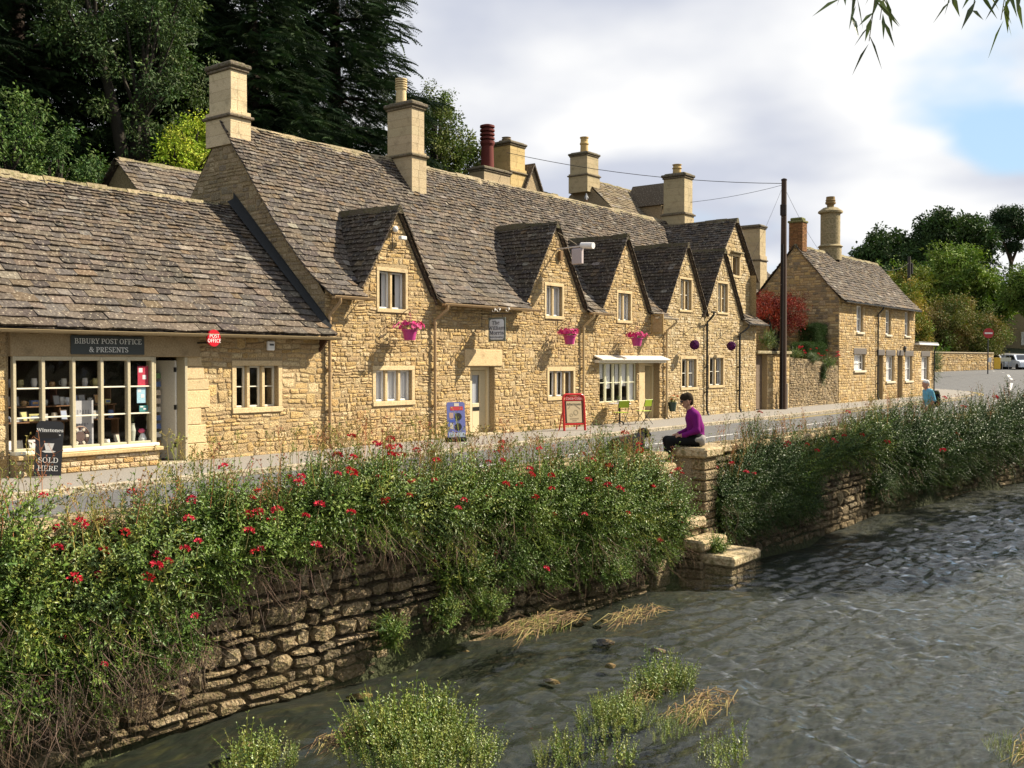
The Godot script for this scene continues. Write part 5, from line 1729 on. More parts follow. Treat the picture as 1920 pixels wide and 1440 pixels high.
func car(pos: Vector3, yaw: float, col: Color, label: String) -> void:
	var t := thing("parked_car", label, "car", pos, yaw, "cars parked beyond the bend")
	var b := MB.new()
	var prof := PackedVector2Array([Vector2(-2.1, 0.3), Vector2(2.1, 0.3), Vector2(2.12, 0.62), Vector2(1.9, 0.82), Vector2(1.1, 0.92), Vector2(0.5, 1.42), Vector2(-1.5, 1.46), Vector2(-2.05, 0.95), Vector2(-2.12, 0.6)])
	b.prism(at(0, 0, -0.84), prof, 1.68, col)
	part(t, "body", b, M.gloss)
	for sd in [-0.845, 0.845]:
		for k in [[-1.45, -0.55, 0.0], [-0.48, 0.72, 0.3]]:
			var g := MB.new()
			g.quad(Vector3(k[0], 0.96, sd), Vector3(k[0] + 0.05, 1.36, sd), Vector3(k[1] - k[2], 1.36, sd), Vector3(k[1] + 0.1, 0.96, sd), Color(0.02, 0.025, 0.03))
			part(t, "side_window", g, M.gloss)
		for x in [-1.3, 1.35]:
			var wl := MB.new()
			wl.lathe(Transform3D(Basis(Vector3.RIGHT, PI / 2), Vector3(x, 0.31, sd * 0.93)), [Vector2(0, -0.1), Vector2(0.31, -0.1), Vector2(0.31, 0.1), Vector2(0, 0.1)], 16, Color(0.02, 0.02, 0.02))
			part(t, "wheel", wl, M.dull)
		var hl := MB.new()
		hl.bx(2.0, 0.62, sd * 0.75 - 0.16, 2.11, 0.76, sd * 0.75 + 0.16, Color(0.7, 0.7, 0.72), 0.02)
		part(t, "headlight", hl, M.gloss)
	var ws := MB.new()
	ws.quad(Vector3(1.06, 0.955, -0.72), Vector3(0.55, 1.39, -0.64), Vector3(0.55, 1.39, 0.64), Vector3(1.06, 0.955, 0.72), Color(0.03, 0.035, 0.04))
	var wp := part(t, "windscreen", ws, M.gloss)
	wp.position = Vector3(0.012, 0.01, 0)

# ---------------------------------------------------------------- plants

func leaf(mb: MB, p: Vector3, dir: Vector3, side: Vector3, ln: float, wd: float, col: Color, droop := 0.25) -> void:
	dir = dir.normalized()
	side = (side - dir * side.dot(dir)).normalized()
	var nn := side.cross(dir)
	if nn.y < 0:
		nn = -nn
	var m := p + dir * ln * 0.45 - nn * wd * 0.12
	var tip := p + dir * ln - Vector3.UP * ln * droop
	var l := p + dir * ln * 0.42 + side * wd * 0.5 + nn * wd * 0.12
	var r := p + dir * ln * 0.42 - side * wd * 0.5 + nn * wd * 0.12
	mb.tri(p, l, m, col)
	mb.tri(p, m, r, col)
	mb.tri(l, tip, m, col)
	mb.tri(m, tip, r, col)

# a leafy shoot growing along +Y
func shoot(ln: float, pairs: int, leaf_l: float, leaf_w: float, bend: float, stem: Color) -> MB:
	var mb := MB.new()
	var pts := []
	var rad := []
	var az := rf(0, TAU)
	var bd := Vector3(cos(az), 0, sin(az)) * bend
	for i in 5:
		var t := i / 4.0
		pts.append(Vector3.UP * ln * t + bd * ln * t * t)
		rad.append(lerpf(0.0042, 0.0016, t))
	mb.tube(pts, rad, 3, stem, false)
	for i in pairs:
		var t := lerpf(0.14, 1.0, float(i) / (pairs - 1))
		var p := Vector3.UP * ln * t + bd * ln * t * t
		var a := i * 1.57 + rf(-0.4, 0.4)
		for k in 2:
			var d := Vector3(cos(a + PI * k), rf(0.35, 0.95) + t * 0.4, sin(a + PI * k))
			var s := lerpf(1.05, 0.5, t * t) * rf(0.75, 1.15)
			leaf(mb, p, d, Vector3(-sin(a), rf(-0.3, 0.3), cos(a)), leaf_l * s, leaf_w * s, Color(rf(0.8, 1.1), rf(0.85, 1.1), rf(0.7, 1.0)), rf(0.05, 0.35))
	return mb

func wisp(ln: float, hue: Color, bits: Color) -> MB:
	var mb := MB.new()
	var az := rf(0, TAU)
	var bd := Vector3(cos(az), 0, sin(az)) * 0.15
	mb.tube([Vector3.ZERO, Vector3.UP * ln * 0.5 + bd * 0.2 * ln, Vector3.UP * ln + bd * ln], [0.004, 0.003, 0.0014], 3, hue, false)
	for i in 9:
		var t := rf(0.55, 1.0)
		var p := Vector3.UP * ln * t + bd * ln * t * t
		var d := Vector3(rf(-1, 1), rf(0.5, 1.4), rf(-1, 1)).normalized()
		var q := p + d * ln * 0.14
		mb.tube([p, q], [0.002, 0.0012], 3, hue, false)
		for k in 3:
			leaf(mb, q, d + rv() * 0.8, rv(), 0.022, 0.012, bits, 0.0)
	return mb

func dead_twig(ln: float) -> MB:
	var mb := MB.new()
	for i in 6:
		var d := Vector3(rf(-0.3, 0.3), 1.0, rf(-0.3, 0.3)).normalized()
		var c := Vector3(rf(-0.9, 0.9), rf(-0.6, 0.2), rf(-0.9, 0.9))
		var l := ln * rf(0.35, 1.0)
		var o := Vector3(rf(-0.16, 0.16), rf(-0.1, 0.15), rf(-0.16, 0.16))
		mb.tube([o, o + d * l * 0.35 + c * l * 0.06, o + d * l * 0.7 + c * l * 0.22, o + d * l + c * l * 0.5], [0.0032, 0.0028, 0.002, 0.001], 3, vary(Color(0.105, 0.078, 0.056), 0.4), false)
	return mb

func flower(col: Color) -> MB:
	var mb := MB.new()
	mb.tube([Vector3(0, -0.1, 0), Vector3(0, -0.005, 0)], [0.003, 0.003], 3, Color(0.14, 0.12, 0.05), false)
	for i in 22:
		var d := rv()
		d.y = absf(d.y) * 0.7
		var p := d * 0.022
		for k in 2:
			leaf(mb, p, d + rv() * 0.5, rv(), 0.02, 0.013, vary(col, 0.25), 0.0)
	return mb

var shoots := []
var cress := []
var wisps := []
var twigs := []
var heads := []

func make_shoots() -> void:
	for i in 5:
		shoots.append(shoot(rf(0.34, 0.46), 9, 0.075, 0.026, rf(0.1, 0.35), Color(0.9, 0.75, 0.5)).mesh(M.leaf))
	for i in 4:
		cress.append(shoot(rf(0.24, 0.34), 8, 0.05, 0.024, rf(0.05, 0.25), Color(0.8, 0.75, 0.45)).mesh(M.leaf))
	for i in 3:
		wisps.append(wisp(rf(0.4, 0.55), Color(0.9, 0.8, 0.6), Color(1.0, 0.9, 0.8)).mesh(M.twig))
	for i in 3:
		twigs.append(dead_twig(0.6).mesh(M.twig))
	for c in [Color(0.5, 0.03, 0.055), Color(0.42, 0.028, 0.03), Color(0.55, 0.05, 0.09)]:
		heads.append(flower(c).mesh(M.petal))

func grow(dir: Vector3, p: Vector3, s: float) -> Transform3D:
	var y := dir.normalized()
	var x := y.cross(rv()).normalized()
	return Transform3D(Basis(x * s, y * s, x.cross(y) * s), p)

# a bush of shoots: c centre, r radii, n shoots
func bush(called: String, label: String, group: String, c: Vector3, r: Vector3, n: int, hues: Array, o := {}) -> Node3D:
	var t := thing(called, label, "plant", c - Vector3.UP * r.y, 0.0, group)
	var kinds: Array = o.get("kinds", shoots)
	var places := []
	var tints := []
	for k in kinds:
		places.append([])
		tints.append(PackedColorArray())
	var sc: float = o.get("size", 1.0)
	var tips := []
	var upright: bool = o.get("upright", false)
	for i in n:
		var d := rv()
		if upright:
			var a := rf(0, TAU)
			var q2 := sqrt(rng.randf())
			var foot := Vector3(cos(a) * q2 * r.x, 0, sin(a) * q2 * r.z)
			var tall := (1.15 - 0.55 * q2 * q2) * (1.0 + 0.9 * wob.get_noise_2d((c.x + foot.x) * 60.0, (c.z + foot.z) * 60.0)) * r.y / 0.3
			var k2 := rng.randi() % kinds.size()
			places[k2].append(grow(Vector3(foot.x * 0.5 + rf(-0.35, 0.35), 1.0, foot.z * 0.5 + rf(-0.35, 0.35)), Vector3(c.x + foot.x, -1.13, c.z + foot.z), sc * clampf(tall, 0.35, 1.6) * rf(0.75, 1.2)))
			tints[k2].append(vary(pick(hues), 0.25))
			continue
		if d.z < -0.55:
			d.z = -d.z
		if d.y < -0.3 and rng.randf() < o.get("topheavy", 0.5):
			d.y = -d.y
		var q := pow(rng.randf(), 0.5)
		var bump := 1.0 + 0.5 * wob.get_noise_3d(d.x * 22.0 + c.x * 30.0, d.y * 22.0, d.z * 22.0)
		var tip := c + d * r * q * bump
		var dir := (d * Vector3(1, 0.7, 1) + Vector3.UP * rf(0.15, 0.9) + rv() * 0.35).normalized()
		if d.y < -0.1:
			dir = (d + Vector3(0, -0.2, 0.35) + rv() * 0.5).normalized()
		var s := sc * rf(0.7, 1.15)
		var k := rng.randi() % kinds.size()
		places[k].append(grow(dir, tip - dir * 0.3 * s, s))
		tints[k].append(vary(pick(hues), 0.25))
		if q > 0.8 and d.y > -0.2:
			tips.append(tip + dir * 0.08 * s)
	for k in kinds.size():
		if places[k].size():
			scatter(t, "foliage", kinds[k], places[k], tints[k])
	var wn: int = o.get("wisps", 0)
	if wn > 0:
		var pl := []
		var ti := PackedColorArray()
		for i in wn:
			var a := rf(0, TAU)
			var p := c + Vector3(cos(a) * r.x * rf(0.1, 0.9), r.y * rf(0.35, 0.85), sin(a) * r.z * rf(0.0, 0.8))
			pl.append(grow(Vector3(rf(-0.25, 0.25), 1, rf(-0.2, 0.3)), p - Vector3.UP * 0.1, rf(0.7, 1.2)))
			ti.append(vary(pick([Color(0.3, 0.27, 0.1), Color(0.26, 0.2, 0.09), Color(0.34, 0.16, 0.1), Color(0.2, 0.24, 0.07)]), 0.25))
		scatter(t, "seed_stems", wisps[rng.randi() % 3], pl, ti)
	var tn: int = o.get("twigs", 0)
	if tn > 0:
		var pl2 := []
		var ti2 := PackedColorArray()
		for i in tn:
			var p2 := c + Vector3(rf(-1, 1) * r.x, rf(-0.9, -0.1) * r.y, rf(0.2, 0.95) * r.z)
			pl2.append(grow(Vector3(rf(-0.8, 0.6), rf(-1.4, -0.2), rf(0.0, 0.6)), p2, rf(0.5, 1.1)))
			ti2.append(vary(Color(1, 1, 1), 0.3))
		scatter(t, "dead_stems", twigs[rng.randi() % 3], pl2, ti2)
	for i in mini(o.get("flowers", 0), tips.size()):
		var p3: Vector3 = tips[rng.randi() % tips.size()] + Vector3(0, 0.03, 0.0)
		shared(t, "flower_head", heads[rng.randi() % 3], t.global_transform.affine_inverse() * grow(Vector3(rf(-0.3, 0.3), 1, rf(-0.1, 0.5)), p3 + Vector3.UP * rf(0.0, 0.12), rf(1.0, 1.6) * sc))
	return t

# ---------------------------------------------------------------- river walls, steps and their growth

func river_wall(called: String, label: String, a: Vector2, b: Vector2, top: float, most: int, o: Dictionary) -> Node3D:
	var d := b - a
	var L := d.length()
	var T := Transform3D(Basis(Vector3.UP, -atan2(d.y, d.x)), Vector3(a.x, 0, a.y))
	var t := thing(called, label, "wall", Vector3((a.x + b.x) / 2, -1.5, (a.y + b.y) / 2))
	var m := MB.new()
	m.box(T * at(L / 2, (top - 1.9) / 2, -0.3), Vector3(L, top + 1.9, 0.3), Color(0.3, 0.245, 0.165))
	var core := wpart(t, "core", m, M.mortar)
	pieces(core, "stone", rubble(T * at(0, 0, -0.03), [[-1.5, 0.0, L], [top - 0.02, 0.0, L]], [], o), M.riverstone, most)
	var x := 0.0
	while x < L - 0.02:
		var w := minf(rf(0.45, 0.85), L - x)
		if L - x - w < 0.25:
			w = L - x
		var c := MB.new()
		c.box(T * Transform3D(Basis(Vector3.UP, rf(-0.012, 0.012)), Vector3(x + w / 2, top + 0.055 + rf(-0.012, 0.012), -0.23 + rf(-0.02, 0.02))), Vector3(w - 0.012, 0.13, 0.54), vary(Color(0.42, 0.345, 0.22), 0.15), 0.025)
		wpart(t, "coping_stone", c, M.capstone)
		x += w
	return t

const GREENS := [Color(0.118, 0.182, 0.034), Color(0.092, 0.152, 0.029), Color(0.155, 0.215, 0.048), Color(0.075, 0.128, 0.025), Color(0.185, 0.215, 0.048), Color(0.13, 0.19, 0.07)]
const DARKS := [Color(0.045, 0.085, 0.022), Color(0.06, 0.1, 0.028), Color(0.035, 0.07, 0.02), Color(0.075, 0.115, 0.03)]  # dark leaf greens; beyond the steps they stand for shade
const WEED := [Color(0.17, 0.21, 0.045), Color(0.13, 0.18, 0.035), Color(0.21, 0.23, 0.06), Color(0.1, 0.15, 0.03)]

func make_riverside() -> void:
	river_wall("river_wall", "rough stone river wall below the flowering bushes", Vector2(-15.0, 9.72), Vector2(-2.42, 10.72), 0.56, 300, {"h0": 0.08, "h1": 0.2, "w0": 0.12, "w1": 0.42, "d0": 0.02, "d1": 0.085, "gap": 0.022, "hues": RIVER, "warp": 0.03, "rough": 1.5, "sink": 0.11})
	river_wall("river_wall", "shaded river wall beyond the steps", Vector2(-1.5, 10.82), Vector2(8.0, 11.0), 0.56, 200, {"h0": 0.08, "h1": 0.19, "w0": 0.12, "w1": 0.42, "d0": 0.02, "d1": 0.08, "gap": 0.022, "hues": RIVER, "warp": 0.03, "rough": 1.5, "sink": 0.11})
	river_wall("river_wall", "furthest stretch of river wall under dark bushes", Vector2(8.0, 11.0), Vector2(15.0, 11.9), 0.56, 60, {"h0": 0.1, "h1": 0.2, "w0": 0.2, "w1": 0.5, "d0": 0.02, "d1": 0.08, "gap": 0.022, "hues": RIVER, "warp": 0.03, "rough": 1.5, "sink": 0.11})
	river_wall("river_wall", "river wall running to the road bend", Vector2(15.0, 11.9), Vector2(45.0, 16.0), 0.56, 0, {"h0": 0.14, "h1": 0.24, "w0": 0.3, "w1": 0.7, "d0": 0.02, "d1": 0.08, "gap": 0.022, "hues": RIVER, "warp": 0.03, "rough": 1.5, "sink": 0.11})
	# gateway piers and the steps down to the water
	for q in [[-2.46, 10.78, 0.5, "squared stone block ending the flowered river wall at the steps", 0.52], [-1.46, 10.86, 0.68, "layered stone pier the seated person rests on", 0.62]]:
		var t := thing("gate_pier", q[3], "pier", Vector3(q[0], -1.5, q[1] - 0.25))
		var y := -1.6
		while y < q[2] - 0.2:
			var h := rf(0.12, 0.24)
			if y + h > q[2] - 0.26:
				h = q[2] - 0.17 - y
			var m := MB.new()
			var e := rf(-0.025, 0.025)
			m.box(Transform3D(Basis(Vector3.UP, rf(-0.03, 0.03)), Vector3(q[0] + (0.2 if q[0] > -2 else -0.2) + e * 0.5, y + h / 2, q[1] - 0.24 + e)), Vector3(0.46 + e, h - 0.014, q[4]), vary(Color(0.4, 0.325, 0.205), 0.18), 0.022)
			wpart(t, "block", m, M.riverstone)
			y += h
		var c := MB.new()
		c.box(at(q[0] + (0.22 if q[0] > -2 else -0.18), q[2] - 0.08, q[1] - 0.24), Vector3(0.66, 0.17, q[4] + 0.1), Color(0.44, 0.36, 0.23), 0.035)
		wpart(t, "cap", c, M.capstone)
	var st := thing("river_steps", "stone steps leading down through the wall into the water", "steps", Vector3(-1.9, -1.4, 11))
	for q in [[-2.3, -1.6, 9.9, 10.35, 0.1], [-2.3, -1.6, 10.3, 10.7, -0.15], [-2.28, -1.58, 10.62, 11.0, -0.42], [-2.25, -1.42, 10.9, 11.3, -0.72], [-2.15, -1.1, 11.15, 11.75, -0.94]]:
		var m := MB.new()
		m.box(Transform3D(Basis(Vector3.UP, rf(-0.05, 0.05)) * Basis(Vector3.BACK, rf(-0.02, 0.02)), Vector3((q[0] + q[1]) / 2, q[4] - 0.085, (q[2] + q[3]) / 2)), Vector3(q[1] - q[0], 0.17, q[3] - q[2]), vary(Color(0.45, 0.37, 0.25), 0.1), 0.035)
		wpart(st, "step", m, M.capstone)
		var yy: float = q[4] - 0.175
		while yy > -1.5:
			var sx: float = q[0] + 0.05
			while sx < q[1] - 0.1:
				var sw := minf(rf(0.18, 0.34), q[1] - 0.05 - sx)
				var b2 := MB.new()
				b2.box(Transform3D(Basis(Vector3.UP, rf(-0.05, 0.05)), Vector3(sx + sw / 2, yy - 0.075, (q[2] + q[3]) / 2 - 0.04)), Vector3(sw - 0.012, 0.14, q[3] - q[2] - 0.05), vary(pick(RIVER), 0.15), 0.03)
				wpart(st, "footing_stone", b2, M.riverstone)
				sx += sw
			yy -= 0.155
	# flowering bushes along the near wall: px columns measured off the photograph
	var rows := [
		# x, top, bottom, half width, shoots, flowers, wisps, twigs
		[-14.7, 1.1, -0.9, 0.62, 330, 3, 16, 20],
		[-14.0, 1.12, -0.95, 0.62, 330, 3, 16, 22],
		[-13.3, 1.15, -0.95, 0.62, 330, 3, 16, 24],
		[-12.55, 1.12, -0.9, 0.5, 300, 3, 16, 30],
		[-11.95, 0.82, -0.75, 0.5, 280, 5, 14, 26],
		[-11.35, 1.12, -0.5, 0.5, 330, 9, 18, 16],
		[-10.75, 1.08, -0.35, 0.55, 340, 10, 20, 10],
		[-10.1, 1.02, -0.1, 0.55, 300, 9, 18, 16],
		[-9.45, 1.12, 0.0, 0.6, 340, 12, 18, 6],
		[-8.75, 1.28, -0.05, 0.6, 360, 13, 20, 8],
		[-8.1, 1.26, -0.2, 0.6, 360, 10, 20, 18],
		[-7.4, 1.06, -0.35, 0.6, 340, 9, 18, 6],
		[-6.7, 1.08, -0.2, 0.6, 340, 9, 18, 10],
		[-6.0, 1.06, -0.5, 0.6, 350, 8, 18, 6],
		[-5.3, 1.04, -0.75, 0.62, 360, 7, 16, 4],
		[-4.6, 1.06, -0.9, 0.62, 370, 7, 16, 4],
		[-3.9, 1.06, -0.95, 0.6, 360, 7, 16, 4],
		[-3.3, 1.0, -1.0, 0.5, 340, 8, 22, 4],
		[-2.8, 0.66, -1.0, 0.4, 300, 4, 12, 4],
	]
	var nth := ["first", "second", "third", "fourth", "fifth", "sixth", "seventh", "eighth", "ninth", "tenth", "eleventh", "twelfth", "thirteenth", "fourteenth", "fifteenth", "sixteenth", "seventeenth", "eighteenth", "nineteenth"]
	for i in rows.size():
		var q: Array = rows[i]
		var top: float = q[1] - 0.22 + 0.14 * sin(i * 2.4)
		var bot: float = q[2] + 0.1
		var kind: String = "with brown trailing stems" if i < 5 else "thick with red flowers" if i < 11 else "over bare wall stones" if i < 13 else "reaching down to the water"
		var lab: String = "valerian bush %s, %s from the steps along the river wall" % [kind, nth[rows.size() - 1 - i]]
		var zc := bank_z(q[0])
		var out := 0.5 + 0.14 * rng.randf()
		var hues := [GREENS[i % 6], GREENS[(i + 1) % 6], GREENS[(i * 5 + 3) % 6], GREENS[0]]
		bush("valerian_bush", lab, "valerian bushes on the river wall", Vector3(q[0] + rf(-0.08, 0.08), (top + bot) / 2, zc + 0.1), Vector3(q[3] * 1.15, (top - bot) / 2 + 0.12, out), int(q[4] * 1.6), hues, {"size": 1.18, "flowers": q[5], "wisps": int(q[6] * 1.8), "twigs": q[7], "topheavy": 0.12})
	# growth hanging lower on the wall
	var low := [[-13.3, -0.6, 0.65, 0.55], [-12.6, -0.65, 0.6, 0.5], [-11.9, -0.6, 0.55, 0.5], [-11.25, -0.45, 0.5, 0.42], [-7.1, -0.5, 0.5, 0.42], [-6.3, -0.45, 0.5, 0.4], [-5.6, -0.55, 0.55, 0.45], [-4.9, -0.6, 0.55, 0.45], [-4.2, -0.65, 0.55, 0.42], [-3.5, -0.65, 0.5, 0.42], [-2.9, -0.6, 0.42, 0.42]]
	for i in low.size():
		var q: Array = low[i]
		bush("wall_plant", "leafy growth hanging low on the river wall, %s %s" % [nth[low.size() - 1 - i] if i > 3 else nth[i], "from the steps" if i > 3 else "from the wall's near end"], "plants hanging low on the wall", Vector3(q[0], q[1], bank_z(q[0]) + 0.12), Vector3(q[2], q[3], 0.46 if i < 4 else 0.38), 480 if i < 4 else 340, [GREENS[1], GREENS[3], GREENS[i % 6]], {"twigs": 40 if i < 4 else 6, "flowers": 2, "topheavy": 0.05})
	# bushes beyond the steps, their shade put into darker leaf colours
	var far_rows := [[-0.85, 0.55, -0.75, 0.5, 260], [-0.15, 0.95, -0.85, 0.55, 300], [0.6, 1.1, -0.95, 0.6, 320], [1.4, 1.05, -1.0, 0.65, 320], [2.3, 0.85, -0.9, 0.65, 300], [3.2, 0.78, -0.4, 0.65, 280], [4.2, 0.75, -0.1, 0.7, 280], [5.2, 0.95, -0.1, 0.75, 320], [6.3, 1.15, -0.4, 0.85, 340], [7.5, 1.2, -0.6, 0.9, 360], [8.8, 1.25, -0.9, 1.0, 380], [10.2, 1.15, -1.0, 1.0, 380], [11.7, 1.15, -1.05, 1.1, 400], [13.4, 1.3, -1.05, 1.2, 420], [15.4, 1.45, -1.1, 1.4, 460], [17.8, 1.5, -1.1, 1.6, 500], [20.6, 1.6, -1.1, 1.9, 540], [24.2, 1.7, -1.1, 2.2, 560]]
	for i in far_rows.size():
		var q: Array = far_rows[i]
		var top: float = q[1] - 0.2
		var bot: float = q[2] + 0.1
		bush("riverside_bush", "leafy bush on the river wall darkened for shade, %s beyond the seated person" % nth[i], "bushes beyond the steps", Vector3(q[0], (top + bot) / 2, bank_z(q[0]) + 0.05), Vector3(q[3], (top - bot) / 2 + 0.1, 0.5 if i < 10 else 0.8), int(q[4] * 1.7), DARKS if i < 4 or i > 8 else DARKS + GREENS, {"flowers": 2, "wisps": 22, "twigs": 4, "size": 1.0 + 0.05 * i, "topheavy": 0.12})
	var low2 := [[-0.7, -0.55, 0.5, 0.5], [0.0, -0.6, 0.6, 0.5], [0.8, -0.6, 0.65, 0.5], [1.7, -0.6, 0.65, 0.48], [2.6, -0.6, 0.6, 0.45], [6.8, -0.7, 0.7, 0.4], [8.0, -0.7, 0.8, 0.42], [9.4, -0.7, 0.9, 0.45], [11.0, -0.7, 1.1, 0.45], [13.0, -0.7, 1.2, 0.45]]
	for i in low2.size():
		var q: Array = low2[i]
		bush("wall_plant", "ivy like growth darkened for shade low on the river wall, %s beyond the steps" % nth[i], "plants hanging low on the wall", Vector3(q[0], q[1], bank_z(q[0]) + 0.12), Vector3(q[2], q[3], 0.4), 360, DARKS, {"twigs": 4, "topheavy": 0.05, "size": 1.1})  # shade on this low growth is put into its leaf colour
	# broad leaved plants at the waterline
	for q in [[-7.6, -0.85, 10.6, 0.28, "broad leaved green plant at the foot of the river wall"], [-7.0, -0.9, 10.75, 0.3, "yellowish waterside plant rooted below the river wall"], [-8.4, -0.95, 10.5, 0.2, "small plant in the wall foot above dark water"], [-4.6, -0.8, 11.1, 0.36, "mint like plant clump beside the water near the steps"], [-1.9, -0.85, 11.3, 0.26, "mossy green tuft on the lowest step"]]:
		bush("waterside_plant", q[4], "plants at the wall foot", Vector3(q[0], q[1], q[2]), Vector3(q[3] * 1.3, q[3], q[3]), 110, GREENS, {"kinds": cress, "size": 1.15})
	# cress beds and drifted reeds in the stream
	var beds := [
		["bushy cress bed standing in the stream beside drifted brown reeds", -10.55, 12.75, 0.62, 0.34, 0.5, 520],
		["low front cress bed rising from the water at the picture's foot", -10.75, 13.35, 0.6, 0.26, 0.36, 360],
		["flat cress bed with a rim of dead reeds in mid stream", -8.95, 13.85, 0.5, 0.2, 0.3, 300],
		["upright sparse cress stems behind the mid stream bed", -7.95, 13.75, 0.45, 0.3, 0.26, 190],
		["cress rim curving round the reed drift in mid stream", -8.75, 14.35, 0.5, 0.12, 0.18, 180],
		["yellowish cress tuft nearest the wall in the shallows", -11.6, 12.15, 0.34, 0.24, 0.26, 170],
		["pale cress tuft beside the front bed", -10.0, 14.0, 0.3, 0.2, 0.24, 110],
		["thin cress sprigs in the rapid water", -9.2, 15.0, 0.26, 0.22, 0.2, 70],
		["lone cress sprigs between the beds", -9.75, 14.35, 0.2, 0.24, 0.16, 34],
		["yellow weed mat at the stream's far side", -7.55, 16.9, 0.32, 0.12, 0.3, 150],
		["cress growing on the reed raft below the wall", -6.9, 11.5, 0.5, 0.14, 0.25, 130]]
	for q in beds:
		bush("cress_bed", q[0], "cress beds in the stream", Vector3(q[1], -1.1 + q[4] * 0.55, q[2]), Vector3(q[3], q[4], q[5]), q[6], WEED, {"kinds": cress, "size": 0.95, "upright": true})
	for q in [["brown reed drift caught on the large cress bed", -10.75, 12.35, 0.34, 46], ["raft of dead reeds below the wall in the shallows", -6.85, 11.45, 0.62, 60], ["small raft of pale reeds adrift in mid stream", -5.8, 12.15, 0.5, 30], ["curved rim of dead reeds on the mid stream bed", -8.3, 14.35, 0.42, 36], ["dead reed bundle behind the mid stream bed", -8.35, 13.75, 0.3, 24], ["yellow reed tangle at the far stream edge", -7.5, 17.0, 0.35, 30]]:
		var t := thing("reed_drift", q[0], "reeds", Vector3(q[1], -1.1, q[2]), 0.0, "drifted reeds in the stream")
		var m := MB.new()
		for i in q[4] * 3:
			var a := rf(-0.7, 0.7)
			var l: float = rf(0.08, 0.24) * (0.5 + q[3])
			var c := Vector3(rf(-1, 1) * q[3], rf(0.0, 0.05), rf(-1, 1) * q[3] * 0.4)
			var d: Vector3 = Vector3(cos(a), rf(-0.1, 0.15), sin(a)) * l
			m.tube([c - d, c + Vector3(rf(-0.03, 0.03), rf(0.02, 0.09), rf(-0.05, 0.05)), c + d], [0.003, 0.0042, 0.002], 4, vary(pick([Color(0.2, 0.14, 0.07), Color(0.15, 0.1, 0.06), Color(0.27, 0.22, 0.09)]), 0.3), false)
		var rd := part(t, "reeds", m, M.twig)
		rd.set_meta("kind", "stuff")

# ---------------------------------------------------------------- trees

var clumps := {}

func make_clumps() -> void:
	for nm in ["broad", "fine", "big"]:
		var list := []
		for v in 3:
			var mb := MB.new()
			var n: int = {"broad": 26, "fine": 34, "big": 18}[nm]
			var sz: float = {"broad": 0.15, "fine": 0.085, "big": 0.26}[nm]
			for i in n:
				var d := rv()
				var p := d * rf(0.05, 0.36)
				leaf(mb, p, d + Vector3.UP * 0.1 + rv() * 0.6, rv(), sz * rf(0.7, 1.2), sz * rf(0.4, 0.62), Color(rf(0.8, 1.1), rf(0.85, 1.1), rf(0.7, 1.0)), 0.3)
			list.append(mb.mesh(M.treeleaf))
		clumps[nm] = list
	var sprays := []
	for v in 3:
		var mb := MB.new()
		# a drooping spray lying along +Z
		for i in 11:
			var t := i / 10.0
			var p := Vector3(0, -0.25 * t * t, t)
			for sgn in [-1.0, 1.0]:
				var l := lerpf(0.34, 0.1, t) * rf(0.8, 1.2)
				var q := p + Vector3(sgn * l, -0.12 * l - rf(0, 0.05), l * 0.7)
				var w := 0.035
				mb.tri(p, p + Vector3(sgn * l * 0.5, 0.02, l * 0.35 + w), q, Color(rf(0.8, 1.1), rf(0.85, 1.1), rf(0.8, 1.0)))
				mb.tri(p, q, p + Vector3(sgn * l * 0.5, -0.02, l * 0.35 - w), Color(rf(0.8, 1.1), rf(0.85, 1.1), rf(0.8, 1.0)))
		sprays.append(mb.mesh(M.needle))
	clumps["spray"] = sprays

func leafy_tree(called: String, label: String, group: String, base: Vector3, crowns: Array, kind: String, dens: float, sc: float, hues: Array, bark := Color(0.05, 0.04, 0.03), lump := 0.3) -> Node3D:
	var t := thing(called, label, "tree", base, 0.0, group)
	var tr := MB.new()
	var mid := Vector3.ZERO
	for c in crowns:
		mid += c[0] / crowns.size()
	var r0: float = clampf((mid.y - base.y) * 0.035, 0.06, 0.5)
	var fork: Vector3 = base.lerp(Vector3(base.x, mid.y, base.z), 0.55)
	tr.tube([base - Vector3.UP * 0.3, base.lerp(fork, 0.5) + rv() * r0 * 0.5, fork], [r0 * 1.25, r0, r0 * 0.8], 9, bark)
	var lists := [[], [], []]
	var tints := [PackedColorArray(), PackedColorArray(), PackedColorArray()]
	for c in crowns:
		var ctr: Vector3 = c[0]
		var rad: Vector3 = c[1]
		tr.tube([fork, fork.lerp(ctr, 0.5) + rv() * r0, ctr + Vector3.UP * rad.y * 0.4], [r0 * 0.7, r0 * 0.45, r0 * 0.12], 7, bark)
		var vol := rad.x * rad.y * rad.z
		var lumps := int(14 + 10 * pow(vol, 0.4))
		var per := int(dens * pow(vol, 0.66) / lumps * 30.0) + 4
		for i in lumps:
			var d := rv()
			var lc := ctr + d * rad * rf(0.45, 0.92)
			if rng.randf() < 0.35:
				tr.tube([ctr.lerp(fork, 0.3), lc], [r0 * 0.22, r0 * 0.06], 5, bark, false)
			var lr: float = lump * rf(0.6, 1.3) * (rad.x + rad.y + rad.z) / 3.0
			var hue := vary(pick(hues), 0.22)
			for k in per:
				var e := rv()
				var p := lc + e * Vector3(1, 0.75, 1) * lr * pow(rng.randf(), 0.45)
				var v := rng.randi() % 3
				lists[v].append(grow(Vector3.UP + rv() * 1.2, p, sc * rf(0.7, 1.3)))
				tints[v].append(vary(hue, 0.2))
	part_world(t, "trunk", tr, M.bark)
	for v in 3:
		scatter(t, "crown", clumps[kind][v], lists[v], tints[v])
	return t

func part_world(t: Node3D, called: String, mb: MB, m: Material) -> void:
	wpart(t, called, mb, m)

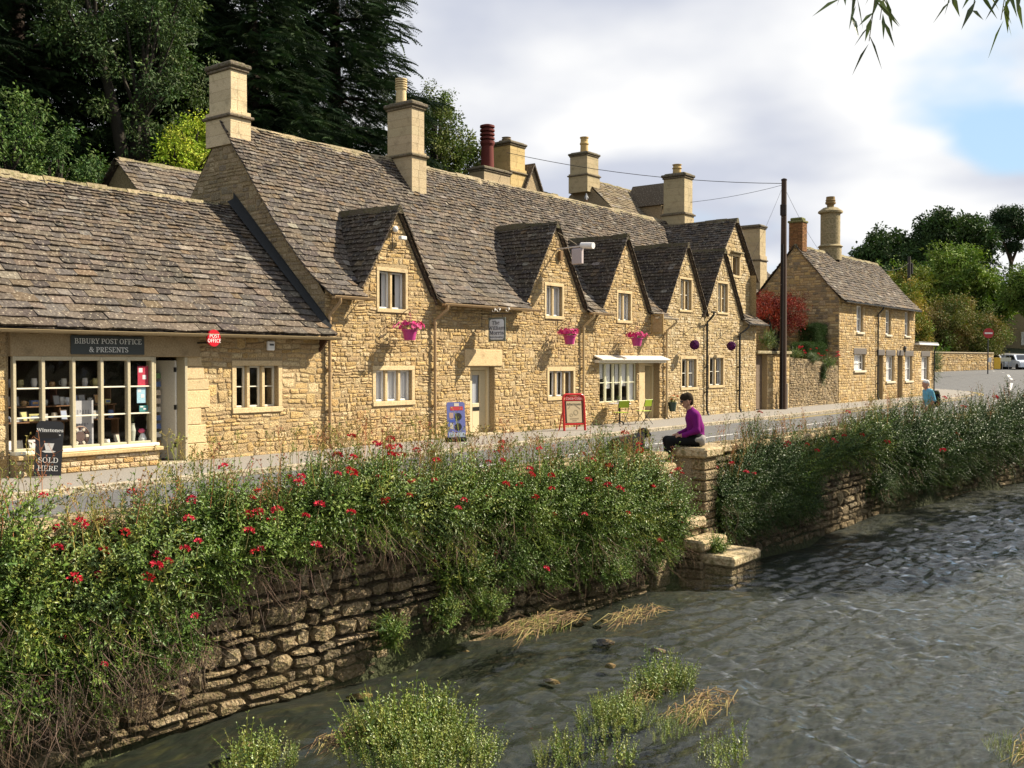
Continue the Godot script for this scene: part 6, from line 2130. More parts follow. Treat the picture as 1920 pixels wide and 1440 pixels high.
func conifer(label: String, group: String, base: Vector3, h: float, spread: float, low: float, hues: Array, dens := 1.0) -> Node3D:
	var t := thing("conifer_tree", label, "tree", base, 0.0, group)
	var tr := MB.new()
	var r0 := h * 0.022
	tr.tube([base - Vector3.UP * 0.3, base + Vector3.UP * h * 0.5, base + Vector3.UP * h], [r0, r0 * 0.6, 0.03], 9, Color(0.06, 0.042, 0.03))
	var lists := [[], [], []]
	var tints := [PackedColorArray(), PackedColorArray(), PackedColorArray()]
	var y := low
	while y < h:
		var f := (y - low) / (h - low)
		var reach := spread * pow(1.0 - f, 0.75) + 0.3
		var n := int(5 + 5 * (1.0 - f))
		var turn := rf(0, TAU)
		for i in n:
			var a := turn + TAU * i / n + rf(-0.25, 0.25)
			var l := reach * rf(0.65, 1.12)
			var dir := Vector3(cos(a), 0, sin(a))
			var p0 := base + Vector3.UP * y
			var sag := rf(0.1, 0.3)
			if l > 1.2 and rng.randf() < 0.4:
				tr.tube([p0, p0 + dir * l * 0.6 - Vector3.UP * l * 0.05], [r0 * 0.2, r0 * 0.07], 4, Color(0.06, 0.042, 0.03), false)
			var m := int(l * 5.0 * dens) + 3
			for k in m:
				var q := pow(rng.randf(), 0.6)
				var p := p0 + dir * l * q + Vector3.UP * (l * (0.12 * q - sag * q * q)) + Vector3(-dir.z, 0, dir.x) * rf(-1, 1) * (0.15 + 0.35 * l * (1.0 - q) * 0.6 + 0.25) + Vector3.UP * rf(-0.25, 0.2)
				var out := (dir + Vector3(rf(-0.8, 0.8), rf(-0.5, 0.05), rf(-0.8, 0.8))).normalized()
				var s := rf(0.6, 1.15)
				var z := out
				var x := Vector3.UP.cross(z).normalized().rotated(z, rf(-0.5, 0.5))
				var v := rng.randi() % 3
				lists[v].append(Transform3D(Basis(x * s, z.cross(x) * s, z * s), p))
				tints[v].append(vary(pick(hues), 0.3))
		y += lerpf(0.75, 0.4, f)
	wpart(t, "trunk", tr, M.bark)
	for v in 3:
		scatter(t, "crown", clumps.spray[v], lists[v], tints[v])
	return t

func make_trees() -> void:
	var ever := [Color(0.022, 0.045, 0.018), Color(0.03, 0.055, 0.02), Color(0.018, 0.036, 0.016), Color(0.038, 0.066, 0.024)]
	var g1 := "dark trees behind the row"
	var G := func(x, z): return Vector3(x, land(x, z), z)
	conifer("tall dark conifer with drooping sprays above the second chimney", g1, G.call(15.0, -16.0), 23.0, 5.9, 2.5, ever, 2.0)
	conifer("dark conifer rising behind the first chimney", g1, G.call(10.0, -15.5), 21.0, 4.6, 3.0, ever, 1.8)
	conifer("dark conifer between the broadleaf and the first chimney", g1, G.call(6.6, -17.0), 21.0, 4.4, 3.0, ever, 1.7)
	conifer("dark conifer at the back of the wood behind the post office", g1, G.call(1.5, -18.0), 22.0, 4.8, 3.0, ever, 1.5)
	conifer("dark conifer over the post office ridge", g1, G.call(-3.6, -16.5), 20.0, 4.6, 3.0, ever, 1.5)
	conifer("furthest conifer glimpsed behind the tall chimney trees", g1, G.call(12.0, -22.0), 22.0, 5.0, 3.0, ever, 1.2)
	conifer("conifer deep in the wood behind the wing", g1, G.call(3.5, -23.0), 23.0, 5.0, 3.0, ever, 1.2)
	var holly := [Color(0.05, 0.085, 0.028), Color(0.065, 0.10, 0.035), Color(0.04, 0.07, 0.025), Color(0.085, 0.115, 0.05)]
	leafy_tree("broadleaf_tree", "tall glossy broadleaf tree climbing among the dark conifers", g1, G.call(3.2, -13.5), [[Vector3(3.4, 11.5, -13.0), Vector3(1.9, 4.6, 1.8)], [Vector3(4.6, 14.5, -13.5), Vector3(1.7, 2.6, 1.6)], [Vector3(1.6, 14.0, -13.8), Vector3(1.6, 2.8, 1.5)]], "broad", 0.8, 0.9, holly)
	leafy_tree("broadleaf_tree", "bushy broadleaf tree just behind the post office ridge", g1, G.call(-1.4, -11.5), [[Vector3(-2.6, 8.4, -11.0), Vector3(1.5, 2.3, 1.4)], [Vector3(-0.6, 7.6, -11.0), Vector3(1.5, 1.7, 1.3)], [Vector3(0.9, 7.4, -11.6), Vector3(1.2, 1.4, 1.2)]], "broad", 0.8, 0.8, [Color(0.07, 0.12, 0.032), Color(0.09, 0.14, 0.04), Color(0.055, 0.1, 0.03)])
	leafy_tree("golden_shrub", "bright yellow green shrub beside the first chimney", "", G.call(4.2, -11.8), [[Vector3(4.6, 9.9, -11.6), Vector3(1.2, 1.15, 1.0)], [Vector3(3.6, 9.0, -11.6), Vector3(1.1, 1.0, 0.9)], [Vector3(5.2, 9.0, -11.6), Vector3(1.0, 1.2, 0.9)]], "broad", 0.9, 0.7, [Color(0.3, 0.36, 0.03), Color(0.24, 0.32, 0.03), Color(0.36, 0.4, 0.05)])
	leafy_tree("broadleaf_tree", "light green deciduous tree right of the second chimney", "", G.call(21.5, -15.5), [[Vector3(20.6, 12.6, -15), Vector3(2.2, 2.8, 2.0)], [Vector3(22.6, 11.8, -15), Vector3(2.0, 2.4, 1.8)], [Vector3(20.8, 14.2, -15.2), Vector3(1.3, 1.8, 1.3)]], "broad", 1.3, 0.9, [Color(0.11, 0.15, 0.03), Color(0.075, 0.11, 0.026), Color(0.13, 0.15, 0.04)])
	# hillside on the right
	var g2 := "trees on the hillside beyond the bend"
	var dk := [Color(0.04, 0.07, 0.022), Color(0.05, 0.085, 0.026), Color(0.032, 0.055, 0.02)]
	var md := [Color(0.11, 0.165, 0.028), Color(0.14, 0.19, 0.035), Color(0.08, 0.125, 0.025)]
	leafy_tree("hillside_tree", "dark rounded tree on the skyline behind the corner house", g2, G.call(137, -29), [[Vector3(136.5, 17.0, -29), Vector3(5.8, 5.6, 5.5)], [Vector3(141, 14.5, -27), Vector3(4.5, 4.5, 4)]], "big", 0.55, 2.2, dk)
	leafy_tree("hillside_tree", "large domed tree standing highest on the skyline", g2, G.call(142, -22), [[Vector3(141.0, 21.0, -22.5), Vector3(4.6, 4.6, 4.6)], [Vector3(145.5, 20.0, -20.0), Vector3(4.2, 4.2, 4)], [Vector3(140, 17, -23), Vector3(5, 4, 4)]], "big", 0.5, 2.0, dk)
	leafy_tree("hillside_tree", "broad mid green tree below the skyline trees", g2, G.call(101, -11), [[Vector3(101, 10.5, -10.8), Vector3(4.6, 5.0, 4.4)], [Vector3(98.5, 8.5, -12.5), Vector3(3.6, 4.2, 3.5)], [Vector3(104, 8.2, -9), Vector3(3.8, 4, 3.6)]], "big", 0.75, 1.4, md)
	leafy_tree("hillside_tree", "yellowing tree left of the broad green one", g2, G.call(95, -14.5), [[Vector3(95.5, 9.5, -14.5), Vector3(3.4, 3.6, 3)], [Vector3(93, 7.0, -14.0), Vector3(3.0, 3.4, 3)]], "big", 0.75, 1.3, [Color(0.17, 0.17, 0.03), Color(0.13, 0.15, 0.03), Color(0.2, 0.17, 0.035)])
	leafy_tree("roadside_tree", "russet green spreading tree over the roadside wall", g2, G.call(84, -6.8), [[Vector3(83.5, 5.6, -6.8), Vector3(4.0, 2.6, 3)], [Vector3(87.0, 4.8, -5.0), Vector3(3, 2.4, 2.6)], [Vector3(80.5, 4.6, -8.0), Vector3(3, 2.2, 2.4)]], "broad", 0.8, 1.5, [Color(0.13, 0.13, 0.035), Color(0.16, 0.12, 0.04), Color(0.1, 0.12, 0.03), Color(0.2, 0.15, 0.06)])
	leafy_tree("roadside_tree", "bright speckled shrubby tree behind the corner house gable", g2, G.call(66, -5.6), [[Vector3(65.5, 6.4, -5.5), Vector3(1.5, 2.4, 1.3)], [Vector3(67.0, 4.2, -5.2), Vector3(1.3, 2.0, 1.2)]], "broad", 0.8, 1.2, [Color(0.2, 0.22, 0.04), Color(0.14, 0.18, 0.03), Color(0.3, 0.22, 0.05)])
	leafy_tree("roadside_tree", "tall green tree above the far house", g2, G.call(98, -2.5), [[Vector3(97.5, 9.6, -3.2), Vector3(2.6, 2.4, 2.6)], [Vector3(101, 11.0, 0.5), Vector3(3.2, 3.2, 3.0)]], "big", 0.75, 1.3, md)
	conifer("dark conifer beside the skyline pine", g2, G.call(150, -20), 11.0, 4.5, 0.5, ever, 0.9)
	conifer("slim dark conifer right of the skyline pine", g2, G.call(156, -12), 11.0, 3.6, 0.5, ever, 0.9)
	var pine := leafy_tree("pine_tree", "tall bare stemmed pine with a flat top on the skyline", g2, G.call(158, -17), [[Vector3(157.5, 25.0, -17.2), Vector3(3.6, 1.4, 3.0)], [Vector3(160.2, 23.0, -16.0), Vector3(3.2, 1.1, 2.4)], [Vector3(155.2, 22.4, -18.2), Vector3(2.6, 0.9, 2.0)], [Vector3(158, 20.4, -17), Vector3(1.9, 0.6, 1.6)]], "broad", 1.0, 2.0, ever, Color(0.12, 0.075, 0.05), 0.4)
	pine.set_meta("category", "tree")
	for q in [[Vector3(76, 2.4, -8.0), Vector3(3.4, 1.9, 2.2), "low green bushes behind the roadside wall's near end"], [Vector3(87.5, 2.4, -6.2), Vector3(2.6, 1.5, 1.6), "dark bushes behind the roadside wall's far end"], [Vector3(72.0, 2.6, -9.0), Vector3(2.6, 2.6, 2.0), "sunlit shrub by the corner house's back garden"], [Vector3(91, 3.6, -9), Vector3(3.4, 2.6, 2.6), "thicket between the spreading tree and the far house"], [Vector3(108, 5, -13), Vector3(6, 4, 4), "dark thicket behind the far house"], [Vector3(104.0, 2.2, -2.0), Vector3(2.4, 1.1, 1.4), "garden shrubs before the far house"], [Vector3(120, 10, -18), Vector3(9, 5, 5), "hill thicket under the skyline trees"], [Vector3(112, 9, -22), Vector3(8, 5, 5), "left hill thicket under the rounded tree"], [Vector3(128, 11, -8), Vector3(8, 5, 6), "hill thicket under the pine"], [Vector3(90, 6.5, -20), Vector3(6, 5, 5), "thicket behind the yellowing tree"], [Vector3(79, 5.5, -15), Vector3(4, 4, 4), "thicket behind the corner house chimney"]]:
		leafy_tree("thicket", q[2], g2, Vector3(q[0].x, land(q[0].x, q[0].z), q[0].z), [[q[0], q[1]]], "big", 0.7, 1.3, dk + md, Color(0.1, 0.08, 0.06), 0.4)
	# garden beyond the row
	var red := [Color(0.17, 0.016, 0.015), Color(0.24, 0.028, 0.02), Color(0.11, 0.012, 0.014), Color(0.3, 0.045, 0.02)]
	leafy_tree("maple_tree", "red leaved maple behind the garden wall", "", Vector3(32.0, 0, -2.2), [[Vector3(30.6, 4.75, -2.2), Vector3(1.2, 0.75, 1.1)], [Vector3(33.2, 4.85, -2.0), Vector3(1.25, 0.8, 1.1)], [Vector3(32.0, 5.1, -2.3), Vector3(1.4, 0.6, 1.1)], [Vector3(32.3, 4.1, -1.8), Vector3(1.4, 0.6, 0.9)]], "fine", 1.4, 0.9, red)
	var box_hues := [Color(0.03, 0.06, 0.015), Color(0.04, 0.075, 0.02)]
	var top := thing("topiary", "clipped dark square topiary above the garden wall", "hedge", Vector3(33.9, 0, -1.0))
	hedge(top, Vector3(33.95, 3.45, -1.0), Vector3(0.75, 0.62, 0.55), 420, box_hues)
	var top2 := thing("hedge", "low clipped hedge beside the square topiary", "hedge", Vector3(32.6, 0, -0.9))
	hedge(top2, Vector3(32.9, 2.75, -0.8), Vector3(1.3, 0.3, 0.45), 380, box_hues + [Color(0.06, 0.11, 0.03)])
	for q in [["white flowered shrub beside the utility pole", Vector3(27.6, 3.1, -0.7), Vector3(0.7, 0.75, 0.5), GREENS, 0], ["dry brown grass tuft above the gate slab", Vector3(25.7, 3.0, -0.6), Vector3(0.5, 0.5, 0.35), [Color(0.25, 0.16, 0.07), Color(0.3, 0.2, 0.09)], 0], ["green shrub spilling over the wall next to the pole", Vector3(29.4, 2.5, -0.1), Vector3(0.8, 0.4, 0.4), GREENS, 6], ["grey green rockery plant on the garden wall", Vector3(31.4, 2.35, 0.0), Vector3(0.7, 0.32, 0.4), [Color(0.15, 0.19, 0.11), Color(0.1, 0.15, 0.06)], 5], ["trailing plant with red flowers at the wall's low end", Vector3(33.4, 2.1, 0.05), Vector3(1.0, 0.5, 0.4), GREENS, 10], ["dark plant hanging down the middle of the garden wall", Vector3(32.6, 1.5, 0.1), Vector3(0.3, 0.75, 0.2), DARKS, 0]]:
		bush("garden_shrub", q[0], "plants on the garden wall", q[1], q[2], 160, q[3], {"kinds": cress, "size": 1.3, "flowers": q[4]})
	bush("ivy_bush", "rounded ivy clump on the end of the flat roofed lean-to", "", Vector3(52.7, 1.9, -0.3), Vector3(0.8, 1.4, 0.9), 520, [Color(0.12, 0.17, 0.03), Color(0.09, 0.14, 0.03)], {"kinds": cress, "size": 1.5})
	# trees on the near bank, outside the picture, whose shade falls on the far bushes
	leafy_tree("alder_tree", "leafy alder on the near bank shading the far bushes", "", Vector3(18.5, 0.2, 24.0), [[Vector3(18, 7.5, 22.0), Vector3(4.2, 3.2, 3.6)], [Vector3(14.5, 7.0, 22.4), Vector3(3.2, 2.8, 3.0)], [Vector3(23, 8, 23.5), Vector3(4, 3.4, 4)]], "big", 0.5, 1.2, md)
	for q in [[6.0, 38.0, 9.0, "first"], [18.0, 42.0, 10.0, "second"], [32.0, 44.0, 11.0, "third"], [48.0, 46.0, 12.0, "fourth"], [66.0, 48.0, 12.0, "fifth"]]:  # row added out of view so that the windows mirror something dark
		leafy_tree("added_meadow_tree", "unseen tree added across the meadow to darken the window reflections, %s from the willow" % q[3], "trees across the meadow", Vector3(q[0], 0.2, q[1]), [[Vector3(q[0], q[2] * 0.55, q[1]), Vector3(7, q[2] * 0.45, 5)]], "big", 0.45, 1.8, md)
	leafy_tree("alder_tree", "unseen alder added over the river to shade the bushes past the steps", "", Vector3(12.0, 0.2, 21.2), [[Vector3(10.4, 8.4, 18.6), Vector3(2.6, 2.0, 2.4)], [Vector3(13.0, 9.2, 20.0), Vector3(2.6, 2.2, 2.4)]], "big", 0.6, 1.1, md)  # added out of view, its crown placed to shade the bushes past the steps
	make_willow()

func hedge(t: Node3D, c: Vector3, r: Vector3, n: int, hues: Array) -> void:
	var st := MB.new()
	st.tube([Vector3(c.x, 0, c.z), c], [0.06, 0.05], 6, Color(0.1, 0.08, 0.06))
	wpart(t, "stem", st, M.bark)
	var pl := []
	var ti := PackedColorArray()
	for i in n * 4:
		var d := Vector3(rf(-1, 1), rf(-1, 1), rf(-1, 1))
		var ax := rng.randi() % 3
		d[ax] = signf(d[ax]) * rf(0.6, 1.02)
		pl.append(grow(rv(), c + d * r * 0.95, rf(0.34, 0.5)))
		ti.append(vary(pick(hues), 0.25))
	scatter(t, "foliage", clumps.fine[0], pl, ti)

func make_willow() -> void:
	var t := thing("willow_tree", "willow with slim leaved twigs hanging into the top of the sky", "tree", Vector3(-10.0, 0.35, 24.0))
	var tr := MB.new()
	var bark := Color(0.12, 0.1, 0.07)
	tr.tube([Vector3(-10, 0, 24), Vector3(-10.2, 2.5, 23.6), Vector3(-10.8, 4.8, 22.2), Vector3(-11.8, 5.9, 20.6)], [0.34, 0.27, 0.16, 0.07], 9, bark)
	tr.tube([Vector3(-10.2, 2.5, 23.6), Vector3(-8.5, 5.0, 24.5), Vector3(-7.5, 7.0, 25.5)], [0.2, 0.14, 0.06], 8, bark)
	wpart(t, "trunk", tr, M.bark)
	var right := Vector3(sin(deg_to_rad(37.7)), 0, cos(deg_to_rad(37.7)))
	var ahead := Vector3(cos(deg_to_rad(37.7)), 0, -sin(deg_to_rad(37.7)))
	# hanging twigs: [right, up, ahead of the eye at the tip, length]
	var tips := [[1.40, 1.26, 4.0, 1.3], [1.46, 1.36, 4.05, 1.2], [1.33, 1.34, 4.0, 0.9], [1.28, 1.42, 3.95, 0.7], [1.85, 1.42, 4.1, 0.9], [1.76, 1.46, 4.1, 0.8], [1.94, 1.36, 4.05, 1.1], [2.02, 1.47, 4.1, 0.9]]
	for q in tips:
		var tip: Vector3 = EYE + right * q[0] + Vector3.UP * q[1] + ahead * q[2]
		var top := tip + Vector3(0.12, q[3], 0.15)
		var hang := Vector3(-11.6, 5.85, 20.7)
		var tw := MB.new()
		tw.tube([hang, top.lerp(hang, 0.3) + Vector3.UP * 0.4, top, tip.lerp(top, 0.45) - Vector3(0.03, 0, 0), tip], [0.016, 0.009, 0.005, 0.003, 0.0015], 4, Color(0.12, 0.11, 0.05), false)
		wpart(t, "twig", tw, M.twig)
		var lv := MB.new()
		var n := int(q[3] * 34)
		for i in n:
			var p := tip.lerp(top, float(i) / n) + rv() * 0.01
			var d := Vector3(rf(-0.9, 0.6), rf(-1.3, -0.3), rf(-0.6, 0.6))
			leaf(lv, p, d, rv(), rf(0.09, 0.15), rf(0.015, 0.022), vary(pick([Color(0.13, 0.16, 0.04), Color(0.09, 0.13, 0.03), Color(0.07, 0.09, 0.04)]), 0.2), 0.1)
		var lp := wpart(t, "leaves", lv, M.leaf)
		lp.set_meta("kind", "stuff")
	var pl := []
	var ti := PackedColorArray()
	for i in 900:
		var c: Vector3 = [Vector3(-7.5, 7.4, 25.5), Vector3(-10.5, 6.8, 24.5), Vector3(-9.0, 8.2, 26.5)][i % 3]
		pl.append(grow(Vector3(rf(-0.3, 0.3), -1, rf(-0.3, 0.3)), c + rv() * Vector3(2.2, 1.6, 2.2) * pow(rng.randf(), 0.4), rf(0.8, 1.4)))
		ti.append(vary(Color(0.1, 0.14, 0.035), 0.25))
	scatter(t, "crown", clumps.broad[0], pl, ti)

# ---------------------------------------------------------------- signs, baskets and street things

func make_signs() -> void:
	var off := Color(0.62, 0.63, 0.6)
	var s := thing("shop_sign", "dark grey name board over the post office shop window", "sign", Vector3(-5.74, 2.445, 0.11))
	var b := MB.new()
	b.bx(-0.78, -0.185, -0.008, 0.78, 0.185, 0.022, Color(0.035, 0.04, 0.04), 0.008)
	part(s, "board", b, M.paint)
	lettering(s, "BIBURY POST OFFICE", 0.14, at(0, 0.072, 0.025), off, "Droid Serif")
	lettering(s, "& PRESENTS", 0.14, at(0, -0.092, 0.025), off, "Droid Serif")
	var r := thing("round_sign", "oval red post office sign beside the shop doorway", "sign", Vector3(-3.57, 2.62, 0.5))
	var d := MB.new()
	d.lathe(Transform3D(Basis(Vector3.RIGHT, PI / 2).scaled_local(Vector3(0.94, 1, 1.05)), Vector3.ZERO), [Vector2(0, -0.03), Vector2(0.17, -0.03), Vector2(0.17, 0.03), Vector2(0, 0.03)], 32, Color(0.42, 0.012, 0.025))
	part(r, "disc", d, M.gloss)
	lettering(r, "POST", 0.105, at(0, 0.045, 0.032), Color(0.75, 0.72, 0.7))
	lettering(r, "OFFICE", 0.105, at(0, -0.055, 0.032), Color(0.75, 0.72, 0.7))
	var k := MB.new()
	k.tube([Vector3(-0.1, -0.1, -0.49), Vector3(-0.1, -0.1, -0.03)], [0.02, 0.02], 6, Color(0.02, 0.02, 0.02))
	part(r, "bracket", k, M.metal)
	var a := thing("alarm_box", "white alarm box on the post office wall under the eave", "alarm", Vector3(-1.7, 2.5, 0.02))
	var am := MB.new()
	am.bx(-0.1, -0.12, 0, 0.1, 0.1, 0.08, Color(0.75, 0.76, 0.76), 0.02)
	part(a, "casing", am, M.gloss)
	var al := MB.new()
	al.bx(-0.06, -0.01, 0.081, 0.06, 0.03, 0.084, Color(0.06, 0.06, 0.08))
	part(a, "maker_mark", al, M.paint)
	# hanging sign of the bed and breakfast
	var w := thing("hanging_sign", "pale painted sign hanging from an iron bar beside door eleven", "sign", Vector3(5.98, 3.0, 0.0))
	var T := Transform3D(Basis(Vector3.UP, -PI / 2), Vector3(0, 0.05, 0.57))
	var fb := MB.new()
	fb.box(T, Vector3(0.62, 0.68, 0.03), Color(0.13, 0.15, 0.13), 0.006)
	part(w, "board", fb, M.paint)
	for sd in [1.0, -1.0]:
		var pn := MB.new()
		var oct := PackedVector2Array()
		for q in [[-0.26, -0.24], [-0.21, -0.29], [0.21, -0.29], [0.26, -0.24], [0.26, 0.24], [0.21, 0.29], [-0.21, 0.29], [-0.26, 0.24]]:
			oct.append(Vector2(q[0], q[1]))
		pn.prism(T * at(0, 0, 0.0155 if sd > 0 else -0.0205), oct, 0.005, Color(0.62, 0.67, 0.74))
		part(w, "panel", pn, M.paint)
	var ink := Color(0.02, 0.022, 0.04)
	lettering(w, "The", 0.15, T * at(-0.03, 0.19, 0.023), ink, "Droid Serif", true, true)
	lettering(w, "William", 0.15, T * at(0, 0.04, 0.023), ink, "Droid Serif", true, true)
	lettering(w, "Morris", 0.15, T * at(0, -0.1, 0.023), ink, "Droid Serif", true, true)
	lettering(w, "Bed & Breakfast", 0.062, T * at(0, -0.22, 0.023), ink, "Droid Serif", true, true)
	var bar := MB.new()
	bar.tube([Vector3(0, 0.5, 0.0), Vector3(0, 0.5, 1.08)], [0.014, 0.014], 6, Color(0.05, 0.045, 0.04))
	bar.tube([Vector3(0, 0.1, 0.0), Vector3(0, 0.75, 0.0)], [0.016, 0.016], 6, Color(0.1, 0.09, 0.07))
	for z in [0.36, 0.78]:
		bar.tube([Vector3(0, 0.5, z), Vector3(0, 0.39, z)], [0.008, 0.008], 5, Color(0.05, 0.045, 0.04))
	part(w, "iron_bar", bar, M.metal)
	for z in [0.45, 0.62, 0.95]:
		var sc := MB.new()
		var pts := []
		var rad := []
		for i in 15:
			var an := i / 14.0 * TAU * 1.2
			var rr := 0.075 - 0.04 * i / 14.0
			pts.append(Vector3(0, 0.6 + sin(an) * rr, z + cos(an) * rr))
			rad.append(0.009)
		sc.tube(pts, rad, 5, Color(0.6, 0.58, 0.54))
		part(w, "scroll", sc, M.metal)
	# carved tea room sign
	var t := thing("hanging_sign", "ornate wood framed sign hanging by the tea room dormer", "sign", Vector3(15.55, 3.5, 0.0))
	var T2 := Transform3D(Basis(Vector3.UP, -PI / 2), Vector3(0, 0, 0.36))
	var tf := MB.new()
	for q in [[0, 0.33, 0.5, 0.05], [0, -0.33, 0.5, 0.05], [-0.225, 0, 0.05, 0.61], [0.225, 0, 0.05, 0.61]]:
		tf.box(T2 * at(q[0], q[1], 0), Vector3(q[2], q[3], 0.05), Color(0.5, 0.38, 0.17), 0.008)
	part(t, "frame", tf, M.wood)
	var tp := MB.new()
	tp.box(T2, Vector3(0.4, 0.6, 0.02), Color(0.5, 0.4, 0.24), 0.004)
	part(t, "panel", tp, M.wood)
	var tb := MB.new()
	tb.tube([Vector3(0, 0.45, 0), Vector3(0, 0.45, 0.64)], [0.014, 0.014], 6, Color(0.05, 0.045, 0.04))
	for z in [0.2, 0.52]:
		tb.tube([Vector3(0, 0.45, z), Vector3(0, 0.35, z)], [0.008, 0.008], 5, Color(0.05, 0.045, 0.04))
	part(t, "iron_bar", tb, M.metal)
	# lamp and box sign on an arm from the second dormer
	var f := thing("lamp_sign", "grey box sign with white lamp on an arm from the dormer gable", "sign", Vector3(9.72, 5.7, 0.0))
	var fm := MB.new()
	fm.tube([Vector3(0, 0, 0), Vector3(0, 0.05, 1.25)], [0.025, 0.025], 7, Color(0.5, 0.45, 0.4))
	fm.tube([Vector3(0, 0.55, 0.03), Vector3(0, 0.1, 0.78)], [0.01, 0.01], 5, Color(0.4, 0.33, 0.22))
	part(f, "arm", fm, M.paint)
	var fx := MB.new()
	fx.bx(-0.07, -0.52, 0.62, 0.07, -0.03, 1.0, Color(0.42, 0.36, 0.36), 0.02)
	part(f, "box", fx, M.paint)
	var fl := MB.new()
	fl.tube([Vector3(0, 0.06, 0.95), Vector3(0, 0.02, 1.4)], [0.09, 0.1], 12, Color(0.72, 0.7, 0.67))
	part(f, "lamp", fl, M.paint)
	var fj := MB.new()
	fj.bx(0.06, -0.34, 0.02, 0.22, -0.04, 0.12, Color(0.2, 0.13, 0.07), 0.01)
	part(f, "control_box", fj, M.dull)
	var l := thing("security_light", "white security light high on the dormer gable nearest the post office", "lamp", Vector3(2.4, 5.5, 0.03))
	var lm := MB.new()
	lm.ball(at(-0.1, 0.06, 0.1), Vector3(0.075, 0.085, 0.08), 8, Color(0.75, 0.75, 0.72))
	part(l, "lamp", lm, M.paint)
	var lk := MB.new()
	lk.tube([Vector3(-0.1, 0.06, 0), Vector3(-0.1, 0.06, 0.1)], [0.02, 0.02], 6, Color(0.1, 0.09, 0.08))
	lk.tube([Vector3(-0.12, -0.5, 0.015), Vector3(-0.12, 0.04, 0.015)], [0.012, 0.012], 5, Color(0.12, 0.1, 0.08))
	part(l, "bracket", lk, M.dull)
	var lo := MB.new()
	lo.bx(0.02, -0.2, 0.08, 0.24, -0.1, 0.2, Color(0.6, 0.6, 0.58), 0.015)
	part(l, "floodlight", lo, M.paint)

func make_baskets() -> void:
	var pink := Color(0.42, 0.035, 0.19)
	var where := [[2.44, "pink pot hanging basket between first cottage's stacked windows"], [9.74, "pink pot hanging basket under the dormer with the lamp arm"], [13.87, "pink pot hanging basket above the tea room hood"]]
	for q in where:
		var t := thing("hanging_basket", q[1], "flower basket", Vector3(q[0], 2.68, 0.5), rf(0, 3), "pink hanging baskets")
		var p := MB.new()
		p.lathe(at(0, 0, 0), [Vector2(0, 0), Vector2(0.14, 0), Vector2(0.19, 0.24), Vector2(0.215, 0.245), Vector2(0.215, 0.28), Vector2(0.17, 0.28), Vector2(0, 0.24)], 20, pink)
		part(t, "pot", p, M.paint)
		var pl := []
		var ti := PackedColorArray()
		for i in 46:
			var d := rv()
			d.y = absf(d.y) * 0.5
			pl.append(grow(d + Vector3.UP * 0.3, t.position + Vector3(0, 0.27, 0) + d * 0.12, rf(0.45, 0.75)))
			ti.append(vary(pick(GREENS), 0.2))
		scatter(t, "leaves", cress[0], pl, ti)
		for i in 62:
			var d := rv()
			d.y = absf(d.y) * 0.55 + 0.1
			shared(t, "flower", petunias[i % 2], grow(d, Vector3(0, 0.3, 0) + d * Vector3(0.4, 0.3, 0.4) * rf(0.6, 1.05), rf(1.1, 1.7)))
		for k in 3:
			var c := MB.new()
			var a := TAU * k / 3
			c.tube([Vector3(cos(a) * 0.2, 0.27, sin(a) * 0.2), Vector3(0, 0.72, 0)], [0.004, 0.004], 4, Color(0.45, 0.1, 0.2))
			part(t, "cord", c, M.dull)
		bracket(q[0], 3.4, "iron hanging bracket on the wall over " + ["the first cottage's lower window", "the cottage's end window", "the tea room hood"][where.find(q)])
	for q in [[18.15, "purple flower ball hanging left of a black downpipe"], [21.32, "purple flower ball hanging before the row's last downpipe"]]:
		var t := thing("flower_ball", q[1], "flower basket", Vector3(q[0], 2.78, 0.5), 0.0, "purple flower balls")
		var c := MB.new()
		c.ball(at(0, 0, 0), Vector3(0.18, 0.18, 0.18), 10, Color(0.06, 0.012, 0.06))
		part(t, "core", c, M.dull)
		for i in 110:
			var d := rv()
			shared(t, "flower", petunias[2 + i % 2], grow(d, d * 0.175, rf(0.8, 1.1)))
		var w := MB.new()
		w.tube([Vector3(0, 0.16, 0), Vector3(0, 0.6, 0)], [0.005, 0.005], 4, Color(0.05, 0.04, 0.04))
		part(t, "cord", w, M.dull)
		bracket(q[0], 3.38, "iron bracket holding the " + ("nearer" if q[0] < 20 else "further") + " purple flower ball")
	var p2 := thing("wall_pot", "dark green wall pot of orange flowers beside a cream downpipe", "flower pot", Vector3(16.98, 0.28, 0.2))
	var pm := MB.new()
	pm.lathe(at(0, 0, 0), [Vector2(0, 0), Vector2(0.11, 0), Vector2(0.16, 0.3), Vector2(0.17, 0.34), Vector2(0, 0.31)], 16, Color(0.02, 0.045, 0.035))
	part(p2, "pot", pm, M.paint)
	var hk := MB.new()
	hk.tube([Vector3(0, 0.2, -0.2), Vector3(0, 0.2, -0.1)], [0.012, 0.012], 5, Color(0.05, 0.05, 0.05))
	part(p2, "hook", hk, M.metal)
	var gl := []
	var gt := PackedColorArray()
	for i in 40:
		gl.append(grow(Vector3.UP + rv() * 0.6, p2.position + Vector3(rf(-0.1, 0.1), 0.32, rf(-0.1, 0.1)), rf(0.5, 0.9)))
		gt.append(vary(pick(GREENS), 0.2))
	scatter(p2, "leaves", cress[1], gl, gt)
	for i in 9:
		shared(p2, "flower", petunias[4], grow(Vector3.UP + rv() * 0.5, Vector3(rf(-0.16, 0.16), rf(0.42, 0.62), rf(-0.12, 0.14)), rf(1.0, 1.6)))

var petunias := []

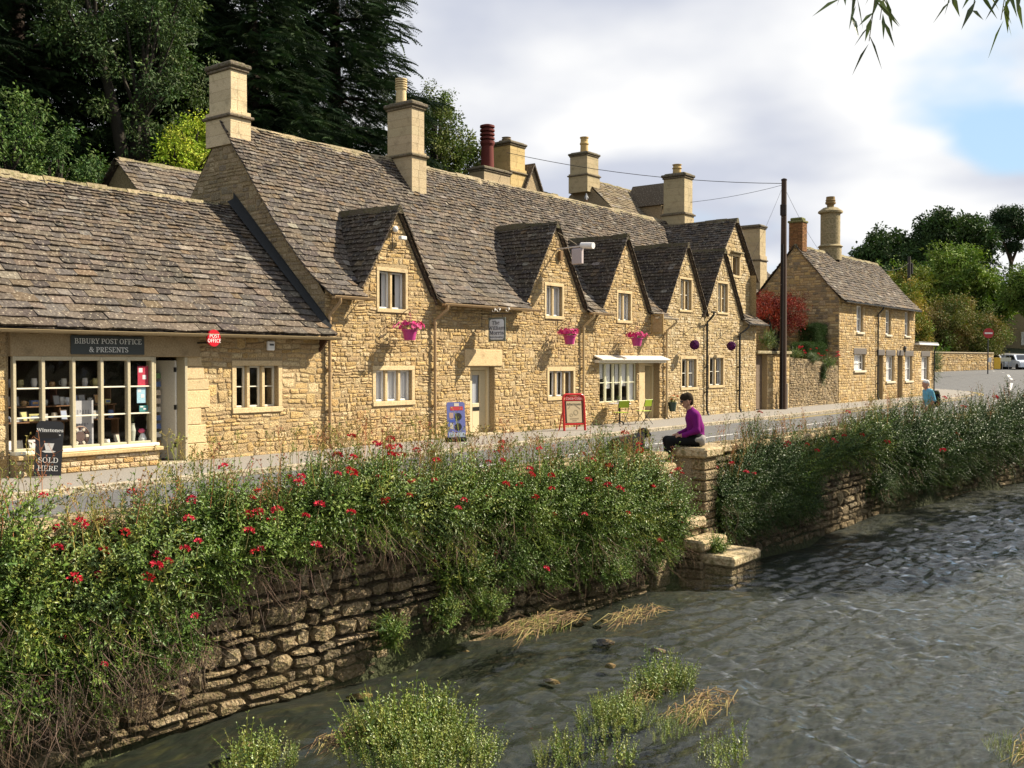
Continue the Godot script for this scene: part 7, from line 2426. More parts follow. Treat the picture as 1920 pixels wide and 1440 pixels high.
func make_petunias() -> void:
	for c in [Color(0.5, 0.03, 0.16), Color(0.58, 0.1, 0.24), Color(0.09, 0.012, 0.085), Color(0.13, 0.02, 0.12), Color(0.6, 0.1, 0.02)]:
		var mb := MB.new()
		for i in 6:
			var a := TAU * i / 6
			leaf(mb, Vector3.ZERO, Vector3(cos(a), 0.45, sin(a)), Vector3(-sin(a), 0, cos(a)), 0.048, 0.046, vary(c, 0.2), 0.2)
		petunias.append(mb.mesh(M.petal))

func bracket(x: float, y: float, label: String) -> void:
	var t := thing("basket_bracket", label, "bracket", Vector3(x, y, 0.0), 0.0, "basket brackets on the row")
	var m := MB.new()
	m.tube([Vector3(0, -0.28, 0.035), Vector3(0, 0.06, 0.035)], [0.011, 0.011], 5, Color(0.03, 0.03, 0.03))
	var pts := []
	var rad := []
	for i in 9:
		var f := i / 8.0
		pts.append(Vector3(0, -0.22 + 0.3 * sin(f * PI * 0.5), 0.035 + 0.49 * f))
		rad.append(0.009)
	m.tube(pts, rad, 5, Color(0.03, 0.03, 0.03))
	m.tube([Vector3(0, 0.08, 0.52), Vector3(0, 0.02, 0.525), Vector3(0, 0.0, 0.5)], [0.008, 0.008, 0.006], 5, Color(0.03, 0.03, 0.03))
	part(t, "iron", m, M.metal)

func round_board(w: float, h: float, r: float) -> PackedVector2Array:
	var p := PackedVector2Array()
	for c in [[w / 2 - r, h - r, 0.0], [-w / 2 + r, h - r, PI / 2]]:
		for i in 7:
			var a: float = c[2] + PI / 2 * i / 6.0
			p.append(Vector2(c[0] + cos(a) * r, c[1] + sin(a) * r))
	p.append(Vector2(-w / 2, 0))
	p.append(Vector2(w / 2, 0))
	return p

func make_boards() -> void:
	# black ice cream board
	var a := thing("pavement_board", "black pavement board with white cup drawing before the shop window", "sign", Vector3(-7.2, 0.0, 0.5), -0.55)
	var lean := Transform3D(Basis(Vector3.RIGHT, -0.12) * Basis(Vector3.BACK, -0.06), Vector3(0, 0.03, 0.06))
	var m := MB.new()
	m.prism(lean, round_board(0.46, 1.0, 0.09), 0.025, Color(0.012, 0.012, 0.012))
	part(a, "board", m, M.paint)
	var m2 := MB.new()
	m2.prism(Transform3D(Basis(Vector3.RIGHT, 0.25), Vector3(0, 0.0, -0.2)), round_board(0.4, 0.85, 0.06), 0.02, Color(0.02, 0.02, 0.02))
	part(a, "rear_leg", m2, M.paint)
	var wht := Color(0.66, 0.65, 0.6)
	lettering(a, "Winstones", 0.085, lean * at(0, 0.83, 0.028), wht, "Droid Serif", false, true)
	lettering(a, "COTSWOLD ICE CREAM", 0.034, lean * at(0, 0.745, 0.028), wht, "Droid Sans", false, true)
	lettering(a, "SOLD", 0.13, lean * at(0, 0.28, 0.028), wht, "Droid Serif", true)
	lettering(a, "HERE", 0.13, lean * at(0, 0.13, 0.028), wht, "Droid Serif", true)
	var cup := MB.new()
	cup.prism(lean * at(0, 0.46, 0.026), PackedVector2Array([Vector2(-0.05, 0), Vector2(0.05, 0), Vector2(0.085, 0.13), Vector2(-0.085, 0.13)]), 0.004, wht)
	var sau := MB.new()
	sau.prism(lean * at(0, 0.43, 0.026), PackedVector2Array([Vector2(-0.12, 0.012), Vector2(-0.06, -0.012), Vector2(0.06, -0.012), Vector2(0.12, 0.012), Vector2(0.06, 0.028), Vector2(-0.06, 0.028)]), 0.003, wht)
	part(a, "cup_print", cup, M.paint)
	part(a, "saucer_print", sau, M.paint)
	# blue ice lolly board
	var b := thing("pavement_board", "blue violet ice cream board with red banner and two black discs", "sign", Vector3(3.75, 0.0, 0.95), -0.45)
	var lb := Transform3D(Basis(Vector3.RIGHT, -0.1), Vector3(0, 0.1, 0.03))
	var bm := MB.new()
	bm.prism(lb, round_board(0.52, 0.95, 0.06), 0.03, Color(0.12, 0.14, 0.36))
	part(b, "board", bm, M.paint)
	var bb := MB.new()
	bb.box(at(0, 0.06, -0.02), Vector3(0.5, 0.12, 0.4), Color(0.015, 0.015, 0.016), 0.03)
	part(b, "base", bb, M.dull)
	for q in [[0.06, 0.56], [0.05, 0.29]]:
		var dm := MB.new()
		dm.lathe(lb * Transform3D(Basis(Vector3.RIGHT, PI / 2), Vector3(q[0], q[1], 0.032)), [Vector2(0.1, -0.003), Vector2(0.1, 0.003), Vector2(0, 0.003)], 24, Color(0.008, 0.008, 0.01))
		part(b, "disc", dm, M.paint)
	for q in [[0.02, 0.78, 0.36, 0.1, Color(0.5, 0.04, 0.05), "banner"], [-0.14, 0.6, 0.12, 0.14, Color(0.42, 0.28, 0.22), "print"], [-0.14, 0.32, 0.09, 0.16, Color(0.5, 0.47, 0.4), "print"], [0.0, 0.08, 0.46, 0.12, Color(0.36, 0.42, 0.5), "print"], [0.02, 0.88, 0.14, 0.08, Color(0.62, 0.55, 0.45), "print"], [-0.12, 0.45, 0.18, 0.06, Color(0.05, 0.09, 0.35), "print"]]:
		var pm := MB.new()
		pm.box(lb * at(q[0], q[1], 0.032), Vector3(q[2], q[3], 0.003), q[4])
		part(b, q[5], pm, M.paint)
	# red menu board
	var c := thing("menu_board", "red framed menu board standing before the end window", "sign", Vector3(9.25, 0.0, 1.0), -0.5)
	var lc := Transform3D(Basis(Vector3.RIGHT, -0.1), Vector3(0, 0.0, 0.06))
	var red := Color(0.42, 0.016, 0.018)
	var fr := MB.new()
	var path := []
	for p in round_board(0.72, 1.12, 0.13):
		path.append(lc * Vector3(p.x, p.y, 0))
	path.push_front(path[-1])
	path.remove_at(path.size() - 1)
	var rad := []
	for p in path:
		rad.append(0.038)
	fr.tube(path, rad, 8, red)
	fr.box(lc * at(0, 0.2, 0), Vector3(0.66, 0.05, 0.05), red, 0.01)
	part(c, "frame", fr, M.gloss)
	var hd := MB.new()
	hd.box(lc * at(0, 1.0, 0.0), Vector3(0.6, 0.15, 0.03), red, 0.005)
	part(c, "header", hd, M.gloss)
	lettering(c, "Coca-Cola", 0.12, lc * at(0, 1.0, 0.018), Color(0.68, 0.45, 0.42), "Droid Serif", true)
	var pnl := MB.new()
	pnl.box(lc * at(0, 0.575, 0), Vector3(0.62, 0.7, 0.024), Color(0.07, 0.012, 0.012))
	part(c, "backing", pnl, M.paint)
	var pp := MB.new()
	pp.box(lc * at(0, 0.58, 0.014), Vector3(0.52, 0.66, 0.004), Color(0.56, 0.44, 0.27))
	part(c, "poster", pp, M.paint)
	lettering(c, "Afternoon", 0.095, lc * at(0, 0.82, 0.018), Color(0.1, 0.08, 0.05), "Droid Serif", false, true)
	for q in [[0.06, 0.56, 0.085], [-0.1, 0.48, 0.055]]:
		var rg := MB.new()
		rg.lathe(lc * Transform3D(Basis(Vector3.RIGHT, PI / 2), Vector3(q[0], q[1], 0.017)), [Vector2(q[2], -0.002), Vector2(q[2], 0.002), Vector2(q[2] * 0.7, 0.002)], 20, Color(0.33, 0.27, 0.16))
		part(c, "cup_print", rg, M.paint)
	for q in [[0.14, 0.72, -0.6, 0.2], [-0.17, 0.72, 0.9, 0.1], [0.0, 0.37, 0.0, 0.3], [0.0, 0.31, 0.0, 0.14]]:
		var ln := MB.new()
		ln.box(lc * Transform3D(Basis(Vector3.BACK, q[2]), Vector3(q[0], q[1], 0.018)), Vector3(q[3], 0.018, 0.003), Color(0.25, 0.19, 0.12))
		part(c, "printed_line", ln, M.paint)
	for sx in [-0.3, 0.3]:
		var rl := MB.new()
		rl.tube([lc * Vector3(sx, 0.9, -0.03), Vector3(sx, 0.0, -0.42)], [0.02, 0.02], 6, red)
		part(c, "rear_leg", rl, M.gloss)

func make_furniture() -> void:
	var lime := Color(0.34, 0.46, 0.02)
	var dark := Color(0.03, 0.03, 0.03)
	var t := thing("bistro_table", "small round table with white top before the tea room window", "table", Vector3(12.75, 0.0, 0.5))
	var tp := MB.new()
	tp.lathe(at(0, 0.7, 0), [Vector2(0, 0), Vector2(0.37, 0), Vector2(0.385, 0.012), Vector2(0.37, 0.028), Vector2(0, 0.028)], 28, Color(0.66, 0.63, 0.6))
	part(t, "top", tp, M.gloss)
	var st := MB.new()
	st.tube([Vector3(0, 0.02, 0), Vector3(0, 0.7, 0)], [0.03, 0.03], 8, dark)
	part(t, "stem", st, M.metal)
	for k in 3:
		var lg := MB.new()
		var a := TAU * k / 3
		lg.tube([Vector3(0, 0.14, 0), Vector3(cos(a) * 0.2, 0.08, sin(a) * 0.2), Vector3(cos(a) * 0.28, 0.01, sin(a) * 0.28)], [0.018, 0.018, 0.015], 6, dark)
		part(t, "foot", lg, M.metal)
	var c := thing("bistro_chair", "lime green folding chair left of the bistro table", "chair", Vector3(12.05, 0, 0.98), 2.6, "lime folding chairs")
	for k in [-1.0, 1.0]:
		var l1 := MB.new()
		l1.tube([Vector3(0.19 * k, 0.0, 0.24), Vector3(0.19 * k, 0.45, -0.12), Vector3(0.19 * k, 0.84, -0.24)], [0.011, 0.011, 0.011], 6, dark)
		part(c, "leg", l1, M.metal)
		var l2 := MB.new()
		l2.tube([Vector3(0.165 * k, 0.0, -0.26), Vector3(0.165 * k, 0.44, 0.17)], [0.011, 0.011], 6, dark)
		part(c, "leg", l2, M.metal)
	for i in 5:
		var s := MB.new()
		s.box(at(0, 0.452, -0.14 + i * 0.078), Vector3(0.4, 0.014, 0.07), vary(lime, 0.06), 0.004)
		part(c, "seat_slat", s, M.paint)
	var bk := MB.new()
	bk.box(Transform3D(Basis(Vector3.RIGHT, -0.26), Vector3(0, 0.73, -0.205)), Vector3(0.4, 0.24, 0.014), lime, 0.005)
	part(c, "backrest", bk, M.paint)
	copy_of(c, "bistro_chair", Vector3(13.5, 0, 1.0), 2.95, "lime green folding chair right of the bistro table")
	var v := thing("table_plant", "small potted green plant on the bistro table", "plant", Vector3(12.7, 0.728, 0.48))
	var vp := MB.new()
	vp.lathe(at(0, 0, 0), [Vector2(0, 0), Vector2(0.045, 0), Vector2(0.055, 0.1), Vector2(0, 0.09)], 12, Color(0.5, 0.5, 0.48))
	part(v, "pot", vp, M.paint)
	var pl := []
	var ti := PackedColorArray()
	for i in 16:
		pl.append(grow(Vector3.UP + rv() * 0.5, v.position + Vector3(0, 0.08, 0), rf(0.35, 0.6)))
		ti.append(vary(pick(GREENS), 0.2))
	scatter(v, "leaves", cress[2], pl, ti)
	for q in [[12.95, 0.4, "right"], [12.58, 0.62, "left"]]:
		var n := thing("folded_napkin", "white folded napkin on the bistro table nearer the %s hand chair" % q[2], "napkin", Vector3(q[0], 0.729, q[1]), rf(0, 1), "napkins on the bistro table")
		var nm := MB.new()
		nm.prism(Transform3D(Basis(), Vector3(0, 0, -0.05)), PackedVector2Array([Vector2(-0.08, 0), Vector2(0.08, 0), Vector2(0, 0.09)]), 0.1, Color(0.76, 0.76, 0.74))
		part(n, "napkin", nm, M.cloth)

# ---------------------------------------------------------------- things in the post office window

func make_shop_goods() -> void:
	var g := "goods in the post office window"
	var wood := Color(0.24, 0.13, 0.06)
	for q in [[-7.6, -5.22, 1.63, -0.75, "top"], [-7.6, -5.22, 1.27, -0.62, "middle"], [-7.6, -5.22, 0.98, -0.48, "lower"]]:
		var t := thing("display_shelf", "wooden " + q[4] + " shelf behind the shop window glass", "shelf", Vector3((q[0] + q[1]) / 2, q[2] - 0.03, q[3]), 0.0, "shelves in the shop window")
		var m := MB.new()
		m.bx(-1.19, 0, -0.14, 1.19, 0.025, 0.14, wood, 0.004)
		part(t, "plank", m, M.wood)
		for sx in [-1.15, 0.0, 1.15]:
			var u := MB.new()
			u.bx(sx - 0.012, -0.3, -0.13, sx + 0.012, -0.001, 0.12, shade(wood, 0.8))
			part(t, "support", u, M.wood)
	var n := 0
	var where := ["on the top shop shelf", "on the middle shop shelf", "on the lower shop shelf", "on the shop window ledge"]
	var rows := [[1.625, -0.75], [1.265, -0.62], [0.975, -0.48], [0.466, -0.12]]
	var cols := [Color(0.6, 0.58, 0.52), Color(0.5, 0.44, 0.34), Color(0.1, 0.16, 0.34), Color(0.62, 0.62, 0.62), Color(0.28, 0.32, 0.44), Color(0.5, 0.3, 0.12), Color(0.35, 0.35, 0.33), Color(0.55, 0.5, 0.2)]
	var hue_names := ["cream", "tan", "navy", "white", "slate blue", "brown", "grey", "ochre"]
	var nth := ["first", "second", "third", "fourth", "fifth", "sixth", "seventh", "eighth", "ninth", "tenth", "eleventh", "twelfth", "thirteenth", "fourteenth", "fifteenth", "sixteenth", "seventeenth", "eighteenth", "nineteenth", "twentieth"]
	for r in 4:
		var x := -5.2
		while x > -7.45:
			x -= rf(0.13, 0.24)
			if r == 3 and absf(x + 6.2) < 0.32:
				continue
			var k := rng.randi() % 8
			var kind := rng.randi() % 3
			if r == 0:
				kind = 0
			var p := Vector3(x, rows[r][0], rows[r][1] + rf(-0.06, 0.06))
			var place: String = "%s, %s from the doorway" % [where[r], nth[n]]
			n += 1
			var m := MB.new()
			if kind == 0:
				var h := rf(0.1, 0.17)
				m.lathe(at(0, 0, 0), [Vector2(0, 0), Vector2(0.045, 0), Vector2(0.06, h * 0.5), Vector2(0.05, h), Vector2(0.043, h), Vector2(0.04, 0.02)], 14, vary(cols[k], 0.1))
				var t := thing("mug", hue_names[k] + " pottery mug " + place, "mug", p, rf(0, 6), g)
				part(t, "cup", m, M.gloss)
				var hd := MB.new()
				hd.tube([Vector3(0.05, h * 0.8, 0), Vector3(0.095, h * 0.65, 0), Vector3(0.09, h * 0.3, 0), Vector3(0.052, h * 0.2, 0)], [0.008, 0.008, 0.008, 0.008], 6, vary(cols[k], 0.1))
				part(t, "handle", hd, M.gloss)
			elif kind == 1:
				var s := Vector3(rf(0.12, 0.22), rf(0.08, 0.17), rf(0.06, 0.12))
				m.box(at(0, s.y / 2, 0), s, vary(cols[k], 0.1), 0.006)
				var t := thing("gift_box", hue_names[k] + " gift box " + place, "box", p, rf(-0.3, 0.3), g)
				part(t, "carton", m, M.paint)
				var lb := MB.new()
				lb.bx(-s.x * 0.35, s.y * 0.3, s.z / 2 + 0.001, s.x * 0.35, s.y * 0.75, s.z / 2 + 0.003, vary(cols[(k + 3) % 8], 0.1))
				part(t, "label", lb, M.paint)
			else:
				m.box(Transform3D(Basis(Vector3.RIGHT, -0.2), Vector3(0, 0.1, 0)), Vector3(0.15, 0.2, 0.012), Color(0.1, 0.07, 0.05), 0.003)
				var t := thing("picture_frame", hue_names[k] + " picture in a dark frame " + place, "picture", p, rf(-0.2, 0.2), g)
				part(t, "frame", m, M.paint)
				var pc := MB.new()
				pc.box(Transform3D(Basis(Vector3.RIGHT, -0.2), Vector3(0, 0.1, 0.002)), Vector3(0.12, 0.165, 0.012), vary(cols[k], 0.1))
				part(t, "picture", pc, M.paint)
		n = 0
	# long printed cloth, wheel, vase, notices and postcard rack
	var cl := thing("printed_cloth", "long grey printed tea towel hanging in the middle of the shop window", "cloth", Vector3(-6.17, 1.36, -0.1))
	var cm := MB.new()
	cm.bx(-0.22, -0.86, -0.004, 0.22, 0.0, 0.004, Color(0.46, 0.46, 0.47))
	part(cl, "cloth", cm, M.cloth)
	for q in [[-0.18, 0.12, 0.1], [-0.44, 0.14, 0.1], [-0.62, 0.1, 0.06]]:
		for k in 5:
			var pr := MB.new()
			pr.bx(-q[1] + k * 0.055, q[0] - q[2] * rf(0.3, 1), 0.0045, -q[1] + k * 0.055 + 0.03, q[0], 0.006, Color(0.27, 0.27, 0.29))
			part(cl, "print", pr, M.cloth)
	var wh := thing("carved_wheel", "round carved dark and cream platter standing on the shop window ledge", "platter", Vector3(-6.28, 0.47, 0.0), 0.1)
	for k in 12:
		var a := TAU * k / 12
		var wm := MB.new()
		wm.box(Transform3D(Basis(Vector3.BACK, a), Vector3(cos(a) * 0.15, 0.2 + sin(a) * 0.15, 0)), Vector3(0.075, 0.06, 0.03), Color(0.05, 0.025, 0.02) if k % 2 else Color(0.5, 0.44, 0.36), 0.012)
		part(wh, "carving", wm, M.paint)
	var rim := MB.new()
	rim.lathe(Transform3D(Basis(Vector3.RIGHT, PI / 2), Vector3(0, 0.2, 0)), [Vector2(0.19, -0.02), Vector2(0.205, 0), Vector2(0.19, 0.02)], 28, Color(0.3, 0.2, 0.15))
	rim.lathe(Transform3D(Basis(Vector3.RIGHT, PI / 2), Vector3(0, 0.2, 0)), [Vector2(0.1, -0.012), Vector2(0.1, 0.012), Vector2(0, 0.015)], 20, Color(0.08, 0.05, 0.04))
	part(wh, "rim", rim, M.paint)
	for q in [["red notice with white stamps in the right hand shop pane", -4.94, 1.63, 0.24, 0.4, Color(0.42, 0.03, 0.06)], ["pale blue poster in the right hand shop pane", -4.98, 1.28, 0.2, 0.32, Color(0.32, 0.52, 0.62)], ["teal sticker low in the right hand shop pane", -4.93, 1.1, 0.2, 0.13, Color(0.05, 0.2, 0.2)]]:
		var t := thing("window_notice", q[0], "notice", Vector3(q[1], q[2], 0.04), 0.0, "notices in the shop window")
		var m := MB.new()
		m.bx(-q[3] / 2, 0, -0.006, q[3] / 2, q[4], -0.003, q[5])
		part(t, "sheet", m, M.paint)
		for k in 2:
			var p := MB.new()
			var f := 0.2 if k == 0 else 0.55
			p.bx(-q[3] * 0.4 + k * q[3] * 0.35, q[4] * (1 - f) - q[4] * 0.12, -0.0025, -q[3] * 0.05 + k * q[3] * 0.35, q[4] * (1 - f) + q[4] * 0.1, -0.001, Color(0.62, 0.62, 0.62))
			part(t, "print", p, M.paint)
	var vs := thing("vase", "tall grey vase of dried stems at the right of the shop window", "vase", Vector3(-5.1, 0.466, -0.12))
	var vm := MB.new()
	vm.lathe(at(0, 0, 0), [Vector2(0, 0), Vector2(0.05, 0), Vector2(0.075, 0.25), Vector2(0.05, 0.36), Vector2(0.06, 0.4), Vector2(0.04, 0.38)], 16, Color(0.34, 0.36, 0.3))
	part(vs, "body", vm, M.gloss)
	var pl := []
	var ti := PackedColorArray()
	for i in 14:
		pl.append(grow(Vector3.UP + rv() * 0.4, vs.position + Vector3(0, 0.36, 0), rf(0.5, 0.8)))
		ti.append(vary(Color(0.12, 0.16, 0.09), 0.2))
	scatter(vs, "stems", cress[3], pl, ti)
	var fg := thing("figurine", "pink and white china figurine in the shop window corner", "ornament", Vector3(-4.9, 0.466, -0.06))
	var fm := MB.new()
	fm.lathe(at(0, 0, 0), [Vector2(0, 0), Vector2(0.08, 0), Vector2(0.085, 0.08), Vector2(0.05, 0.16), Vector2(0.03, 0.19)], 14, Color(0.55, 0.58, 0.58))
	part(fg, "body", fm, M.gloss)
	var fh := MB.new()
	fh.ball(at(-0.02, 0.24, 0), Vector3(0.075, 0.05, 0.06), 8, Color(0.5, 0.06, 0.14))
	part(fg, "head", fh, M.gloss)
	var rk := thing("postcard_rack", "tall rack of postcards just inside the open shop door", "rack", Vector3(-4.2, 0.03, -0.75), 0.3)
	var rm := MB.new()
	rm.tube([Vector3(0, 0, 0), Vector3(0, 1.95, 0)], [0.02, 0.02], 8, Color(0.4, 0.4, 0.4))
	rm.lathe(at(0, 0, 0), [Vector2(0.2, 0), Vector2(0.2, 0.03), Vector2(0, 0.04)], 16, Color(0.3, 0.3, 0.3))
	part(rk, "stand", rm, M.metal)
	for i in 9:
		for f in 4:
			var pm := MB.new()
			var a := TAU * f / 4
			pm.box(Transform3D(Basis(Vector3.UP, a), Vector3.ZERO) * Transform3D(Basis(Vector3.RIGHT, -0.15), Vector3(0, 0.35 + i * 0.18, 0.13)), Vector3(0.15, 0.11, 0.006), vary(pick(cols + [Color(0.16, 0.28, 0.12), Color(0.2, 0.35, 0.5)]), 0.2))
			part(rk, "postcard", pm, M.paint)

func make_bird() -> void:
	var t := thing("pigeon", "grey pigeon perched on the long ridge", "bird", Vector3(17.4, 8.56, -3.95), 0.6)
	var m := MB.new()
	m.tube([Vector3(-0.24, 0.02, 0), Vector3(-0.12, 0.1, 0), Vector3(0.0, 0.16, 0), Vector3(0.08, 0.22, 0), Vector3(0.1, 0.29, 0), Vector3(0.13, 0.31, 0), Vector3(0.18, 0.3, 0)], [0.015, 0.05, 0.085, 0.06, 0.035, 0.036, 0.006], 10, Color(0.2, 0.22, 0.25))
	part(t, "body", m, M.dull)
	var w := MB.new()
	w.ball(Transform3D(Basis(Vector3.BACK, 0.55), Vector3(-0.06, 0.14, 0)), Vector3(0.14, 0.05, 0.09), 7, Color(0.3, 0.31, 0.33))
	part(t, "wings", w, M.dull)
	for z in [-0.03, 0.03]:
		var l := MB.new()
		l.tube([Vector3(0.0, 0.1, z), Vector3(0.01, 0.0, z)], [0.01, 0.006], 5, Color(0.35, 0.12, 0.1))
		part(t, "leg", l, M.dull)

# ---------------------------------------------------------------- people and the dog

# meshes a field of tapered bones: each bone is [a, b, ra, rb, colour]; smooth joins of radius k
func flesh(bones: Array, cell: float, k: float, xf := Transform3D(), mb: MB = null) -> MB:
	if mb == null:
		mb = MB.new()
	var lo := Vector3(1e9, 1e9, 1e9)
	var hi := -lo
	for b in bones:
		var r := Vector3.ONE * (maxf(b[2], b[3]) + cell * 3.0 + k * 0.5)
		lo = lo.min((b[0] as Vector3).min(b[1]) - r)
		hi = hi.max((b[0] as Vector3).max(b[1]) + r)
	var nx := int((hi.x - lo.x) / cell) + 2
	var ny := int((hi.y - lo.y) / cell) + 2
	var nz := int((hi.z - lo.z) / cell) + 2
	var f := PackedFloat32Array()
	f.resize(nx * ny * nz)
	f.fill(1.0)
	var best := PackedFloat32Array()
	best.resize(nx * ny * nz)
	best.fill(9.0)
	var who := PackedInt32Array()
	who.resize(nx * ny * nz)
	for bi in bones.size():
		var A: Vector3 = bones[bi][0]
		var B: Vector3 = bones[bi][1]
		var ra: float = bones[bi][2]
		var rb: float = bones[bi][3]
		var m := maxf(ra, rb) + k + cell * 2.0
		var p0 := ((A.min(B) - Vector3.ONE * m - lo) / cell).floor()
		var p1 := ((A.max(B) + Vector3.ONE * m - lo) / cell).ceil()
		var ab := B - A
		var L2 := maxf(ab.length_squared(), 1e-9)
		for x in range(maxi(0, int(p0.x)), mini(nx, int(p1.x) + 1)):
			for y in range(maxi(0, int(p0.y)), mini(ny, int(p1.y) + 1)):
				for z in range(maxi(0, int(p0.z)), mini(nz, int(p1.z) + 1)):
					var P := lo + Vector3(x, y, z) * cell
					var t := clampf((P - A).dot(ab) / L2, 0.0, 1.0)
					var d := P.distance_to(A + ab * t) - lerpf(ra, rb, t)
					var i := (x * ny + y) * nz + z
					var o := f[i]
					var h := maxf(k - absf(o - d), 0.0) / k
					f[i] = minf(o, d) - h * h * k * 0.25
					if d < best[i]:
						best[i] = d
						who[i] = bi
	var vid := {}
	var pos := []
	var nor := []
	var cols := []
	for x in nx - 1:
		for y in ny - 1:
			for z in nz - 1:
				var i := (x * ny + y) * nz + z
				var s := 0
				var c := [i, i + 1, i + nz, i + nz + 1, i + ny * nz, i + ny * nz + 1, i + ny * nz + nz, i + ny * nz + nz + 1]
				for q in c:
					if f[q] < 0.0:
						s += 1
				if s == 0 or s == 8:
					continue
				var sum := Vector3.ZERO
				var n := 0
				for e in [[0, 1], [2, 3], [4, 5], [6, 7], [0, 2], [1, 3], [4, 6], [5, 7], [0, 4], [1, 5], [2, 6], [3, 7]]:
					var fa := f[c[e[0]]]
					var fb := f[c[e[1]]]
					if (fa < 0.0) != (fb < 0.0):
						var t := fa / (fa - fb)
						var pa := Vector3((e[0] >> 2) & 1, (e[0] >> 1) & 1, e[0] & 1)
						var pb := Vector3((e[1] >> 2) & 1, (e[1] >> 1) & 1, e[1] & 1)
						sum += pa.lerp(pb, t)
						n += 1
				vid[i] = pos.size()
				pos.append(xf * (lo + (Vector3(x, y, z) + sum / n) * cell))
				var g := Vector3(f[c[4]] + f[c[5]] + f[c[6]] + f[c[7]] - f[c[0]] - f[c[1]] - f[c[2]] - f[c[3]], f[c[2]] + f[c[3]] + f[c[6]] + f[c[7]] - f[c[0]] - f[c[1]] - f[c[4]] - f[c[5]], f[c[1]] + f[c[3]] + f[c[5]] + f[c[7]] - f[c[0]] - f[c[2]] - f[c[4]] - f[c[6]])
				nor.append((xf.basis * g).normalized())
				cols.append(bones[who[i]][4])
	for x in range(1, nx - 1):
		for y in range(1, ny - 1):
			for z in range(1, nz - 1):
				var i := (x * ny + y) * nz + z
				for ax in 3:
					var st: int = [ny * nz, nz, 1][ax]
					if (f[i] < 0.0) == (f[i + st] < 0.0):
						continue
					var u: int = [nz, 1, ny * nz][ax]
					var w: int = [1, ny * nz, nz][ax]
					var q := [i - u - w, i - w, i, i - u]
					if not (vid.has(q[0]) and vid.has(q[1]) and vid.has(q[2]) and vid.has(q[3])):
						continue
					var a: int = vid[q[0]]
					var b: int = vid[q[1]]
					var c: int = vid[q[2]]
					var d: int = vid[q[3]]
					mb.trin(pos[a], pos[b], pos[c], nor[a], nor[b], nor[c], cols[c])
					mb.trin(pos[a], pos[c], pos[d], nor[a], nor[c], nor[d], cols[c])
	return mb

# head bones in head axes: z forward, y up, centre of the skull at the origin
func head_bones(skin: Color) -> Array:
	var lip := Color(skin.r * 0.8, skin.g * 0.55, skin.b * 0.55)
	return [
		[Vector3(0, 0.03, -0.02), Vector3(0, 0.035, 0.015), 0.088, 0.08, skin],
		[Vector3(0, -0.03, 0.02), Vector3(0, -0.075, 0.05), 0.062, 0.036, skin],
		[Vector3(0.035, -0.04, 0.01), Vector3(0.02, -0.08, 0.045), 0.04, 0.025, skin],
		[Vector3(-0.035, -0.04, 0.01), Vector3(-0.02, -0.08, 0.045), 0.04, 0.025, skin],
		[Vector3(0, 0.02, 0.092), Vector3(0, -0.022, 0.112), 0.009, 0.015, skin],
		[Vector3(0.03, 0.028, 0.078), Vector3(-0.03, 0.028, 0.078), 0.014, 0.014, skin],
		[Vector3(0.018, -0.052, 0.085), Vector3(-0.018, -0.052, 0.085), 0.008, 0.008, lip],
		[Vector3(0.082, 0.012, -0.005), Vector3(0.086, -0.022, 0.0), 0.016, 0.01, skin],
		[Vector3(-0.082, 0.012, -0.005), Vector3(-0.086, -0.022, 0.0), 0.016, 0.01, skin],
	]

# a hand in its own axes: wrist at the origin, fingers along +Z, palm down, thumb towards +X times side
func hand_bones(skin: Color, side: float, curl: float) -> Array:
	var out := [[Vector3(0, 0, 0), Vector3(0.012 * side, 0, 0.07), 0.024, 0.02, skin], [Vector3(0.018 * side, 0, 0.03), Vector3(0.028 * side, 0, 0.075), 0.018, 0.014, skin], [Vector3(-0.018 * side, 0, 0.03), Vector3(-0.026 * side, 0, 0.07), 0.018, 0.014, skin]]
	var lens := [0.072, 0.082, 0.076, 0.06]
	for i in 4:
		var x := (0.03 - 0.02 * i) * side
		var p := Vector3(x, 0, 0.078 - (0.008 if i == 3 else 0.0))
		var a := 0.15
		for s in 3:
			a += curl * 0.42
			var l: float = lens[i] * [0.45, 0.32, 0.25][s]
			var q := p + Vector3(0, -sin(a), cos(a)) * l
			out.append([p, q, 0.0088 - 0.0006 * s, 0.0082 - 0.0007 * s, skin])
			p = q
	var t0 := Vector3(0.022 * side, -0.004, 0.02)
	var t1 := Vector3(0.052 * side, -0.012, 0.048)
	out.append([t0, t1, 0.014, 0.0105, skin])
	out.append([t1, t1 + Vector3(0.008 * side, -0.012, 0.032), 0.0105, 0.0085, skin])
	return out

func facing(fwd: Vector3, p: Vector3) -> Transform3D:
	var z := fwd.normalized()
	var x := Vector3.UP.cross(z).normalized()
	return Transform3D(Basis(x, z.cross(x), z), p)

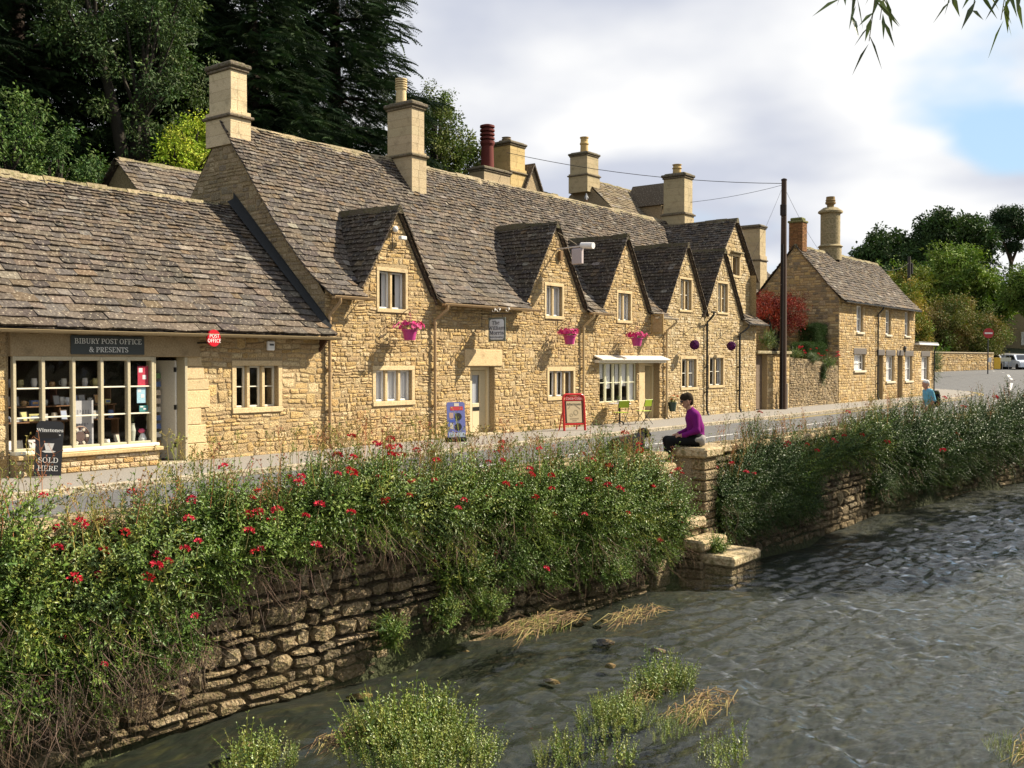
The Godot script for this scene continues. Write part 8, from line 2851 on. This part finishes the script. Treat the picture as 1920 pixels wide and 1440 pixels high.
func make_people() -> void:
	var skin := Color(0.4, 0.23, 0.16)
	var purple := Color(0.15, 0.012, 0.13)
	var black := Color(0.012, 0.012, 0.015)
	# seated on the pier by the steps, looking down to the left
	var seat := Vector3(-1.22, 0.695, 10.6)
	var t := thing("person", "person in purple jumper and sunglasses sitting on the stone pier", "person", seat)
	var X := facing(Vector3(-0.66, 0, -0.75), Vector3.ZERO)
	var body := flesh([
		[Vector3(0.07, 0.12, 0.0), Vector3(-0.07, 0.12, 0.0), 0.125, 0.125, black],
		[Vector3(0, 0.17, -0.01), Vector3(0, 0.30, 0.0), 0.145, 0.15, purple],
		[Vector3(0.05, 0.32, 0.0), Vector3(0.06, 0.46, 0.035), 0.125, 0.125, purple],
		[Vector3(-0.05, 0.32, 0.0), Vector3(-0.06, 0.46, 0.035), 0.125, 0.125, purple],
		[Vector3(0.1, 0.535, 0.045), Vector3(-0.1, 0.535, 0.045), 0.085, 0.085, purple],
		[Vector3(0, 0.55, 0.05), Vector3(0, 0.605, 0.085), 0.075, 0.062, purple],
		[Vector3(0, 0.6, 0.085), Vector3(0, 0.66, 0.12), 0.056, 0.052, skin],
		[Vector3(0.175, 0.52, 0.045), Vector3(0.23, 0.27, 0.03), 0.073, 0.056, purple],
		[Vector3(0.23, 0.27, 0.03), Vector3(0.165, 0.19, 0.24), 0.054, 0.038, purple],
		[Vector3(-0.175, 0.52, 0.045), Vector3(-0.23, 0.27, 0.03), 0.073, 0.056, purple],
		[Vector3(-0.23, 0.27, 0.03), Vector3(-0.165, 0.19, 0.24), 0.054, 0.038, purple],
		[Vector3(0.165, 0.19, 0.24), Vector3(0.155, 0.183, 0.27), 0.03, 0.026, skin],
		[Vector3(-0.165, 0.19, 0.24), Vector3(-0.155, 0.183, 0.27), 0.03, 0.026, skin],
		[Vector3(0.095, 0.1, 0.02), Vector3(0.13, 0.085, 0.46), 0.095, 0.07, black],
		[Vector3(-0.095, 0.1, 0.02), Vector3(-0.13, 0.085, 0.46), 0.095, 0.07, black],
		[Vector3(0.13, 0.085, 0.46), Vector3(0.13, -0.33, 0.5), 0.068, 0.046, black],
		[Vector3(-0.13, 0.085, 0.46), Vector3(-0.13, -0.33, 0.44), 0.068, 0.046, black],
		[Vector3(0.13, -0.37, 0.48), Vector3(0.14, -0.4, 0.66), 0.045, 0.035, Color(0.06, 0.05, 0.045)],
		[Vector3(-0.13, -0.37, 0.42), Vector3(-0.14, -0.4, 0.6), 0.045, 0.035, Color(0.06, 0.05, 0.045)],
	], 0.0135, 0.035, X)
	var H := X * Transform3D(Basis(Vector3.RIGHT, 0.3), Vector3(0, 0.755, 0.15))
	flesh(head_bones(skin), 0.007, 0.018, H, body)
	for sd in [1.0, -1.0]:
		flesh(hand_bones(skin, -sd, 0.8), 0.0042, 0.008, X * Transform3D(Basis(Vector3.RIGHT, 0.2) * Basis(Vector3.UP, -0.25 * sd), Vector3(0.155 * sd, 0.186, 0.27)), body)
	part(t, "body", body, M.cloth)
	var hair := flesh([[Vector3(0, 0.05, -0.03), Vector3(0, 0.055, 0.01), 0.092, 0.086, Color(0.03, 0.02, 0.014)], [Vector3(0, 0.0, -0.06), Vector3(0, -0.05, -0.06), 0.06, 0.045, Color(0.03, 0.02, 0.014)], [Vector3(0.0, 0.085, 0.05), Vector3(0, 0.075, 0.065), 0.045, 0.03, Color(0.045, 0.03, 0.02)], [Vector3(0.07, 0.03, -0.02), Vector3(0.075, 0.0, -0.01), 0.025, 0.015, Color(0.03, 0.02, 0.014)], [Vector3(-0.07, 0.03, -0.02), Vector3(-0.075, 0.0, -0.01), 0.025, 0.015, Color(0.03, 0.02, 0.014)]], 0.008, 0.02, H)
	part(t, "hair", hair, M.cloth)
	var sg := MB.new()
	for sd in [1.0, -1.0]:
		sg.ball(H * at(0.033 * sd, 0.022, 0.094), Vector3(0.028, 0.02, 0.012), 8, Color(0.008, 0.008, 0.01))
		sg.tube([H * Vector3(0.058 * sd, 0.026, 0.088), H * Vector3(0.088 * sd, 0.026, 0.0)], [0.005, 0.004], 5, Color(0.01, 0.01, 0.01))
	sg.tube([H * Vector3(0.012, 0.027, 0.1), H * Vector3(-0.012, 0.027, 0.1)], [0.004, 0.004], 5, Color(0.01, 0.01, 0.01))
	part(t, "sunglasses", sg, M.gloss)
	var bag := flesh([[Vector3(0.13, 0.13, -0.09), Vector3(-0.13, 0.13, -0.09), 0.062, 0.062, Color(0.3, 0.285, 0.26)], [Vector3(0.14, 0.06, -0.08), Vector3(-0.14, 0.06, -0.08), 0.058, 0.058, Color(0.28, 0.26, 0.24)], [Vector3(0.17, 0.11, 0.02), Vector3(0.16, 0.11, -0.06), 0.045, 0.06, Color(0.3, 0.285, 0.26)], [Vector3(-0.17, 0.11, 0.02), Vector3(-0.16, 0.11, -0.06), 0.045, 0.06, Color(0.3, 0.285, 0.26)]], 0.012, 0.03, X)
	part(t, "waist_bag", bag, M.cloth)
	var strap := MB.new()
	var sp := []
	var sr := []
	for i in 10:
		var a := PI * i / 9.0
		sp.append(X * Vector3(cos(a) * 0.17, 0.13 + 0.05 * sin(a), 0.02 + sin(a) * 0.16))
		sr.append(0.012)
	strap.tube(sp, sr, 6, Color(0.45, 0.46, 0.48))
	part(t, "strap", strap, M.cloth)
	# walker with a rucksack behind the far bushes
	var wpos := Vector3(13.6, -0.03, 10.35)
	var w := thing("person", "white haired walker in a pale blue shirt with a black rucksack", "person", wpos)
	var W := facing(Vector3(-0.72, 0, -0.69), Vector3.ZERO)
	var blue := Color(0.13, 0.36, 0.5)
	var fawn := Color(0.3, 0.26, 0.19)
	var pale := Color(0.48, 0.26, 0.18)
	var wb := flesh([
		[Vector3(0.07, 0.88, 0.0), Vector3(-0.07, 0.88, 0.0), 0.12, 0.12, fawn],
		[Vector3(0, 0.95, 0.0), Vector3(0, 1.08, 0.03), 0.14, 0.145, blue],
		[Vector3(0.05, 1.1, 0.03), Vector3(0.06, 1.24, 0.05), 0.12, 0.118, blue],
		[Vector3(-0.05, 1.1, 0.03), Vector3(-0.06, 1.24, 0.05), 0.12, 0.118, blue],
		[Vector3(0.1, 1.31, 0.05), Vector3(-0.1, 1.31, 0.05), 0.08, 0.08, blue],
		[Vector3(0, 1.34, 0.06), Vector3(0, 1.42, 0.1), 0.06, 0.052, pale],
		[Vector3(0.17, 1.3, 0.05), Vector3(0.23, 1.06, 0.0), 0.07, 0.055, blue],
		[Vector3(0.23, 1.06, 0.0), Vector3(0.2, 0.88, 0.16), 0.045, 0.032, pale],
		[Vector3(-0.17, 1.3, 0.05), Vector3(-0.23, 1.06, 0.02), 0.07, 0.055, blue],
		[Vector3(-0.23, 1.06, 0.02), Vector3(-0.2, 0.86, 0.1), 0.045, 0.032, pale],
		[Vector3(0.09, 0.86, 0.0), Vector3(0.1, 0.5, 0.14), 0.095, 0.065, fawn],
		[Vector3(0.1, 0.5, 0.14), Vector3(0.1, 0.1, 0.1), 0.062, 0.042, fawn],
		[Vector3(-0.09, 0.86, 0.0), Vector3(-0.1, 0.5, -0.06), 0.095, 0.065, fawn],
		[Vector3(-0.1, 0.5, -0.06), Vector3(-0.1, 0.12, -0.24), 0.062, 0.042, fawn],
		[Vector3(0.1, 0.05, 0.08), Vector3(0.11, 0.035, 0.25), 0.045, 0.035, Color(0.07, 0.05, 0.04)],
		[Vector3(-0.1, 0.07, -0.25), Vector3(-0.11, 0.035, -0.1), 0.045, 0.035, Color(0.07, 0.05, 0.04)],
	], 0.016, 0.035, W)
	var WH := W * Transform3D(Basis(Vector3.RIGHT, 0.2), Vector3(0, 1.505, 0.125))
	flesh(head_bones(pale), 0.009, 0.018, WH, wb)
	for sd in [1.0, -1.0]:
		flesh(hand_bones(pale, -sd, 0.6), 0.006, 0.008, W * Transform3D(Basis(Vector3.RIGHT, 0.9), Vector3(0.2 * sd, 0.87, 0.17 if sd > 0 else 0.11)), wb)
	part(w, "body", wb, M.cloth)
	var wh := flesh([[Vector3(0, 0.045, -0.03), Vector3(0, 0.05, 0.0), 0.09, 0.084, Color(0.6, 0.59, 0.57)], [Vector3(0, 0.0, -0.06), Vector3(0, -0.03, -0.06), 0.055, 0.045, Color(0.6, 0.59, 0.57)]], 0.01, 0.02, WH)
	part(w, "hair", wh, M.cloth)
	var pack := flesh([[Vector3(0.08, 1.24, -0.15), Vector3(0.08, 0.98, -0.17), 0.1, 0.115, Color(0.014, 0.015, 0.017)], [Vector3(-0.08, 1.24, -0.15), Vector3(-0.08, 0.98, -0.17), 0.1, 0.115, Color(0.014, 0.015, 0.017)], [Vector3(0.12, 1.3, -0.08), Vector3(0.13, 1.33, 0.08), 0.025, 0.025, Color(0.014, 0.015, 0.017)], [Vector3(-0.12, 1.3, -0.08), Vector3(-0.13, 1.33, 0.08), 0.025, 0.025, Color(0.014, 0.015, 0.017)]], 0.016, 0.04, W)
	part(w, "rucksack", pack, M.cloth)
	# dog lying on the wall
	var D := thing("dog", "black dog lying on the flowered wall beside the seated person", "dog", Vector3(-3.0, 0.685, 10.38))
	var Y := facing(Vector3(0.995, 0, 0.08), Vector3.ZERO)
	var k1 := Color(0.011, 0.011, 0.012)
	var dog := flesh([
		[Vector3(0, 0.14, -0.34), Vector3(0, 0.15, -0.05), 0.12, 0.115, k1],
		[Vector3(0, 0.15, -0.05), Vector3(0, 0.17, 0.18), 0.115, 0.13, k1],
		[Vector3(0, 0.2, 0.22), Vector3(0, 0.28, 0.36), 0.09, 0.07, k1],
		[Vector3(0, 0.3, 0.38), Vector3(0, 0.3, 0.43), 0.078, 0.068, k1],
		[Vector3(0, 0.275, 0.46), Vector3(0, 0.255, 0.55), 0.042, 0.03, k1],
		[Vector3(0.062, 0.32, 0.36), Vector3(0.085, 0.24, 0.37), 0.03, 0.018, k1],
		[Vector3(-0.062, 0.32, 0.36), Vector3(-0.085, 0.24, 0.37), 0.03, 0.018, k1],
		[Vector3(0.09, 0.12, 0.2), Vector3(0.1, 0.05, 0.08), 0.055, 0.042, k1],
		[Vector3(0.1, 0.045, 0.08), Vector3(0.1, 0.04, 0.36), 0.036, 0.03, k1],
		[Vector3(-0.09, 0.12, 0.2), Vector3(-0.1, 0.05, 0.08), 0.055, 0.042, k1],
		[Vector3(-0.1, 0.045, 0.08), Vector3(-0.1, 0.04, 0.36), 0.036, 0.03, k1],
		[Vector3(0.1, 0.12, -0.32), Vector3(0.13, 0.09, -0.12), 0.085, 0.055, k1],
		[Vector3(0.13, 0.09, -0.12), Vector3(0.13, 0.04, -0.28), 0.045, 0.032, k1],
		[Vector3(0.13, 0.036, -0.28), Vector3(0.13, 0.034, -0.12), 0.032, 0.028, k1],
		[Vector3(-0.1, 0.12, -0.32), Vector3(-0.13, 0.09, -0.12), 0.085, 0.055, k1],
		[Vector3(-0.13, 0.09, -0.12), Vector3(-0.13, 0.036, -0.28), 0.045, 0.032, k1],
		[Vector3(0, 0.13, -0.44), Vector3(0.06, 0.06, -0.58), 0.035, 0.028, k1],
		[Vector3(0.06, 0.06, -0.58), Vector3(0.16, 0.035, -0.64), 0.028, 0.018, k1],
	], 0.0125, 0.03, Y)
	part(D, "body", dog, M.cloth)
	for sd in [1.0, -1.0]:
		var eye := MB.new()
		eye.ball(Y * at(0.032 * sd, 0.32, 0.475), Vector3(0.009, 0.009, 0.009), 5, Color(0.06, 0.03, 0.015))
		part(D, "eye", eye, M.gloss)
	var nose := MB.new()
	nose.ball(Y * at(0, 0.265, 0.582), Vector3(0.014, 0.011, 0.01), 5, Color(0.01, 0.01, 0.01))
	part(D, "nose", nose, M.gloss)

func _ready() -> void:
	rng.seed = 20
	wob.seed = 9
	wob.noise_type = FastNoiseLite.TYPE_SIMPLEX_SMOOTH
	wob.frequency = 0.06
	# camera
	var cam := Camera3D.new()
	cam.name = "camera"
	add_child(cam)
	cam.position = EYE
	cam.rotation = Vector3(-atan(40.0 / 1900.0), -deg_to_rad(90.0 - 37.7), 0)
	cam.fov = rad_to_deg(2.0 * atan(720.0 / 1900.0))
	cam.near = 0.1
	cam.far = 3000.0
	cam.current = true
	# sky, air and exposure
	var env := Environment.new()
	env.background_mode = Environment.BG_SKY
	var sky := Sky.new()
	sky.sky_material = make_sky()
	env.sky = sky
	env.background_energy_multiplier = 0.41
	env.tonemap_mode = Environment.TONE_MAPPER_LINEAR
	env.tonemap_exposure = 2.5
	env.sdfgi_enabled = true
	env.ssao_enabled = true
	env.ssil_enabled = true
	var we := WorldEnvironment.new()
	we.name = "world"
	we.environment = env
	add_child(we)
	# sun: from the far end of the row, over the river
	var sun := DirectionalLight3D.new()
	sun.name = "sun"
	add_child(sun)
	var from := Vector3(1.35, 1.4, 1.0).normalized()
	sun.look_at_from_position(from * 50.0, Vector3.ZERO, Vector3.UP)
	sun.light_color = Color(1.0, 0.95, 0.86)
	sun.light_energy = 1.6
	sun.light_angular_distance = 0.5
	sun.shadow_enabled = true
	make_materials()
	make_land()
	make_river()
	make_post_office()
	make_cottages()
	make_corner_house()
	make_garden()
	make_back_houses()
	make_far_things()
	make_shoots()
	make_clumps()
	make_riverside()
	make_trees()
	make_petunias()
	make_signs()
	make_boards()
	make_baskets()
	make_furniture()
	make_shop_goods()
	make_people()
	make_bird()
